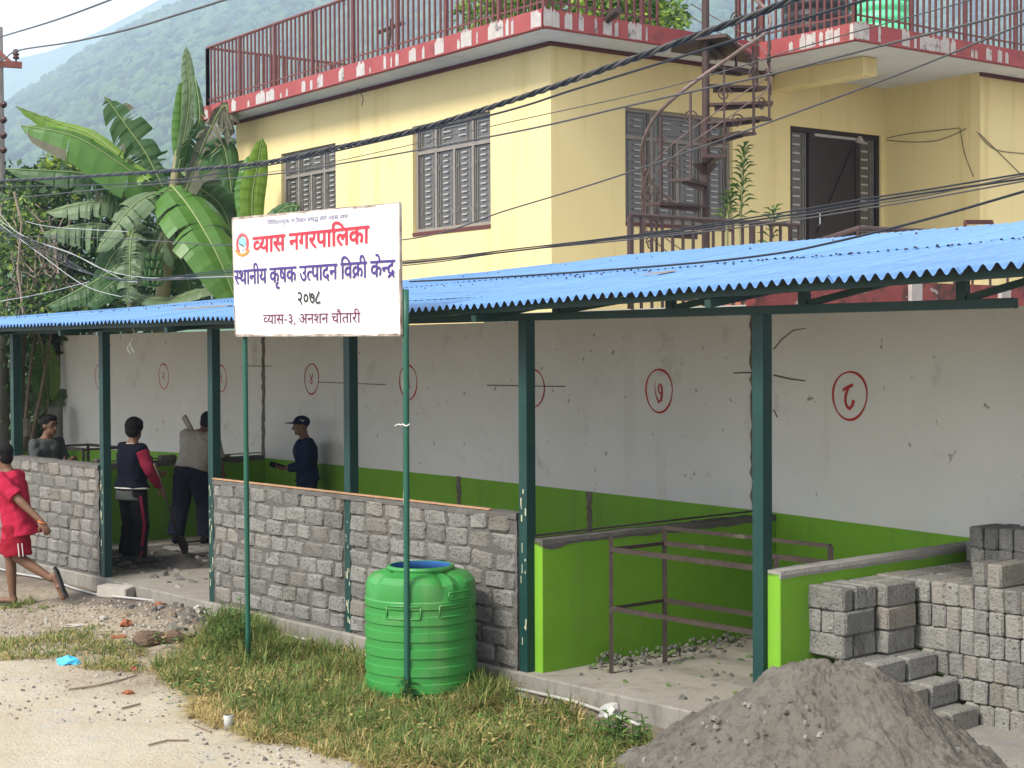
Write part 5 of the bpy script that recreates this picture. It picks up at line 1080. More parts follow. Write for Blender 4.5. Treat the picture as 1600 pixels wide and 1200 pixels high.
for i in range(k):          # toothed red ring
    a, c = 2 * math.pi * (i + .2) / k, 2 * math.pi * (i + .8) / k
    if -2.2 < (math.atan2(math.sin(a), math.cos(a))) < -.95: continue
    b.add([EM(.78 * math.cos(a), .78 * math.sin(a)), EM(.78 * math.cos(c), .78 * math.sin(c)), EM(1.0 * math.cos(c), 1.0 * math.sin(c)), EM(1.0 * math.cos(a), 1.0 * math.sin(a))], [(0, 1, 2, 3)])
    a2, c2 = 2 * math.pi * i / k, 2 * math.pi * (i + 1) / k
    b.add([EM(.68 * math.cos(a2), .68 * math.sin(a2)), EM(.68 * math.cos(c2), .68 * math.sin(c2)), EM(.8 * math.cos(c2), .8 * math.sin(c2)), EM(.8 * math.cos(a2), .8 * math.sin(a2))], [(0, 1, 2, 3)])
b.build('emblem_ring', M['redtext'], sign)
b = MB(); q = [(.0, .62), (.3, .5), (.52, .25), (.55, -.05), (.35, -.2), (.05, -.08), (-.3, .0), (-.5, .1), (-.42, .4)]
b.add([EM(x, y, .0192) for x, y in q], [tuple(range(len(q)))]); b.build('emblem_hills', M['skyblue'], sign)
b = MB(); brush(b, lambda x, y: EM(x, y, .0196), [(-.5, .08), (-.25, -.08), (.02, -.12), (.28, -.32), (.2, -.55), (-.02, -.66)], .09); b.build('emblem_line', M['blacktext'], sign)
b = MB(); brush(b, lambda x, y: EM(x, y, .02), [(-1.0, -.52), (-.6, -.86), (0, -.98), (.6, -.86), (1.0, -.52)], .26); b.build('emblem_ribbon', M['orange'], sign)

# ================================================================== WATER TANK
tc = at_z(655, 1095, 0); TY = tc[1] + .19
tcx = (655.5 - 800) / FPX * TY
TC = vec(tcx, TY, -.02)
tank = thing('water_tank', 'green plastic water tank with open top standing in the grass', 'water tank', TC)
R0 = .405
prof = [(.0, 0), (R0 - .03, 0), (R0 - .008, .02), (R0 - .004, .05)]
for z0 in (.115, .235, .365, .485, .60):    # ribbed belts
    prof += [(R0 - .004, z0 - .008), (R0 + .005, z0 - .003), (R0 + .004, z0 + .058), (R0 - .004, z0 + .063)]
prof += [(R0 - .004, .70), (R0 + .004, .712), (R0 + .004, .755), (R0 - .004, .765), (R0 - .002, .84), (R0 - .012, .885), (R0 - .05, .925), (R0 - .11, .945), (.255, .953), (.24, .956)]
b = MB(); b.lathe(prof, TC, 64, cap0=True)
V = np.array(b.v)                            # moulded channels across the shoulder, slightly out of round
for i in range(len(V)):
    q = V[i] - TC; a = math.atan2(q[1], q[0]); r = math.hypot(q[0], q[1])
    if q[2] > .80 and r > .24:
        g = sum(math.exp(-(((a - c + math.pi) % (2 * math.pi) - math.pi) / .11) ** 2) for c in (-.72, -1.05, -2.55, .9, 2.3))
        V[i][:2] = TC[:2] + q[:2] * (1 - .05 * min(g, 1.0)); V[i][2] -= .02 * min(g, 1)
    V[i][:2] += (V[i][:2] - TC[:2]) * .006 * math.sin(2 * a + 1) + .0
b.v = [tuple(p) for p in V]; b.build('body', M['tank'], tank, smooth=True)
tank.children[0].data.set_sharp_from_angle(angle=math.radians(28))
b = MB(); b.lathe([(.24, .95), (.25, .957), (.25, .972), (.243, .984), (.230, .986), (.222, .978)], TC, 48); b.build('neck_rim', M['tank'], tank, smooth=True)
b = MB(); b.lathe([(.2215, .984), (.2215, .93), (.30, .885), (.365, .8), (.375, .6), (.375, .03), (.0, .03)], TC, 48); b.build('inner_lining', M['tankin'], tank, smooth=True)
for a0, a1, z0, z1 in ((-2.15, -1.52, .645, .735), (-1.18, -.45, .655, .735), (-1.0, -.45, .775, .825)):
    b = MB(); ks = 10; f = lambda a, z, r: TC + vec(r * math.cos(a), r * math.sin(a), z)
    for (p, q) in (((a0, z0), (a1, z0)), ((a0, z1), (a1, z1))):
        b.tube([f(p[0] + (q[0] - p[0]) * i / ks, p[1], R0 + .004) for i in range(ks + 1)], .006, 5)
    for a in (a0, a1): b.tube([f(a, z0, R0 + .004), f(a, z1, R0 + .004)], .006, 5)
    b.build('moulded_panel', M['tank'], tank, smooth=True)

# ================================================================== TABLE FRAMES
def table_frame(label, s0, s1, t0, t1, zb, zt, zl, zu, m_):
    t_ = thing('table_frame', label, 'table frame', S((s0 + s1) / 2, (t0 + t1) / 2, zb))
    bar = lambda p, q, w=.028, nm='rail': (lambda b: (b.bar(S(*p), S(*q), w, w), b.build(nm, m_, t_)))(MB())
    for s in (s0, s1):
        bar((s, t0, zb), (s, t0, zt + (.09 if zu else 0)), .03, 'leg'); bar((s, t1, zb), (s, t1, zu or zt), .034, 'leg')
        bar((s, t0, zt), (s, t1, zt), .026)
        if zl: bar((s, t0, zl), (s, t1, zl), .022)
    for t in (t0, t1):
        bar((s0, t, zt), (s1, t, zt), .034)
        if zl: bar((s0, t, zl), (s1, t, zl), .032)
    if zu: bar((s0, t1, zu), (s1, t1, zu), .026)
table_frame('rusty angle iron table frame in the nearest open stall', 9.40, 10.95, .40, .96, .182, 1.085, .655, 1.20, M['rust'])
PA = on_plane(125, 702, S(-1.6, 0, 0), d); sa, ta = st_of(PA)
table_frame('dark rusty table frame in the left stall behind the block wall', -2.5, -1.5, ta, ta + .55, .182, PA[2], .6, 0, M['rust'])

# ================================================================== SAND, RUBBLE, LITTER
PC = S(12.17, -.60, 0); PRIDGE = math.atan2(-.85, .45)
V = []; KR, KA = 150, 420
for i in range(KR + 1):
    r = 1.55 * (i / KR) ** .9
    for j in range(KA):
        a = 2 * math.pi * j / KA
        x, y = r * math.cos(a), r * math.sin(a)
        el = 1 + .10 * math.sin(2 * a + .6)
        h = .895 - .68 * math.sqrt((r * el) ** 2 + .04) + .03 + .035 * math.exp(-((r - .3) / .2) ** 2) * math.sin(a * 2 + 2)
        h += .05 * math.exp(-(math.sin((a - PRIDGE) / 2) / .22) ** 2) * min(1, r * 2.5)
        h += .07 * mnoise.noise((x * 2.3, y * 2.3, 5)) + .04 * mnoise.noise((x * 6, y * 6, 1)) + .03 * mnoise.noise((x * 13, y * 13, 2)) + .018 * mnoise.noise((x * 33, y * 33, 2)) + .008 * mnoise.noise((x * 70, y * 70, 6))
        V.append((PC[0] + x, PC[1] + y, max(h, -.08)))
F = [(i * KA + j, (i + 1) * KA + j, (i + 1) * KA + (j + 1) % KA, i * KA + (j + 1) % KA) for i in range(KR) for j in range(KA)]
sp_o = place('sand_pile', mesh_np('sand_pile', np.array(V) - PC, F, M['sand'], smooth=True), loc=PC, label='heap of grey brown building sand in front of the concrete blocks', cat='sand pile')
# spilled sand over the floor right of the stack
V = []; 
for i in range(41):
    for j in range(41):
        s, t = 11.9 + 3.2 * i / 40, -.5 + 1.75 * j / 40
        V.append(S(s, t, .172 + .04 * max(0, 1 - abs(t - .5) / 1.0) * (.5 + .5 * mnoise.noise((s * 2, t * 2, 9))) + .012 * mnoise.noise((s * 9, t * 9, 3)) - (.22 if i in (0,) or j in (0,) else 0)))
ii = np.arange(41 * 41).reshape(41, 41); F = np.stack([ii[:-1, :-1], ii[1:, :-1], ii[1:, 1:], ii[:-1, 1:]], -1).reshape(-1, 4)
place('spilled_sand', mesh_np('spilled_sand', V, F, M['greysand'], smooth=True), kind='stuff', label='pale gravelly sand spilled at the foot of the block stack')
def chips(name, pts, smin, smax_, mats, label, flat=.5):
    b = MB()
    for P in pts:
        r = rnd.uniform(smin, smax_); a = rnd.uniform(0, 6.3); k = rnd.choice((4, 5, 6)); h = r * rnd.uniform(.25, flat)
        tx, ty = rnd.uniform(-.35, .35), rnd.uniform(-.35, .35)
        lo, hi = [], []
        for i in range(k):
            q = a + 2 * math.pi * i / k; rr = r * rnd.uniform(.6, 1.1); x, y = rr * math.cos(q), rr * math.sin(q)
            lo.append(P + vec(x, y, -.004)); hi.append(P + vec(x * .75, y * .75, h + x * tx + y * ty))
        F = [tuple(k + i for i in range(k))] + [(i, (i + 1) % k, k + (i + 1) % k, k + i) for i in range(k)]
        b.add(lo + hi, F, rnd.randrange(len(mats)))
    return b.build(name, mats, kind='stuff', label=label)
pts = []
for _ in range(190):
    s = 9.08 + abs(rnd.gauss(0, .16)); t = rnd.uniform(.4, 2.3)
    pts.append(S(s, t, .186 + max(0, .08 - abs(s - 9.1) * .3) * rnd.random()))
for _ in range(60): pts.append(S(rnd.uniform(9.1, 11), rnd.uniform(.1, 2.2), .184))
chips('rubble', pts, .006, .036, [M['chip'], M['chip'], M['chipg'], M['mortar']], 'broken plaster chips lying along the green partition')
pts = [S(rnd.uniform(.3, 3.6), rnd.uniform(.2, 2.6), .184) for _ in range(120)]
chips('rubble', pts, .015, .09, [M['chip'], M['mortar'], M['slab']], 'grey rubble on the floor around the men at work', .3)
# mixed mortar heap and flattened sacks between the workers
for (s, t, a_, c_, h_, lb) in ((1.95, 1.0, .36, .26, .13, 'dark heap of wet mortar on the floor by the shovel'),):
    V = []; PCm = S(s, t, .182)
    for i in range(13):
        for j in range(28):
            r = i / 12; an = 2 * math.pi * j / 28; x, y = a_ * r * math.cos(an), c_ * r * math.sin(an)
            V.append(PCm + d * x + n * y + Z * (h_ * (1 - r ** 1.4) + .03 * mnoise.noise((x * 8, y * 8, 3)) * (1 - r) - .01 * (i == 12)))
    F = [(i * 28 + j, (i + 1) * 28 + j, (i + 1) * 28 + (j + 1) % 28, i * 28 + (j + 1) % 28) for i in range(12) for j in range(28)]
    place('mortar_heap', mesh_np('mortar_heap', np.array(V) - PCm, F, M['wetmortar'], smooth=True), loc=PCm, label=lb, cat='mortar heap')
V = []; PCm = S(1.15, 1.55, .182)
for i in range(9):
    for j in range(48):
        r = i / 8; an = 2 * math.pi * j / 48; q = 1 + .28 * mnoise.noise((math.cos(an) * 1.6, math.sin(an) * 1.6, 4)) + .1 * mnoise.noise((math.cos(an) * 5, math.sin(an) * 5, 1))
        x, y = 1.15 * r * q * math.cos(an), 1.35 * r * q * math.sin(an)
        V.append(PCm + d * x + n * y + Z * (.008 + .012 * abs(mnoise.noise((x * 7, y * 7, 2))) if i < 8 else -.003))
F = [(i * 48 + j, (i + 1) * 48 + j, (i + 1) * 48 + (j + 1) % 48, i * 48 + (j + 1) % 48) for i in range(8) for j in range(48)]
place('wet_mortar', mesh_np('wet_mortar', V, F, M['wetmortar'], smooth=True), kind='stuff', label='dark wet mortar spread over the floor where the men work')
b = MB(); cs = S(1.2, 1.8, .19)
g = [[S(.55 + 1.3 * i / 14, 1.55 + .55 * j / 8, .192 + .03 * abs(mnoise.noise((i * .6, j * .7, 2))) + .015 * rnd.random()) for i in range(15)] for j in range(9)]
for j in range(8):
    for i in range(14): b.add([g[j][i], g[j][i + 1], g[j + 1][i + 1], g[j + 1][i]], [(0, 1, 2, 3)])
b.build('cement_sack', M['chip'], label='flattened pale cement sack on the floor behind the shovel', cat='sack', org=cs)

def px_ground(x, y): P = at_z(x, y, 0); P[2] = ground_z(P[0], P[1]); return P
# pebbles
pts = []
for _ in range(1500):
    x, y = rnd.uniform(-40, 520), rnd.uniform(930, 1130)
    if rnd.random() < .5: x, y = rnd.uniform(0, 260), rnd.uniform(950, 1010)
    pts.append(px_ground(x, y))
for _ in range(420): pts.append(px_ground(rnd.uniform(300, 760), rnd.uniform(1110, 1200)))
for _ in range(260): pts.append(px_ground(rnd.uniform(230, 640), 960 + (rnd.uniform(230, 640) - 230) * .1 + rnd.uniform(-10, 40)))
chips('gravel', pts, .005, .022, [M['stone'], M['stone'], M['chip'], M['twig']], 'small pale stones scattered over the dirt verge', .8)
pts = [px_ground(rnd.gauss(320, 45), rnd.gauss(975, 12)) for _ in range(70)] + [px_ground(rnd.uniform(470, 570), rnd.gauss(1020, 6)) for _ in range(60)]
chips('earth_clods', pts, .02, .06, [M['mortar'], M['chip'], M['twig']], 'dark clods of earth along the foot of the kerb', .8)
def litter(name, px, py, pts, r, mm, label, cat, lift=.01):
    b = MB(); P0 = px_ground(px, py); b.tube([P0 + vec(*p) + Z * lift for p in pts], r, 7); b.build(name, mm, label=label, cat=cat, org=P0, smooth=True)
def crumple(name, px, py, sx_, sy_, sz_, mm, label, cat, sd=0):
    P0 = px_ground(px, py); bmx = bmesh.new(); bmesh.ops.create_icosphere(bmx, subdivisions=2, radius=1)
    for v in bmx.verts:
        q = 1 + .55 * mnoise.noise(v.co * 1.7 + Vector((sd, 0, 0))); v.co = Vector((v.co.x * sx_ * q, v.co.y * sy_ * q, max(v.co.z, -.3) * sz_ * q))
    me = bpy.data.meshes.new(name); bmx.to_mesh(me); bmx.free(); me.materials.append(mm)
    place(name, me, loc=P0 + Z * sz_ * .3, label=label, cat=cat)
crumple('plastic_bag', 106, 1037, .10, .07, .05, M['bluebag'], 'crumpled bright blue plastic bag on the roadside dirt', 'plastic bag', 1)
crumple('brick_fragment', 197, 990, .055, .05, .05, M['orangetrash'], 'orange brown brick fragment beside the rotten log', 'brick fragment', 2)
crumple('wrapper', 186, 1002, .09, .04, .02, M['orangetrash'], 'flattened orange wrapper left of the rotten log', 'wrapper', 3)
crumple('orange_scrap', 249, 965, .05, .03, .025, M['orangetrash'], 'small orange scrap on the dark earth near the kerb', 'litter', 4)
crumple('red_scrap', 209, 1046, .03, .02, .018, M['redtrash'], 'small red scrap at the edge of the grass', 'litter', 5)
crumple('plastic_bag', 953, 1128, .085, .055, .07, M['whitep'], 'crumpled white plastic bag by the slab edge', 'plastic bag', 6)
crumple('white_scrap', 812, 1102, .05, .025, .03, M['whitep'], 'small white scrap in the grass right of the tank', 'litter', 7)
crumple('white_scrap', 120, 982, .13, .035, .02, M['stone'], 'thin pale board scrap lying on the gravel', 'litter', 8)
crumple('stone', 163, 981, .045, .04, .04, M['stone'], 'round pale stone left of the brick fragment', 'stone', 9)
crumple('stone', 309, 970, .04, .04, .06, M['stone'], 'upright pale stone on the earth heap', 'stone', 10)
crumple('stone', 200, 1085, .04, .03, .025, M['orangetrash'], 'small brown stone on the road below the twig', 'stone', 11)
chips('sand_clods', [PC + vec(q * math.cos(a), q * math.sin(a), max(0, .895 - .68 * math.sqrt(q * q + .04)) + .02) for q, a in [(rnd.uniform(.15, 1.5) ** .8 * 1.1, rnd.uniform(2.2, 6.6)) for _ in range(260)]], .006, .026, [M['sand'], M['sand'], M['chip']], 'small stones and clods caught in the sand heap', .9)
P0 = px_ground(357, 1141); b = MB(); b.lathe([(.0, 0), (.028, 0), (.034, .10), (.03, .102)], P0, 12); b.build('paper_cup', M['whitep'], label='small white paper cup at the edge of the road', cat='cup', org=P0, smooth=True)
# rotten log
P0 = px_ground(262, 1010); b = MB(); b.tube([P0 + vec(-.24, -.13, .045), P0 + vec(-.19, -.1, .055), P0 + vec(-.1, -.05, .065), P0 + vec(-.02, -.01, .05), P0 + vec(.06, .03, .06), P0 + vec(.13, .05, .04), P0 + vec(.22, .09, .05)], [.05, .07, .066, .05, .058, .035, .015], 11)
V = np.array(b.v); V += np.array([[.04 * mnoise.noise(p * 11), .04 * mnoise.noise(p * 11 + 5), .035 * mnoise.noise(p * 11 + 9)] for p in V]); b.v = [tuple(p) for p in V]
b.build('rotten_log', M['wood'], label='short rotten brown log lying on the verge', cat='log', org=P0)
for pts, lb in (([(107, 1079), (150, 1074), (185, 1066), (215, 1059)], 'long thin twig with a fork lying on the road edge'), ([(190, 1110), (219, 1102)], 'short dark twig on the road'), ([(232, 1167), (262, 1160), (295, 1160)], 'thin curved twig near the bottom of the picture'), ([(300, 1133), (330, 1146)], 'faint twig next to the grass edge')):
    P = [px_ground(*p) + Z * .012 for p in pts]; b = MB(); b.tube(P, .007, 5); b.build('twig', M['twig'], label=lb, cat='twig', org=P[0])
# loose block by the kerb
P0 = px_ground(181, 943); me = rough_block(.36, .12, .17, .012, .005, 77); me.name = 'loose_block'; me.materials.append(M['stone'])
place('loose_block', me, loc=P0 + Z * .055, rot=(0, .03, YAW - math.pi / 2 + .42), label='single pale concrete block lying on the ground by the kerb', cat='concrete block')
# hose along the slab
P = [px_ground(*p) + Z * .02 for p in [(-20, 893), (30, 905), (80, 916), (112, 928), (148, 939), (180, 946), (212, 948), (270, 952), (300, 962), (335, 976), (380, 992), (430, 1003), (500, 1016), (560, 1029), (620, 1044), (700, 1060), (760, 1078), (830, 1096), (900, 1112), (960, 1132), (1000, 1145)]]
b = MB(); b.tube(P, .0125, 7); b.build('water_hose', M['pipeb'], label='thin grey hose running along the foot of the slab', cat='hose', org=P[0], smooth=True)

# ================================================================== PEOPLE
def prim_cap(p0, p1, r0, r1, ends=(True, True), k=14):
    p0, p1 = vec(*p0), vec(*p1); t = unit(p1 - p0); x = np.cross(t, vec(.2, .1, 1)); x = unit(x); y = np.cross(t, x)
    rings = []
    if ends[0]:
        for q in (-.95, -.6): rings.append((p0 + t * r0 * q, r0 * math.sqrt(1 - q * q)))
    rings += [(p0, r0), ((p0 + p1) / 2, (r0 + r1) / 2), (p1, r1)]
    if ends[1]:
        for q in (.6, .95): rings.append((p1 + t * r1 * q, r1 * math.sqrt(1 - q * q)))
    V = [c + (x * math.cos(a) + y * math.sin(a)) * r for c, r in rings for a in np.linspace(0, 2 * math.pi, k + 1)[:-1]]
    F = [(i * k + j, i * k + (j + 1) % k, (i + 1) * k + (j + 1) % k, (i + 1) * k + j) for i in range(len(rings) - 1) for j in range(k)]
    F += [tuple(range(k - 1, -1, -1)), tuple((len(rings) - 1) * k + j for j in range(k))]
    return V, F
def prim_ell(c, r, ax=None, k=16, rows=10):
    c = vec(*c); A = np.eye(3) if ax is None else np.array(ax, float)      # rows = axes
    V = []
    for i in range(1, rows):
        th = math.pi * i / rows
        for j in range(k):
            a = 2 * math.pi * j / k; q = vec(math.sin(th) * math.cos(a) * r[0], math.sin(th) * math.sin(a) * r[1], math.cos(th) * r[2]); V.append(c + q @ A)
    V += [c + vec(0, 0, r[2]) @ A, c + vec(0, 0, -r[2]) @ A]
    F = [(i * k + j, (i + 1) * k + j, (i + 1) * k + (j + 1) % k, i * k + (j + 1) % k) for i in range(rows - 2) for j in range(k)]
    nn = (rows - 1) * k
    F += [(j, (j + 1) % k, nn) for j in range(k)] + [((rows - 2) * k + (j + 1) % k, (rows - 2) * k + j, nn + 1) for j in range(k)]
    return V, F
def prim_loft(rings, k=20):       # rings: (centre, X axis, Y axis, rx, ry)
    V = []
    for c, X, Y, rx, ry in rings:
        for j in range(k):
            a = 2 * math.pi * j / k; ca, sa_ = math.cos(a), math.sin(a)
            V.append(vec(*c) + X * (abs(ca) ** .85 * np.sign(ca)) * rx + Y * (abs(sa_) ** .85 * np.sign(sa_)) * ry)
    F = [(i * k + j, i * k + (j + 1) % k, (i + 1) * k + (j + 1) % k, (i + 1) * k + j) for i in range(len(rings) - 1) for j in range(k)]
    F += [tuple(range(k - 1, -1, -1)), tuple((len(rings) - 1) * k + j for j in range(k))]
    return V, F
def remesh(prims, voxel, mats, name, smooth=3, fold=0.0):
    b = MB()
    for V, F in prims: b.add(V, F)
    me = b.mesh('tmp', mats); o = bpy.data.objects.new('tmp', me); link(o)
    bmx = bmesh.new(); bmx.from_mesh(me); bmesh.ops.recalc_face_normals(bmx, faces=bmx.faces); bmx.to_mesh(me); bmx.free()
    r = o.modifiers.new('r', 'REMESH'); r.mode = 'VOXEL'; r.voxel_size = voxel; r.use_smooth_shade = True
    sm = o.modifiers.new('s', 'SMOOTH'); sm.iterations = smooth; sm.factor = .5
    dg = bpy.context.evaluated_depsgraph_get(); out = bpy.data.meshes.new_from_object(o.evaluated_get(dg)); out.name = name
    bpy.data.objects.remove(o); bpy.data.meshes.remove(me)
    if fold:      # soft creases in cloth
        nn = [v.normal.copy() for v in out.vertices]
        for v, q in zip(out.vertices, nn):
            c = v.co; f = mnoise.noise(Vector((c.x * 9, c.y * 9, c.z * 5 + 3))) + .6 * mnoise.noise(Vector((c.x * 16 + c.z * 9, c.y * 16, c.z * 13)))
            v.co = c + q * (fold * 1.25 * (f - .1))
    out.materials.clear(); out.materials.append(mats if not isinstance(mats, list) else mats[0])
    out.polygons.foreach_set('use_smooth', [True] * len(out.polygons))
    return out
def head_prims(hc, fwd, up, sc=1.0):
    fwd = unit(fwd); up = unit(up - fwd * (up @ fwd)); rt = np.cross(fwd, up); A = [rt, fwd, up]; P = []
    P.append(prim_ell(hc + up * .02 * sc, (.074 * sc, .093 * sc, .098 * sc), A))
    P.append(prim_ell(hc + fwd * .022 * sc - up * .055 * sc, (.058 * sc, .066 * sc, .07 * sc), A))
    P.append(prim_ell(hc + fwd * .072 * sc - up * .088 * sc, (.026 * sc, .022 * sc, .02 * sc), A))
    P.append(prim_cap(hc + fwd * .088 * sc + up * .008 * sc, hc + fwd * .108 * sc - up * .028 * sc, .009 * sc, .015 * sc))
    P.append(prim_ell(hc + fwd * .082 * sc - up * .06 * sc, (.026 * sc, .012 * sc, .012 * sc), A))
    P.append(prim_ell(hc + fwd * .075 * sc + up * .028 * sc, (.05 * sc, .018 * sc, .012 * sc), A))
    for sg in (-1, 1): P.append(prim_ell(hc + rt * sg * .076 * sc - fwd * .008 * sc - up * .012 * sc, (.011 * sc, .022 * sc, .033 * sc), A))
    return P, (rt, fwd, up)
def hand_prims(wr, dirv, palm, curl=.5, sc=1.0):
    """wr wrist point, dirv direction of the hand, palm = palm normal (fingers curl towards it)"""
    dirv = unit(dirv); palm = unit(palm - dirv * (palm @ dirv)); side = np.cross(dirv, palm); P = []
    P.append(prim_ell(wr + dirv * .045 * sc, (.040 * sc, .016 * sc, .05 * sc), [side, palm, dirv]))
    for i, (o_, ln) in enumerate(((-.030, .062), (-.010, .075), (.010, .070), (.029, .055))):
        p = wr + dirv * .082 * sc + side * o_ * sc; dd = unit(dirv + side * o_ * 2.2); a = 0
        for seg, q in enumerate((.45, .32, .25)):
            a += curl * (.55, .8, .6)[seg]; v_ = dd * math.cos(a) + palm * math.sin(a); p2 = p + v_ * ln * q * sc * 1.15
            P.append(prim_cap(p, p2, (.0105, .0098, .009)[seg] * sc, (.0098, .009, .0078)[seg] * sc, k=8)); p = p2
    p = wr + dirv * .025 * sc - side * .034 * sc; v_ = unit(dirv * .8 - side * .75 + palm * .25)
    p2 = p + v_ * .038 * sc; P.append(prim_cap(p, p2, .013 * sc, .0115 * sc, k=8)); v_ = unit(dirv + palm * .5 * (curl + .3) - side * .15); P.append(prim_cap(p2, p2 + v_ * .03 * sc, .011 * sc, .009 * sc, k=8))
    return P
def torso_rings(pel, nk, rt, k=1.0, widths=None):
    ax = unit(nk - pel); rt = unit(rt - ax * (rt @ ax)); fw = np.cross(ax, rt); L = np.linalg.norm(nk - pel)
    tb = widths or [(-.16, .12, .085), (-.04, .158, .112), (.10, .15, .106), (.30, .135, .095), (.52, .15, .105), (.74, .165, .112), (.90, .15, .085), (.99, .085, .06), (1.05, .055, .055)]
    return [(pel + ax * L * q, rt, fw, w_ * k, e * k) for q, w_, e in tb], ax, rt, fw
def person(label, loc, rotz, J, clothes, hair='short', sc=1.0, extra=None, shoe=None, face=True):
    p = thing('person', label, 'person', loc); p.rotation_euler = (0, 0, rotz)
    J = {k: (vec(*v) * sc if isinstance(v, tuple) and k not in ('hf', 'hu', 'rt') else v) for k, v in J.items()}
    pel, nk, hc = J['pel'], J['nk'], J['hc']; rt = vec(*J['rt']); kx = sc * J.get('bulk', 1.0)
    rings, ax, rt, fw = torso_rings(pel, nk, rt, kx)
    P = [prim_loft(rings)]
    hp, frame = head_prims(hc, vec(*J['hf']), vec(*J.get('hu', (0, 0, 1))), sc)
    P += hp; P.append(prim_cap(nk - ax * .03, hc - frame[2] * .045 * sc - frame[1] * .012 * sc, .058 * sc, .052 * sc))
    arms = {}
    for sd in 'lr':
        sh, el, wr = J[sd + 'sh'], J[sd + 'el'], J[sd + 'wr']; arms[sd] = (sh, el, wr)
        P += [prim_cap(nk - ax * .05 * sc, sh, .05 * kx, .052 * kx), prim_cap(sh, el, .05 * kx, .039 * kx), prim_cap(el, wr, .04 * kx, .026 * kx)]
        P += hand_prims(wr, J.get(sd + 'hd', wr - el), vec(*J.get(sd + 'palm', (0, 1, 0))), J.get('curl' + sd, .5), sc * .95)
        hip, kn, an, toe = J[sd + 'hip'], J[sd + 'kn'], J[sd + 'an'], J[sd + 'toe']
        P += [prim_cap(hip, kn, .083 * kx, .053 * kx), prim_cap(kn, kn + (an - kn) * .35, .053 * kx, .052 * kx), prim_cap(kn + (an - kn) * .35, an, .052 * kx, .034 * kx)]
        ft = unit(toe - an); fdn = J.get(sd + 'sole', vec(0, 0, -1)); heel = an + unit(vec(*fdn)) * .045 * sc - ft * .02
        P += [prim_cap(an, heel, .034 * sc, .034 * sc), prim_cap(heel, toe, .034 * sc, .026 * sc), prim_ell((heel + toe) / 2, (.04 * sc, .04 * sc, .026 * sc))]
    body = place('body', remesh(P, .0085, M['skin'], 'body'), p)
    # face details
    if face:
        for sg in (-1, 1):
            b = MB(); c = hc + frame[1] * .083 * sc + frame[0] * sg * .031 * sc + frame[2] * .010 * sc
            V, F = prim_ell(c, (.013 * sc, .007 * sc, .0065 * sc), frame, 8, 6); b.add(V, F); b.build('eye', M['hair'], p, local=True)
            b = MB(); b.tube([hc + frame[1] * .091 * sc + frame[0] * sg * q * sc + frame[2] * z_ * sc for q, z_ in ((.014, .030), (.032, .035), (.048, .027))], .005 * sc, 5); b.build('eyebrow', M['hair'], p, local=True)
    # hair
    if hair:
        q = 1.03 if hair == 'short' else 1.2
        HP = [prim_ell(hc + frame[2] * .042 * sc - frame[1] * .02 * sc, (.084 * q * sc, .095 * q * sc, .088 * q * sc), frame), prim_ell(hc - frame[1] * .045 * sc - frame[2] * .01 * sc, (.074 * q * sc, .062 * q * sc, .085 * sc), frame), prim_ell(hc + frame[1] * .035 * sc + frame[2] * .092 * sc, (.066 * sc, .055 * sc, .035 * sc * q), frame)]
        r_ = random.Random(len(label))
        for _ in range(60):
            a, e = r_.uniform(0, 6.28), r_.uniform(.0, 1.4); v_ = frame[0] * math.cos(a) * math.cos(e) + frame[1] * (math.sin(a) * math.cos(e) * 1.05) + frame[2] * math.sin(e)
            if v_ @ frame[1] > .55 and v_ @ frame[2] < .6: continue
            c = hc + v_ * .085 * sc * q + frame[2] * .03 * sc; HP.append(prim_cap(c, c + (v_ * .6 - frame[2] * .6) * .022 * sc, .012 * sc, .006 * sc, k=6))
        place('hair', remesh(HP, .008, M['hair'], 'hair', 1), p)
    for nm, fn in clothes: place(nm, fn(J, rings, ax, rt, fw, arms, kx, sc), p)
    if shoe:
        for sd in 'lr':
            an, toe = J[sd + 'an'], J[sd + 'toe']; ft = unit(toe - an); heel = an + unit(vec(*J.get(sd + 'sole', vec(0, 0, -1)))) * .045 * sc - ft * .03
            place('shoe', remesh([prim_cap(heel, toe, .043 * sc, .036 * sc), prim_cap(an * .5 + heel * .5, heel, .043 * sc, .045 * sc), prim_ell((heel + toe) / 2, (.047 * sc, .047 * sc, .033 * sc))], .009, shoe, 'shoe', 2), p)
    return p
def shirt(m_, sleeve=.75, inf=.016, hem=-.06, cut=None, cuff=.068, hw=(.176, .130)):
    def f(J, rings, ax, rt, fw, arms, kx, sc):
        L = np.linalg.norm(J['nk'] - J['pel'])
        R = [(J['pel'] + ax * L * hem, rt, fw, hw[0] * kx + inf, hw[1] * kx + inf)] + [(c, X, Y, max(rx, .145 * kx) + inf if i < 5 else rx + inf * .8, ry + inf) for i, (c, X, Y, rx, ry) in enumerate(rings[1:8])]
        R = [R[0]] + [q for q in R[1:] if ((q[0] - J['pel']) @ ax) > L * hem + .01]
        P = [prim_loft(R)]
        for sd in 'lr':
            sh, el, wr = arms[sd]
            P.append(prim_cap(J['nk'] - ax * .06, sh, .055 * kx, .058 * kx + inf * .5))
            if sleeve <= 1: P.append(prim_cap(sh, sh + (el - sh) * sleeve, .056 * kx + inf * .6, cuff * kx, (True, False)))
            else:
                P += [prim_cap(sh, el, .058 * kx + inf * .6, .050 * kx + inf * .5), prim_cap(el, el + (wr - el) * (sleeve - 1), .050 * kx + inf * .4, .040 * kx + inf * .2, (True, False))]
        return remesh(P, .011, m_, 'shirt', 2, .012)
    return f
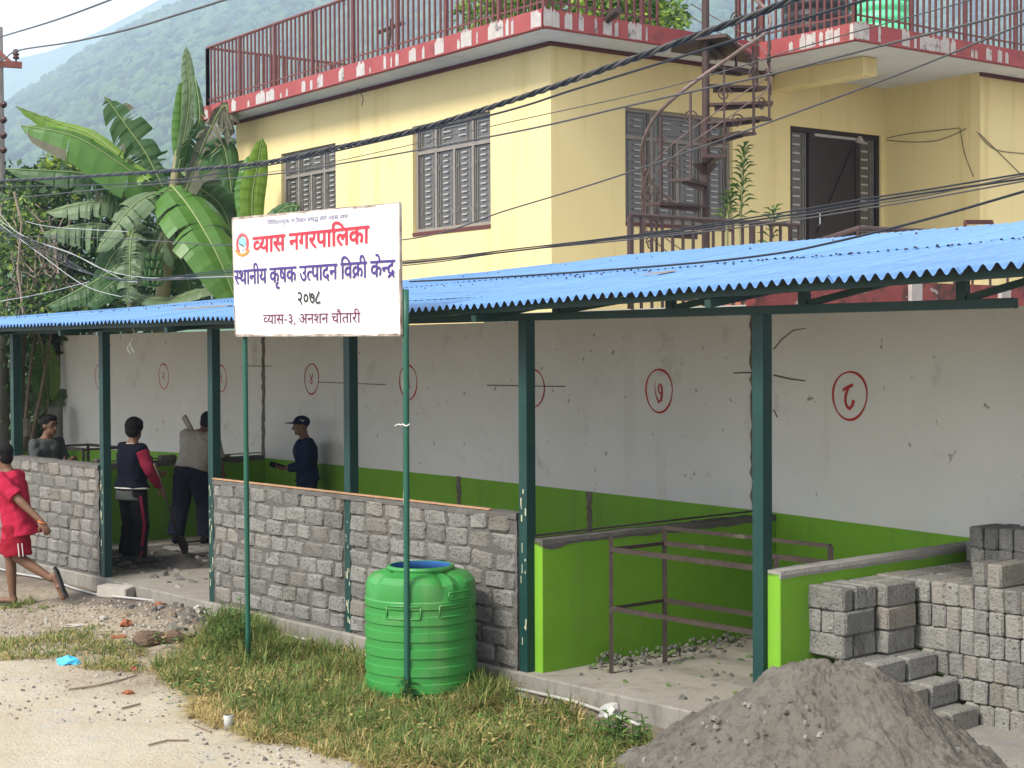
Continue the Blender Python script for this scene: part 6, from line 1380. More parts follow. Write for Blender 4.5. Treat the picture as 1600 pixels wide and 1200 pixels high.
def sleeves(m_, inf=.024, to=1.9):
    def f(J, rings, ax, rt, fw, arms, kx, sc):
        P = []
        for sd in 'lr':
            sh, el, wr = arms[sd]; s0 = sh + unit(el - sh) * .035
            P += [prim_cap(s0, el, .060 * kx + inf * .6, .052 * kx + inf * .5), prim_cap(el, el + (wr - el) * (to - 1), .052 * kx + inf * .4, .04 * kx + inf * .3, (True, False))]
        return remesh(P, .011, m_, 'sleeve', 2, .009)
    return f
def trousers(m_, to=1.95, inf=.018, top=.08, flare=.0):
    def f(J, rings, ax, rt, fw, arms, kx, sc):
        L = np.linalg.norm(J['nk'] - J['pel']); P = [prim_loft([(J['pel'] - ax * .09, rt, fw, .13 * kx, .10 * kx), (J['pel'] - ax * .03, rt, fw, .160 * kx + inf * .6, .115 * kx + inf * .6), (J['pel'] + ax * L * top, rt, fw, .152 * kx + inf * .5, .108 * kx + inf * .5)])]
        for sd in 'lr':
            hip, kn, an = J[sd + 'hip'], J[sd + 'kn'], J[sd + 'an']
            if to <= 1: P.append(prim_cap(hip, hip + (kn - hip) * to, .09 * kx + inf, .082 * kx + inf + flare, (True, False)))
            else: P += [prim_cap(hip, kn, .088 * kx + inf, .064 * kx + inf), prim_cap(kn, kn + (an - kn) * (to - 1), .064 * kx + inf, .052 * kx + inf + flare, (True, False))]
        return remesh(P, .011, m_, 'trousers', 2, .010)
    return f
def ring_band(m_, q, rx, ry, r):
    def f(J, rings, ax, rt, fw, arms, kx, sc):
        L = np.linalg.norm(J['nk'] - J['pel']); c = J['pel'] + ax * L * q; b = MB()
        b.tube([c + rt * rx * math.cos(a) + fw * ry * math.sin(a) for a in np.linspace(0, 2 * math.pi, 29)], r, 6, caps=False); return b.mesh('hem', m_, smooth=True)
    return f
def limb_stripe(m_, sd, side, w_, upto=2, inf=.024, start=.1):
    def f(J, rings, ax, rt, fw, arms, kx, sc):
        hip, kn, an = J[sd + 'hip'], J[sd + 'kn'], J[sd + 'an']; b = MB(); sv_ = vec(*side); pts = []
        path = [hip + (kn - hip) * q for q in np.linspace(start, 1 if upto >= 2 else upto, 8)] + ([kn + (an - kn) * q for q in np.linspace(.1, .93, 8)] if upto >= 2 else [])
        r0 = np.linspace(.092 * kx + inf, (.054 if upto >= 2 else .086) * kx + inf, len(path)); tan = np.cross(sv_, vec(0, 0, 1)); tan = unit(tan)
        prev = None
        for c, r in zip(path, r0):
            cur = [c + sv_ * r - tan * w_ / 2, c + sv_ * (r + .004), c + sv_ * r + tan * w_ / 2]
            if prev:
                for j in range(2): b.add([prev[j], prev[j + 1], cur[j + 1], cur[j]], [(0, 1, 2, 3)])
            prev = cur
        return b.mesh('side_stripe', m_, smooth=True)
    return f
def face_angle(dx, dy): return math.atan2(dy, dx) - math.pi / 2      # local +y turned to world (dx, dy)

# 1. boy in red, striding left along the kerb
K0 = at_z(30, 948, 0); K0[2] = ground_z(K0[0], K0[1])
rzk = face_angle(-1, .12); KS = 1.05
J = dict(pel=(0, .0, .80), nk=(0, .10, 1.27), hc=(0, .155, 1.425), hf=(.10, 1, -.05), rt=(1, .12, 0), lsh=(-.165, .12, 1.215), rsh=(.165, .075, 1.215),
         lel=(-.215, -.13, 1.0), lwr=(-.225, -.33, .82), rel=(.20, .20, 1.0), rwr=(.18, .36, .86), lhd=(-.0, -.09, -.16), lpalm=(.6, .3, 0), curll=.75,
         lhip=(-.085, 0, .76), rhip=(.085, .02, .76), lkn=(-.085, -.03, .47), lan=(-.09, -.36, .27), ltoe=(-.09, -.475, .09), rkn=(.08, .12, .46), ran=(.08, .10, .075), rtoe=(.09, .27, .035), lsole=(0, -.8, .35))
kid = person('person in red t-shirt and dark red shorts walking barefoot-legged in flip-flops at the left edge', K0, rzk, J,
       [('tshirt', shirt(M['redshirt'], .78, .036, -.30, cuff=.08, hw=(.170, .165))), ('shorts', trousers(M['redshorts'], .95, .028, .02, .028)), ('side_stripe', limb_stripe(M['white'], 'l', (-.85, -.5, 0), .012, .93, .052, .5)), ('side_stripe', limb_stripe(M['white'], 'l', (-.70, -.71, 0), .012, .93, .052, .5))], 'short', KS)
kid['label'] = 'person in red t-shirt and dark red shorts striding left in flip-flops beside the road'
def flipflop(J, sd, p):
    an, toe = vec(*J[sd + 'an']) * KS, vec(*J[sd + 'toe']) * KS; ft = unit(toe - an) if sd == 'l' else vec(0, 1, 0)
    return
b = MB(); an, toe = vec(-.09, -.36, .27) * KS, vec(-.09, -.475, .09) * KS; ax_ = unit(toe - an); so_ = unit(vec(0, -.8, .35)); so_ = unit(so_ - ax_ * (so_ @ ax_))
V = []; 
for lo in (.080, .098):
    for q, w_ in ((-.08, .03), (-.03, .038), (.06, .034), (.15, .042), (.21, .038), (.245, .02)):
        for s_ in (-1, 1): V.append(an + ax_ * q + so_ * (lo + max(-.05, -.30 * max(q, 0))) + vec(s_ * w_, 0, 0))
F = []
for i in range(5):
    F += [(2 * i, 2 * i + 1, 2 * i + 3, 2 * i + 2), (12 + 2 * i, 12 + 2 * i + 2, 12 + 2 * i + 3, 12 + 2 * i + 1), (2 * i, 2 * i + 2, 14 + 2 * i, 12 + 2 * i), (2 * i + 1, 13 + 2 * i, 15 + 2 * i, 2 * i + 3)]
F += [(0, 12, 13, 1), (10, 11, 23, 22)]
b.add(V, F); b.build('flip_flop', M['rubber'], kid, local=True)
b = MB(); b.boxf(lambda x, y, z: vec(x, y, z), (.045, .135), (-.0, .32), (-.012, .008)); b.build('flip_flop', M['rubber'], kid, local=True, bevel=.02)
b = MB(); wv = vec(-.225, -.33, .82) * KS; b.tube([wv + vec(.036 * math.cos(a), .034 * math.sin(a), .012 * math.sin(a)) for a in np.linspace(0, 6.283, 15)], .007, 6, caps=False); b.build('bracelet', M['gold'], kid, local=True)

# 2. boy in varsity jacket with a shovel
P0 = at_z(207, 880, .183)
J = dict(pel=(0, 0, .86), nk=(0, .02, 1.34), hc=(0, .05, 1.49), hf=(-.3, 1, -.10), rt=(1, .1, 0), lsh=(-.17, .03, 1.28), rsh=(.17, .0, 1.28),
         lel=(-.20, .16, 1.06), lwr=(-.02, .36, .99), rel=(.235, .06, 1.04), rwr=(.22, .22, .83), rhd=(.01, .10, -.12), rpalm=(-1, .2, 0), curlr=1.0, curll=1.1,
         lhip=(-.09, 0, .80), rhip=(.09, 0, .80), lkn=(-.11, .05, .44), lan=(-.12, .0, .08), ltoe=(-.15, .17, .045), rkn=(.12, .04, .44), ran=(.14, -.03, .08), rtoe=(.19, .14, .045))
rz2 = face_angle(.62, .78)
boy = person('person in navy jacket with maroon sleeves and striped black trousers holding a shovel', P0, rz2, J,
       [('jacket', shirt(M['navy'], .12, .036, -.02)), ('sleeve', sleeves(M['maroon'], .03, 1.88)), ('trousers', trousers(M['black'], 1.97, .024, .08, .012)), ('jacket_hem', ring_band(M['white'], -.035, .205, .158, .009)), ('collar', ring_band(M['white'], .985, .075, .066, .007)),
        ('side_stripe', limb_stripe(M['maroon'], 'r', (.93, -.37, 0), .035, 2, .026)), ('shirt_tail', lambda J, rings, ax, rt, fw, arms, kx, sc: remesh([prim_loft([(J['pel'] - ax * .155, rt, fw, .19, .142), (J['pel'] - ax * .0, rt, fw, .182, .136)])], .012, M['greytee'], 'shirt_tail', 1))], 'full', 1.0, shoe=M['rubber'])
def loc2w(P0, rz, q): c_, s_ = math.cos(rz), math.sin(rz); return P0 + vec(q[0] * c_ - q[1] * s_, q[0] * s_ + q[1] * c_, q[2])
h1 = loc2w(P0, rz2, (.225, .275, .765)); h0 = loc2w(P0, rz2, (.01, .44, .93))
tip = at_z(289, 868, .20); dv = unit(tip - h1)
top = h1 - dv * .42
shv = thing('shovel', 'long-handled shovel held by the person in the maroon-sleeved jacket', 'shovel', h1)
bl = tip - dv * .30
b = MB(); b.tube([top, bl + dv * .04], .0145, 8); b.build('handle', M['darkwood'], shv, smooth=True)
sdv = unit(np.cross(dv, Z)); nv = np.cross(sdv, dv); b = MB(); rows = []
for q, w_, cv in ((0, .03, .0), (.05, .05, .012), (.15, .06, .02), (.24, .05, .015), (.30, .015, .0)):
    rows.append([bl + dv * q + sdv * w_ * u + nv * (cv * (u * u * 1.6) + e) for e in (0, .006) for u in (-1, -.5, 0, .5, 1)])
for r0, r1 in zip(rows[:-1], rows[1:]):
    for j in range(4): b.add([r0[j], r0[j + 1], r1[j + 1], r1[j]], [(0, 1, 2, 3)]); b.add([r0[5 + j], r1[5 + j], r1[6 + j], r0[6 + j]], [(0, 1, 2, 3)])
b.build('blade', M['rust'], shv)

# 3. man in beige shirt, back to the road, bending to the right
P0 = at_z(300, 849, .183)
J = dict(pel=(0, 0, .86), nk=(.06, .16, 1.33), hc=(.10, .27, 1.45), hf=(.25, 1, -.35), hu=(.1, .3, 1), rt=(1, 0, -.06), lsh=(-.13, .15, 1.30), rsh=(.235, .14, 1.26), bulk=1.24,
         lel=(-.17, .34, 1.12), lwr=(-.06, .52, 1.20), rel=(.30, .12, 1.0), rwr=(.31, .22, .80), curll=1.1, curlr=.9, lpalm=(1, .2, 0), rpalm=(-1, 0, 0),
         lhip=(-.095, 0, .80), rhip=(.095, 0, .80), lkn=(-.17, .05, .44), lan=(-.20, -.03, .08), ltoe=(-.24, .14, .045), rkn=(.15, .07, .44), ran=(.17, .0, .08), rtoe=(.22, .17, .045))
rz3 = face_angle(.25, 1)
man = person('person in beige shirt and dark trousers seen from behind, leaning towards the wall', P0, rz3, J, [('shirt', shirt(M['beige'], .95, .03, .04)), ('trousers', trousers(M['darknavyp'], 1.97, .03, .12, .01))], 'short', 1.02, shoe=M['black'])
hb = at_y(297, 669, P0[1] + .42); ht = at_y(287, 650, P0[1] + .44)
b = MB(); dv = unit(ht - hb); b.bar(hb - dv * .35, ht, .09, .025, n); b.build('wooden_float', M['plank'], label='pale plasterer board held up by the person in the beige shirt', cat='board', org=hb)

# 4. man in navy tracksuit and cap near the wall
CY = 19.55; P0 = vec((479 - 800) / FPX * CY, CY, .183)
J = dict(pel=(0, 0, .84), nk=(0, .03, 1.30), hc=(0, .07, 1.455), hf=(.05, 1, -.12), rt=(1, -.1, 0), lsh=(-.175, .03, 1.235), rsh=(.175, .03, 1.235), bulk=1.1,
         lel=(-.21, .06, .98), lwr=(-.14, .27, .95), rel=(.22, -.04, .99), rwr=(.21, .06, .74), curll=.9, lpalm=(.3, 0, 1), rpalm=(-1, .2, 0),
         lhip=(-.09, 0, .78), rhip=(.09, 0, .78), lkn=(-.10, .04, .43), lan=(-.1, 0, .08), ltoe=(-.12, .17, .045), rkn=(.1, .04, .43), ran=(.1, 0, .08), rtoe=(.12, .17, .045))
rz4 = face_angle(-1, -.25)
cm = person('person in navy tracksuit and peaked cap standing before the wall holding a dark object', P0, rz4, J, [('jacket', shirt(M['navyblue'], 1.92, .024, -.12)), ('trousers', trousers(M['navyblue'], 1.97, .024, .1))], None, 1.0, shoe=M['black'])
hc = vec(0, .07, 1.455); cp_ = [prim_ell(hc + vec(0, -.008, .045), (.086, .104, .078))]
cap_o = place('cap', remesh(cp_ + [prim_loft([(hc + vec(0, .0, .028), vec(1, 0, 0), vec(0, 1, 0), .089, .107), (hc + vec(0, .0, .05), vec(1, 0, 0), vec(0, 1, 0), .088, .106)])], .008, M['navyblue'], 'cap', 1), cm)
b = MB(); V, F = prim_ell(hc + vec(0, .125, .032), (.075, .075, .009), None, 16, 6); b.add(V, F); b.build('peak', M['navyblue'], cm, local=True, smooth=True)
b = MB(); brush(b, lambda x, y: hc + vec(.0892 * (1 - .0), x, .07 + y) * vec(1, 1, 1) if False else hc + vec(-.0865, x, .062 + y), [(-.028, .01), (-.012, -.006), (.03, .018)], [.004, .011, .003]); b.build('cap_mark', M['white'], cm, local=True)
hw_ = loc2w(P0, rz4, (-.06, .37, .975)); b = MB(); b.boxf(lambda x, y, z: hw_ + unit(vec(-1, -.2, .35)) * x + vec(0, 1, 0) * y + unit(vec(.35, 0, 1)) * z, (-.09, .09), (-.045, .045), (-.03, .03)); b.build('dark_box', M['black'], label='small dark box in the hands of the person in the cap', cat='box', org=hw_, bevel=.008)

# 5. man in grey t-shirt behind the left block wall
GY = 19.15; P0 = vec((70 - 800) / FPX * GY, GY, .183)
J = dict(pel=(0, 0, .88), nk=(0, .02, 1.34), hc=(0, .07, 1.49), hf=(.0, 1, -.1), rt=(1, -.15, 0), lsh=(-.18, .03, 1.27), rsh=(.18, .0, 1.27), bulk=1.06,
         lel=(-.22, .10, 1.03), lwr=(-.12, .30, 1.06), rel=(.23, .08, 1.03), rwr=(.12, .30, 1.06), curll=.9, curlr=.9, lpalm=(.3, 0, 1), rpalm=(-.3, 0, 1),
         lhip=(-.09, 0, .82), rhip=(.09, 0, .82), lkn=(-.10, .04, .45), lan=(-.1, 0, .08), ltoe=(-.12, .17, .045), rkn=(.1, .04, .45), ran=(.1, 0, .08), rtoe=(.12, .17, .045))
person('person in dark grey t-shirt looking down behind the left block wall', P0, face_angle(.85, -.5), J, [('tshirt', shirt(M['greytee'], .8, .024, -.1)), ('trousers', trousers(M['black'], 1.97, .02, .1))], 'short', 1.0, shoe=M['black'])
# ================================================================== VEGETATION
# grass: blades scattered over the verge
def inpoly(x, y, P):
    r = False; j = len(P) - 1
    for i in range(len(P)):
        if (P[i][1] > y) != (P[j][1] > y) and x < (P[j][0] - P[i][0]) * (y - P[i][1]) / (P[j][1] - P[i][1]) + P[i][0]: r = not r
        j = i
    return r
def grass(name, zones, label):
    V, F, MI = [], [], []
    for poly, count, hh, dry, clump in zones:
        W_ = [at_z(px, py, 0)[:2] for px, py in poly]
        xs = [p[0] for p in W_]; ys = [p[1] for p in W_]; k = 0; tries = 0
        while k < count and tries < count * 14:
            tries += 1
            x, y = rnd.uniform(min(xs), max(xs)), rnd.uniform(min(ys), max(ys))
            e = .12 * mnoise.noise((x * 2.2, y * 2.2, 1))
            if not inpoly(x + e, y + e, W_): continue
            dn = mnoise.noise((x * 2.6, y * 2.6, 8)) + .6 * mnoise.noise((x * 7, y * 7, 3))
            if dn < rnd.uniform(-.75, .35) * clump: continue
            if (x - TC[0]) ** 2 + (y - TC[1]) ** 2 < .40 ** 2: continue
            if ((vec(x, y, 0) - O) @ n) > -.10: continue
            z = ground_z(x, y) - .01
            nb = rnd.randint(2, 5)
            for _ in range(nb):
                k += 1
                h = hh * rnd.uniform(.45, 1.25) * (1 + .5 * dn); a = rnd.uniform(0, 6.283); lean = rnd.uniform(.2, 1.5); w_ = rnd.uniform(.0028, .0062)
                bx, by = x + rnd.gauss(0, .018), y + rnd.gauss(0, .018); ca, sa_ = math.cos(a), math.sin(a); b0 = len(V)
                dr_ = rnd.random() < dry * (1 + .8 * mnoise.noise((x * 1.6, y * 1.6, 6)))
                if dr_: lean *= 1.5; h *= .85
                for q, wq in ((0, 1), (.38, .85), (.72, .55)):
                    ho = h * lean * q * q; zz = z + h * q * (1 - .33 * lean * q)
                    V.append((bx + ca * ho - sa_ * w_ * wq, by + sa_ * ho + ca * w_ * wq, zz)); V.append((bx + ca * ho + sa_ * w_ * wq, by + sa_ * ho - ca * w_ * wq, zz))
                V.append((bx + ca * h * lean, by + sa_ * h * lean, z + h * (1 - .36 * lean)))
                F += [(b0, b0 + 1, b0 + 3), (b0, b0 + 3, b0 + 2), (b0 + 2, b0 + 3, b0 + 5), (b0 + 2, b0 + 5, b0 + 4), (b0 + 4, b0 + 5, b0 + 6)]
                r = rnd.random(); MI += [2 if dr_ else (0 if r < .5 else 1 if r < .72 else 3)] * 5
    place(name, mesh_np(name, V, F, [M['g1'], M['g2'], M['g3'], M['g4']], MI), kind='stuff', label=label)
main = [(236, 1050), (300, 1010), (345, 985), (400, 985), (470, 1015), (560, 1035), (640, 1060), (745, 1080), (820, 1105), (900, 1125), (985, 1160), (1060, 1200), (1060, 1260), (760, 1260), (640, 1190), (560, 1172), (500, 1160), (430, 1140), (360, 1120), (300, 1095)]
fringe = [(280, 1085), (430, 1130), (560, 1165), (650, 1185), (700, 1215), (640, 1215), (540, 1190), (420, 1160), (300, 1110)]
left = [(-20, 1000), (60, 985), (150, 985), (225, 1010), (240, 1055), (180, 1050), (90, 1030), (-20, 1030)]
tall = [(330, 985), (415, 985), (440, 1030), (380, 1050), (330, 1020)]
tankf = [(560, 1085), (750, 1090), (770, 1120), (560, 1120)]
grass('grass', [(main, 28000, .155, .38, 1.9), (fringe, 5000, .12, .85, 1.5), (left, 4200, .075, .5, 1.6), (tall, 3000, .24, .15, .6), (tankf, 3600, .19, .6, .6), ([(0, 950), (60, 940), (70, 960), (0, 962)], 350, .08, .2, 1)], 'unmown green and straw coloured grass along the road verge')
def leaf_shape(b, P, dirv, L, w_, mi=0, fold=.25, droop=.2):
    dirv = unit(dirv); sd = np.cross(dirv, Z)
    if np.linalg.norm(sd) < .05: sd = vec(1, 0, 0)
    sd = unit(sd); up = np.cross(sd, dirv)
    mid = P + dirv * L * .5 + up * .0; tipp = P + dirv * L - Z * L * droop
    l, r = mid + sd * w_ + up * w_ * fold, mid - sd * w_ + up * w_ * fold
    b.add([P, r, tipp, l, mid - Z * L * droop * .2], [(0, 1, 4), (1, 2, 4), (2, 3, 4), (3, 0, 4)], mi)
# weeds
def weed(px, py, h, nst, label):
    P0 = px_ground(px, py); p = thing('weed', label, 'plant', P0); bs, bl_ = MB(), MB()
    for i in range(nst):
        a = rnd.uniform(0, 6.28); q = P0 + vec(rnd.gauss(0, .05), rnd.gauss(0, .05), 0); hh = h * rnd.uniform(.6, 1.1); tp = q + vec(math.cos(a) * hh * .3, math.sin(a) * hh * .3, hh)
        bs.tube([q, (q + tp) / 2 + vec(0, 0, hh * .06), tp], .004, 4)
        for k in range(9):
            f = .25 + .75 * k / 9; c = q + (tp - q) * f; an = k * 2.4 + a
            leaf_shape(bl_, c, vec(math.cos(an), math.sin(an), .35), rnd.uniform(.05, .11), rnd.uniform(.012, .024), rnd.choice((0, 0, 1)))
    bs.build('stem', M['g2'], p); bl_.build('foliage', [M['lf2'], M['lf3']], p)
weed(372, 1020, .42, 9, 'bushy green weed at the foot of the left sign pole'); weed(345, 1000, .28, 5, 'low leafy weed left of the left sign pole')
weed(640, 1105, .22, 7, 'small weed tuft at the foot of the right sign pole'); weed(963, 1160, .20, 7, 'low weed beside the white plastic bag'); weed(1000, 1175, .2, 5, 'low weed at the left foot of the sand heap')

# low broad-leaved weeds mixed into the grass
b = MB()
for _ in range(150):
    x, y = rnd.uniform(250, 1000), rnd.uniform(1000, 1195); f = (x - 250) / 750
    if not (1015 + f * 140 < y < 1110 + f * 130): continue
    c = px_ground(x, y)
    if (c[0] - TC[0]) ** 2 + (c[1] - TC[1]) ** 2 < .42 ** 2 or (c - O) @ n > -.12: continue
    for k in range(rnd.randint(5, 12)):
        a = rnd.uniform(0, 6.28); q = c + vec(rnd.gauss(0, .03), rnd.gauss(0, .03), rnd.uniform(.03, .14)); leaf_shape(b, q, vec(math.cos(a), math.sin(a), rnd.uniform(.0, .5)), rnd.uniform(.03, .075), rnd.uniform(.010, .02), rnd.choice((0, 0, 1, 2)), droop=.25)
b.build('verge_weeds', [M['lf2'], M['lf3'], M['g3']], kind='stuff', label='small broad-leaved weeds mixed into the verge grass')
# banana plants
def banana_leaf(parent, cps, w_, m_, tear=.5, roll=0.0, droop=.35, sd=0, facing=(0, -1, .55), rolled=False):
    r = random.Random(sd * 17 + 5); Pc = [at_y(*c) for c in cps]; N_ = 30
    q = np.linspace(0, 1, len(Pc)); tt = np.linspace(0, 1, N_ + 1)
    # smooth path through the points
    def cr_(t):
        f = t * (len(Pc) - 1); i = min(int(f), len(Pc) - 2); u = f - i
        p0, p1, p2, p3 = Pc[max(i - 1, 0)], Pc[i], Pc[i + 1], Pc[min(i + 2, len(Pc) - 1)]
        return .5 * ((2 * p1) + (-p0 + p2) * u + (2 * p0 - 5 * p1 + 4 * p2 - p3) * u * u + (-p0 + 3 * p1 - 3 * p2 + p3) * u ** 3)
    path = [cr_(t) for t in tt]
    b = MB(); fz_ = unit(vec(*facing))
    for side in (1, -1):
        i = 1
        while i < N_:
            ln = max(1, int(r.expovariate(1 / (1.3 + 9 * (1 - tear))))) if tear > 0 else N_
            j = min(i + ln, N_)
            ex = r.uniform(-.25, .55) * tear; tw = r.uniform(-.4, .4) * tear; short = 1 - .25 * tear * r.random()
            burnt = tear > .2 and r.random() < .10; rows = []
            for a in range(i, j + 1):
                t = tt[a]; tg = unit(path[min(a + 1, N_)] - path[a - 1]); sv = np.cross(tg, fz_); sv = unit(sv) * side; nm = unit(np.cross(sv, tg)) * side
                if nm @ fz_ < 0: nm = -nm
                if roll: c_, s_ = math.cos(roll * side), math.sin(roll * side); sv = sv * c_ + nm * s_
                wd = w_ * (math.sin(math.pi * min(1, .06 + .94 * t)) ** .55) * (1 - .25 * t) * short
                if t > .9: wd *= max(.05, (1 - t) / .1) ** .6
                f = (a - i) / max(1, j - i) - .5; gap = tg * (-f) * .22 * tear * wd
                row = []
                for v in (0, .35, .7, 1.0):
                    dz = (droop + ex) * wd * v * v; lift = .10 * wd * math.sin(math.pi * v) + .005 * math.sin(a * 2.1 + side)
                    row.append(path[a] + sv * wd * v * (1 - .25 * abs(droop + ex) * v) + nm * lift - Z * dz + gap * v + nm * tw * wd * v * f)
                rows.append(row)
            for r0, r1 in zip(rows[:-1], rows[1:]):
                for k in range(3): b.add([r0[k], r0[k + 1], r1[k + 1], r1[k]], [(0, 1, 2, 3)], 2 if k == 2 and burnt else 0)
            i = j
    b.tube([p + fz_ * .006 for p in path], [w_ * .026 * (1 - .8 * t) + .005 for t in tt], 5, 1)
    return b.build('leaf', [m_, M['midrib'], M['bdead']], parent, smooth=True)
def banana(label, stem, leaves, r0=.14, fruit=None):
    base = at_y(*stem[0]); root = base.copy(); root[2] = -.05
    p = thing('banana_plant', label, 'banana plant', root)
    pts = [root, base] + [at_y(*c) for c in stem[1:]]
    b = MB(); b.tube(pts, [r0 * (1 - .55 * i / (len(pts) - 1)) for i in range(len(pts))], 10); b.build('trunk', M['pstem'], p, smooth=True)
    for i, L_ in enumerate(leaves): banana_leaf(p, *L_[0], sd=i + len(label), **L_[1])
    if fruit:
        c = at_y(*fruit); b = MB(); b.tube([at_y(fruit[0] + 14, fruit[1] - 60, fruit[2]), c + Z * .3, c - Z * .2], .03, 6); b.build('fruit_stalk', M['pstem'], p)
        for ro in range(4):
            b = MB()
            for k in range(10):
                a = k / 10 * 6.283 + ro; q = c + Z * (.18 - ro * .13); o_ = vec(math.cos(a), math.sin(a), 0)
                b.tube([q + o_ * .04, q + o_ * .13 + Z * .02, q + o_ * .15 + Z * .12], [.02, .024, .012], 6)
            b.build('banana_hand', M['fruit'], p, smooth=True)
    return p
YB = 25.6
D_ = dict
banana('large banana plant with broad arching leaves left of the house', [(250, 500, YB), (262, 380, YB), (272, 290, YB), (280, 235, YB)], [
    (([(262, 305, YB), (205, 268, YB - .3), (120, 215, YB - .5), (32, 196, YB - .5)], .40, M['bfly']), D_(tear=.5, droop=.6, facing=(.1, -1, .35))),
    (([(235, 285, YB - .3), (150, 215, YB + .2), (80, 190, YB + .3), (24, 166, YB)], .30, M['bbright']), D_(tear=.3, droop=.35, facing=(0, -.8, 1))),
    (([(258, 300, YB), (228, 240, YB), (196, 195, YB), (164, 150, YB)], .42, M['bdark']), D_(tear=.95, droop=.15, facing=(.3, -1, .2))),
    (([(284, 260, YB), (283, 215, YB), (284, 170, YB), (285, 124, YB)], .17, M['bfly']), D_(tear=0, droop=0, facing=(.2, -1, 0))),
    (([(278, 270, YB - .2), (296, 160, YB - .3), (293, 105, YB - .3), (291, 72, YB - .3)], .16, M['bpale']), D_(tear=.5, droop=.4, facing=(.3, -1, .1))),
    (([(285, 265, YB - .4), (296, 220, YB - .8), (312, 185, YB - .9), (304, 118, YB - .6)], .18, M['bdark']), D_(tear=.85, droop=.6, facing=(.6, -1, .1))),
    (([(290, 300, YB - .6), (325, 210, YB - 1.0), (352, 165, YB - 1.1), (358, 215, YB - 1.1)], .34, M['bdead']), D_(tear=.9, droop=.7, facing=(0, -1, .2))),
    (([(290, 270, YB - .6), (330, 240, YB - 1.0), (350, 230, YB - 1.0), (362, 300, YB - 1.1)], .34, M['bdark']), D_(tear=.6, droop=.5, facing=(.3, -1, .2))),
    (([(268, 290, YB - .4), (300, 330, YB - 1.0), (340, 400, YB - 1.4), (372, 478, YB - 1.5)], .62, M['bfly']), D_(tear=.42, droop=.22, facing=(.5, -1, .35))),
    (([(270, 300, YB), (235, 305, YB - .6), (200, 330, YB - 1.0), (150, 395, YB - 1.1)], .36, M['bpale']), D_(tear=.8, droop=.4, facing=(-.2, -1, .5))),
    (([(285, 250, YB), (330, 265, YB - .5), (380, 255, YB - .9), (418, 262, YB - 1.0)], .30, M['bpale']), D_(tear=.5, droop=.4, facing=(.1, -1, .8))),
    (([(280, 280, YB), (320, 300, YB + .2), (350, 330, YB + .2), (372, 400, YB)], .5, M['bdark']), D_(tear=.3, droop=.3)),
    (([(280, 300, YB + .3), (300, 250, YB + .5), (330, 225, YB + .4), (372, 220, YB + .2)], .42, M['bdark']), D_(tear=.3, droop=.3)),
    (([(262, 330, YB - .2), (235, 280, YB + .4), (215, 235, YB + .5), (190, 180, YB + .6)], .4, M['bdark']), D_(tear=.7, droop=.3)),
], fruit=(240, 425, 24.9))
YC = 25.85
banana('shorter banana plant with torn drooping leaves in front of the dark bush', [(205, 510, YC), (208, 440, YC), (212, 360, YC)], [
    (([(215, 330, YC), (170, 285, YC - .2), (120, 270, YC - .2), (8, 264, YC - .2)], .30, M['bdark']), D_(tear=.7, droop=.9, facing=(0, -.7, 1))),
    (([(205, 345, YC), (170, 315, YC - .3), (130, 318, YC - .3), (72, 332, YC - .3)], .30, M['bpale']), D_(tear=.75, droop=.6, facing=(0, -.8, .8))),
    (([(205, 375, YC), (165, 352, YC - .3), (120, 352, YC - .3), (66, 364, YC - .3)], .30, M['bpale']), D_(tear=.85, droop=1.0, facing=(0, -.7, .9))),
    (([(212, 390, YC), (245, 395, YC - .4), (256, 360, YC - .5), (266, 325, YC - .5)], .36, M['bpale']), D_(tear=1.0, droop=.45, facing=(0, -1, .2))),
    (([(210, 350, YC), (204, 385, YC - .6), (203, 430, YC - .7), (198, 476, YC - .7)], .34, M['bpale']), D_(tear=1.0, droop=.2, facing=(-.1, -1, .2))),
    (([(200, 400, YC), (165, 430, YC - .5), (120, 455, YC - .6), (74, 478, YC - .6)], .26, M['bdark']), D_(tear=.55, droop=.9, facing=(0, -.7, .9))),
    (([(200, 430, YC), (180, 440, YC - .6), (160, 455, YC - .7), (138, 480, YC - .7)], .22, M['bdark']), D_(tear=.3, droop=.6)),
    (([(208, 460, YC - .3), (262, 468, YC - .8), (310, 455, YC - .9), (374, 442, YC - .9)], .22, M['bpale']), D_(tear=.2, droop=.3, facing=(0, -.6, 1))),
    (([(210, 370, YC), (180, 395, YC), (165, 420, YC), (150, 440, YC)], .45, M['bdark']), D_(tear=.4, droop=.5)),
    (([(215, 370, YC), (250, 380, YC + .1), (285, 410, YC), (300, 470, YC)], .45, M['bdark']), D_(tear=.5, droop=.5)),
], .11)
YD = 23.75
banana('young bright green banana plant against the yellow house wall', [(400, 500, YD), (398, 430, YD), (396, 380, YD)], [
    (([(396, 380, YD), (394, 310, YD), (402, 260, YD), (410, 215, YD)], .22, M['bbright']), D_(tear=0, droop=.1, facing=(.4, -1, .2))),
    (([(398, 380, YD), (384, 320, YD + .1), (383, 280, YD + .1), (392, 240, YD + .1)], .19, M['bfly']), D_(tear=0, droop=.1, facing=(-.3, -1, .2))),
    (([(396, 395, YD), (420, 350, YD), (445, 325, YD), (470, 322, YD)], .2, M['bdark']), D_(tear=0, droop=.3)),
], .06)
YE = 27.4
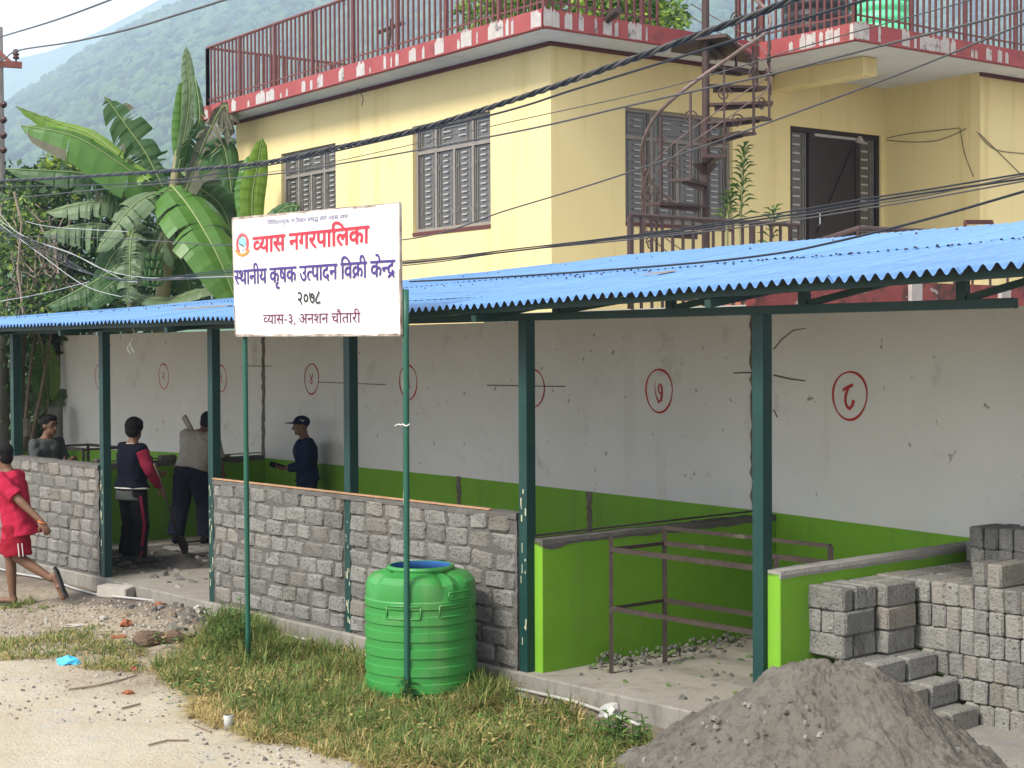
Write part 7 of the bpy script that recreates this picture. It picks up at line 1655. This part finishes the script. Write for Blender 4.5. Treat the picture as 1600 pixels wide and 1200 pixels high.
banana('small banana plant beyond the left end of the shed', [(74, 680, YE), (76, 620, YE)], [
    (([(76, 625, YE), (70, 590, YE), (68, 560, YE), (64, 532, YE)], .22, M['bfly']), D_(tear=0, droop=.2, facing=(.4, -1, .3))),
    (([(78, 625, YE), (84, 590, YE), (80, 560, YE), (74, 530, YE)], .18, M['bbright']), D_(tear=.2, droop=.2, facing=(-.4, -1, .3))),
    (([(76, 635, YE), (62, 600, YE), (55, 575, YE), (48, 560, YE)], .16, M['bfly']), D_(tear=.2, droop=.3)),
    (([(74, 640, YE), (60, 622, YE), (52, 618, YE), (44, 620, YE)], .25, M['bpale']), D_(tear=.1, droop=.4)),
    (([(78, 640, YE), (90, 620, YE), (98, 612, YE), (108, 618, YE)], .2, M['bpale']), D_(tear=.1, droop=.5)),
], .07)

def leafy(name, label, cat, base, clumps, nl, ls, mats, wts, trunk_r=.09, stems=6, sd=1, group=None):
    r = random.Random(sd); p = thing(name, label, cat, base, group); V, F, MI = [], [], []
    tot = sum(c[3] ** 2 for c in clumps)
    for cx, cy, cz, rad in clumps:
        for _ in range(int(nl * rad * rad / tot)):
            v = unit(vec(r.gauss(0, 1), r.gauss(0, 1), r.gauss(0, 1))); q = rad * (r.random() ** .4)
            c = vec(cx, cy, cz) + v * q * vec(1, 1, .85)
            a = unit(v * .6 + vec(r.gauss(0, .6), r.gauss(0, .6), r.gauss(-.2, .5))); s_ = np.cross(a, vec(r.gauss(0, 1), r.gauss(0, 1), r.gauss(0, 1) + .01)); s_ = unit(s_)
            L = ls * r.uniform(.6, 1.3); b0 = len(V); nn = np.cross(a, s_)
            V += [c, c + a * L * .5 + s_ * L * .26 + nn * L * .06, c + a * L, c + a * L * .5 - s_ * L * .26 + nn * L * .06]
            F.append((b0, b0 + 1, b0 + 2, b0 + 3)); MI.append(r.choices(range(len(mats)), wts)[0])
    me = mesh_np('crown', np.array(V) - np.asarray(base), F, mats, MI); place('crown', me, p)
    b = MB(); base = np.asarray(base, float)
    for c in clumps[:stems]:
        e = vec(*c[:3]); mid = base + (e - base) * .5 + vec(r.uniform(-.15, .15), r.uniform(-.1, .1), .1); b.tube([base, mid, e], [trunk_r, trunk_r * .6, trunk_r * .15], 6)
    b.build('trunk', M['twig'], p, smooth=True); return p
LM = [M['lf1'], M['lf2'], M['lf3'], M['lfy']]
def clump_px(lst): return [(*at_y(px, py, Y), rad) for px, py, Y, rad in lst]
leafy('dark_bush', 'dense dark green bush behind the banana plants', 'bush', at_y(110, 560, 28.5) * vec(1, 1, 0), clump_px([(60, 330, 29, .9), (110, 310, 29, .8), (160, 340, 29.3, .9), (40, 420, 28.6, .8), (100, 420, 28.8, .9), (170, 430, 29, .9), (60, 500, 28, .8), (130, 510, 28, .8), (200, 480, 28.6, .9), (20, 300, 29, .6), (250, 440, 29, 1.0), (310, 400, 29, 1.1), (330, 330, 29.5, 1), (230, 360, 29.5, 1)]), 9000, .17, LM, (6, 3.5, 1, .25), sd=3)
leafy('yellow_bush', 'small yellow-green bush top showing between the banana leaves', 'bush', at_y(100, 520, 30.5) * vec(1, 1, 0), clump_px([(95, 262, 30.5, .42), (110, 272, 30.5, .36), (85, 280, 30.5, .4), (30, 295, 30, .35), (70, 300, 30, .4)]), 1500, .13, LM, (1, 2, 2, 4), sd=5)
leafy('roadside_bush', 'light green scrub with bare vines at the far left beside the utility pole', 'bush', at_y(30, 640, 27.5) * vec(1, 1, 0), clump_px([(22, 330, 27.4, .45), (30, 390, 27.3, .5), (25, 450, 27.2, .5), (60, 470, 27, .45), (45, 360, 27.4, .4), (90, 460, 26.8, .4), (120, 480, 26.8, .35), (30, 500, 27, .4)]), 2600, .11, LM, (2, 3, 3, 1.4), sd=7, trunk_r=.05)
leafy('shade_bush', 'dark leafy undergrowth beyond the open left end of the shed', 'bush', at_y(45, 690, 29) * vec(1, 1, 0), clump_px([(30, 560, 29, .7), (60, 590, 29.5, .8), (90, 560, 29.5, .7), (40, 640, 29, .7), (80, 650, 29.2, .7)]), 3000, .16, LM, (7, 2, .5, .2), sd=9)
vt = thing('dry_vines', 'tangle of bare dry vines hanging in front of the left bush', 'vines', at_y(40, 600, 26.8) * vec(1, 1, 0)); b = MB()
for _ in range(60):
    x, y = rnd.uniform(10, 110), rnd.uniform(290, 480); pts = []; a = rnd.uniform(.6, 2.4)
    for k in range(7):
        pts.append(at_y(x, y, 26.8 + rnd.uniform(-.2, .2))); x += math.cos(a) * rnd.uniform(6, 16); y += math.sin(a) * rnd.uniform(4, 22); a += rnd.uniform(-.7, .7)
    b.tube(pts, rnd.uniform(.005, .014), 4)
b.tube([at_y(22, 300, 26.8), at_y(34, 350, 26.7), at_y(28, 420, 26.7), at_y(40, 520, 26.6)], .022, 6)
b.build('vine', M['twig'], vt, kind='stuff')
# rooftop shrubs
leafy('rooftop_shrub', 'bright green shrub growing on the roof behind the railing', 'shrub', HH(2.6, 2.0, 6.385), clump_px([(760, 18, 22, .42), (800, -5, 22, .5), (850, -25, 22, .5), (900, -30, 22, .5)]), 2400, .12, LM, (1, 3, 4, 3), sd=21, trunk_r=.03)
leafy('rooftop_shrub', 'feathery light green shrub on the roof near the spiral stair', 'shrub', HH(1.2, 3.1, 6.385), clump_px([(930, 10, 21.6, .36), (970, 5, 21.6, .42), (1010, 8, 21.6, .38), (1045, 28, 21.4, .26)]), 2600, .10, LM, (.5, 3, 5, 3), sd=22, trunk_r=.03)
# tall pot plants on the terrace
def dracaena(label, px, y0, y1, Y, seg):
    base = at_y(px, y0, Y); base0 = base.copy(); base0[2] = 2.95
    p = thing('pot_plant', label, 'pot plant', base0); b = MB(); top = at_y(px + 6, y1, Y); b.tube([base0 + Z * .25, base, top], .018, 6); b.build('stem', M['pstem'], p)
    b = MB(); k = int(seg)
    for i in range(k):
        f = (i / k) ** .8; c = base + (top - base) * f; a = i * 2.4; L = rnd.uniform(.20, .30) * (1 - .35 * f)
        leaf_shape(b, c, vec(math.cos(a), math.sin(a), .55 + .5 * f), L, .026, rnd.choice((0, 0, 1)), droop=.35)
    b.build('foliage', [M['lf2'], M['lf3']], p); b = MB(); b.lathe([(.10, 0), (.15, .26), (.165, .28), (.13, .28), (.0, .24)], base0, 14); b.build('pot', M['pot'], p)
dracaena('tall slender leafy pot plant beside the spiral stair', 1157, 338, 228, 18.0, 46); dracaena('shorter bushy pot plant beside the tall one', 1136, 345, 302, 18.0, 24); dracaena('small pot plant behind the terrace railing', 1203, 388, 325, 17.6, 20)

# ================================================================== ROOFTOP TANKS, AERIAL
def rooftop_tank(label, px, ybot, r, h, Y, mm):
    c = at_y(px, ybot, Y); c[2] = 6.385; p = thing('rooftop_water_tank', label, 'water tank', c)
    pr = [(0, 0), (r, .0)]
    for z0 in np.linspace(.12, h * .62, 4): pr += [(r - .012, z0), (r + .01, z0 + .02), (r + .01, z0 + .09), (r - .012, z0 + .11)]
    pr += [(r - .01, h * .72), (r * .96, h * .8), (r * .6, h * .95), (r * .3, h), (0, h)]
    b = MB(); b.lathe(pr, c, 40); b.build('body', mm, p, smooth=True); b = MB(); b.lathe([(r * .32, h * .97), (r * .32, h + .05), (0, h + .07)], c, 24); b.build('lid', mm, p)
rooftop_tank('black plastic water tank on the roof beside the green one', 1276, 60, .43, .95, 20.6, M['blacktank'])
rooftop_tank('bright green plastic water tank on the roof beside the black one', 1380, 50, .35, .95, 21.4, M['tank2'])
a0, a1, a2, a3 = at_y(591, 51, 22.3), at_y(632, 35, 22.3), at_y(611, 43, 22.3), at_y(606, 80, 22.3)
ae = thing('aerial', 'small rusty cross-shaped aerial standing behind the roof railing', 'aerial', a3 - Z * .3); b = MB(); b.tube([a3 - Z * .3, a3, a2, a2 + Z * .12], .02, 6); b.build('mast', M['rust'], ae); b = MB(); b.tube([a0, a1], .03, 6); b.build('boom', M['rust'], ae)

# ================================================================== POLE AND WIRES
PY = 28.6; PB = at_y(1, 560, PY); PB[2] = 0
up_ = thing('utility_pole', 'weathered utility pole at the far left edge with steel crossarm', 'utility pole', PB)
b = MB(); b.tube([PB - Z * .2, PB + Z * 4, PB + Z * 8.3], [.15, .13, .10], 12); b.build('shaft', M['pole'], up_, smooth=True)
ca = at_y(34, 102, PY - .15); cb = ca - vec(2.0, .9, 0); b = MB(); b.bar(ca, cb, .08, .11); b.build('crossarm', M['rustred'], up_)
b = MB(); b.bar(at_y(16, 97, PY - .15), at_y(-25, 60, PY - .1), .05, .06); b.build('arm_brace', M['rustred'], up_)
ins = MB(); ins.lathe([(.015, -.12), (.015, 0), (.05, .0), (.06, .03), (.035, .05), (.055, .07), (.06, .09), (.03, .11), (.05, .13), (.045, .16), (.0, .18)], vec(0, 0, 0), 14); insm = ins.mesh('insulator', M['ceramic'], smooth=True)
q = at_y(25, 92, PY - .15)
o = place('insulator', insm, up_); o.location = Vector(q - PB)
for y in (164, 188, 212, 235):
    q = at_y(5, y, PY - .2); o = place('insulator', insm, up_, rot=(math.pi / 2, 0, .4)); o.location = Vector(q - PB)
    b = MB(); b.bar(q - vec(.12, 0, 0), q + vec(.03, .0, 0), .03, .03); b.build('bracket', M['rustred'], up_)
def spline(pts, k=10):
    R = []
    for i in range(len(pts) - 1):
        p0, p1, p2, p3 = pts[max(i - 1, 0)], pts[i], pts[i + 1], pts[min(i + 2, len(pts) - 1)]
        for u in np.linspace(0, 1, k, endpoint=False): R.append(.5 * ((2 * p1) + (-p0 + p2) * u + (2 * p0 - 5 * p1 + 4 * p2 - p3) * u * u + (-p0 + 3 * p1 - 3 * p2 + p3) * u ** 3))
    R.append(pts[-1]); return R
YL, YR_ = 26.5, 9.5      # wires run from the far pole on the left to a near one outside the right edge
def wy(px, y0=24.0, y1=7.6, x0=0, x1=1600):      # hyperbolic depth: straight line in plan
    u = (px - x0) / (x1 - x0); return 1 / (1 / y0 + (1 / y1 - 1 / y0) * u)
def wire(label, pts, r, mm, twisted=False, y0=24.0, y1=7.6):
    P = [at_y(px, py, wy(px, y0, y1)) for px, py in pts]; Q = spline(P)
    if not twisted:
        b = MB(); b.tube(Q, r, 6); b.build('overhead_wire', mm, label=label, cat='cable', org=Q[0], smooth=True)
    else:
        p = thing('twisted_cable', label, 'cable', Q[0]); Q = spline(P, 60); L = np.concatenate([[0], np.cumsum([np.linalg.norm(b_ - a_) for a_, b_ in zip(Q[:-1], Q[1:])])])
        Ld = np.arange(0, L[-1], .055); Qd = np.stack([np.interp(Ld, L, np.array(Q)[:, i]) for i in range(3)], 1)
        tg = unit(Qd[-1] - Qd[0]); e1 = unit(np.cross(tg, Z)); e2 = np.cross(e1, tg)
        for k in range(3):
            b = MB(); b.tube([q + (e1 * math.cos(l / .42 * 6.283 + k * 2.094) + e2 * math.sin(l / .42 * 6.283 + k * 2.094)) * r * 1.05 for q, l in zip(Qd, Ld)], r, 6); b.build('strand', mm if k else M['wire'], p, smooth=True)
wire('thick twisted black cable sagging across the yellow house', [(-60, 286), (130, 276), (250, 268), (400, 256), (525, 231), (645, 204), (800, 157), (975, 97), (1112, 47), (1200, 15), (1330, -40)], .0112, M['cable'], True)
wire('dark wire just under the twisted cable, rising to the roof corner', [(-60, 292), (200, 287), (400, 261), (525, 236), (770, 179), (900, 139), (1037, 97), (1200, 46), (1350, 0), (1480, -45)], .0075, M['cable'])
wire('dark wire crossing the left windows below the twisted cable', [(-60, 318), (207, 291), (400, 275), (525, 257), (800, 207), (975, 167), (1095, 140), (1200, 117), (1375, 72), (1600, 16), (1700, -12)], .0065, M['wire'])
wire('thin wire between the two dark wires on the yellow wall', [(400, 272), (525, 252), (800, 190), (975, 152), (1095, 122), (1300, 60), (1500, 5), (1650, -40)], .0035, M['wire'])
wire('single pale grey wire sloping up to the porch corner', [(-60, 368), (160, 372), (265, 378), (362, 383), (627, 375), (800, 326), (975, 272), (1175, 201), (1407, 115), (1600, 37), (1700, 0)], .0055, M['wire'], y0=23.5, y1=8.2)
for i, (dy0, dy1, r) in enumerate(((0, 0, .005), (5, 8, .006), (9, 3, .004), (14, 12, .0045))):
    wire(('uppermost', 'thickest', 'thinnest', 'lowest')[i] + ' wire of the loose bundle crossing in front of the house door', [(-50, 345 - i * 9), (60, 378 + i * 5), (170, 436 + i * 4 - dy0), (365, 421 + i * 4), (630, 408 + dy0 * .5), (805, 389 + (i % 2) * 3), (1000, 366 + dy0 * .5), (1200, 336 + dy0), (1350, 311 + dy0 * 1.1), (1450, 296 + dy0), (1600, 271 + dy1), (1700, 255 + dy1)], r, M['cable'] if i < 2 else M['wire'], y0=23.0, y1=8.0)
wire('heavy dark wire lying low over the blue roof and rising at the right', [(640, 440), (800, 432), (1050, 414), (1200, 398), (1300, 379), (1450, 342), (1600, 299), (1700, 270)], .007, M['cable'], y0=22.5, y1=8.0)
wire('upper of the two bare wires at the top left corner', [(-70, 80), (0, 58), (85, 32), (172, 0), (240, -27)], .012, M['wire'], y0=27.5, y1=5.5)
wire('lower bare wire at the top left, tied to the crossarm insulator', [(-40, 118), (4, 94), (28, 79), (110, 66), (200, 46), (280, 22), (350, 0), (440, -30)], .012, M['wire'], y0=28.2, y1=6)
for i, pts in enumerate(([(-20, 330), (40, 370), (120, 400), (190, 436), (215, 440)], [(-20, 335), (60, 395), (130, 445), (190, 464)], [(40, 346), (85, 355), (200, 362)], [(-20, 474), (60, 460), (140, 440)], [(-10, 320), (30, 365), (110, 395), (160, 420), (230, 434), (365, 432)])):
    wire(('topmost pale service wire sagging from the pole to the shed roof', 'lowest pale service wire sagging from the pole to the roof edge', 'short pale wire in front of the dark bush', 'faint wire rising in front of the dry vines', 'long pale service wire running behind the sign')[i], pts, .006, M['paleWire'], y0=25.8, y1=12)
# thin wires stapled to the porch wall
for lb, pts in (('thin brown wire looped along the porch wall', [(fW, 1385, 216), (fW, 1420, 209), (fW, 1500, 200)]), ('second slack thin wire on the porch wall', [(fW, 1385, 219), (fW, 1430, 222), (fW, 1470, 218), (fW, 1510, 201)]), ('thin wire hanging down from the porch corner', [(fW, 1500, 201), (fW, 1507, 240), (fW, 1521, 276)])):
    P = [on_plane(px, py, HH(0, 5.905, 0), dr) for _, px, py in pts]; b = MB(); b.tube(spline(P), .005, 5); b.build('wall_wire', M['paleWire'] if False else M['wire'], label=lb, cat='cable', org=P[0])
for lb, pts in (('thin wire drooping to the right over the front of the wing', [(1526, 205), (1540, 222), (1560, 235), (1600, 240)]), ('straight thin wire slanting down over the front of the wing', [(1530, 208), (1595, 272)])):
    P = [on_plane(px, py, HH(-1.61, 0, 0), dl) for px, py in pts]; b = MB(); b.tube(spline(P), .005, 5); b.build('wall_wire', M['wire'], label=lb, cat='cable', org=P[0])
b = MB(); P = at_z(558, 137, 6.13); b.tube(spline([P, P + vec(.03, 0, -.06), P + vec(.08, 0, -.14), P + vec(.06, 0, -.25)]), .006, 5); b.build('wall_wire', M['wire'], label='short loose wire hanging from the left eave of the house', cat='cable', org=P)
b = MB(); P = S(2.9, -.3, 2.72); P = on_plane(207, 512, S(0, -.25, 0), n); b.tube(spline([P, P + vec(.02, 0, -.08), P + vec(-.02, 0, -.16), P + vec(.01, 0, -.24)]), .008, 5); b.tube(spline([P - Z * .1, P + vec(-.05, 0, -.2), P + vec(-.02, 0, -.26)]), .005, 4); b.build('hanging_string', M['polewear'], label='frayed pale string hanging from the shed eave at the left', cat='string', org=P)
# boxes and boards beyond the left end
for i, (px, py, w_, h_, lb) in enumerate(((36, 668, .22, .3, 'small brown box standing on the far left end wall'), (87, 652, .2, .36, 'pale weathered trunk stump in the shade beyond the shed'))):
    P = at_y(px, py, 26.6 if i == 0 else 27.0); b = MB(); b.boxf(lambda x, y, z: P + vec(x, y, z), (-w_ / 2, w_ / 2), (-.1, .1), (-h_ / 2 if i == 0 else -P[2], h_ / 2)); b.build('box' if i == 0 else 'stump', M['plank'] if i == 0 else M['pole'], label=lb, cat='box' if i == 0 else 'stump', org=P, bevel=.02)
gp = at_y(30, 600, 26.3); b = MB(); b.boxf(lambda x, y, z: vec(gp[0] + x, gp[1] + y, z), (-.04, .04), (-.04, .04), (.1, 2.9)); b.build('green_pipe', M['signpole'], label='bright green upright pipe behind the far left post', cat='pipe', org=gp * vec(1, 1, 0))
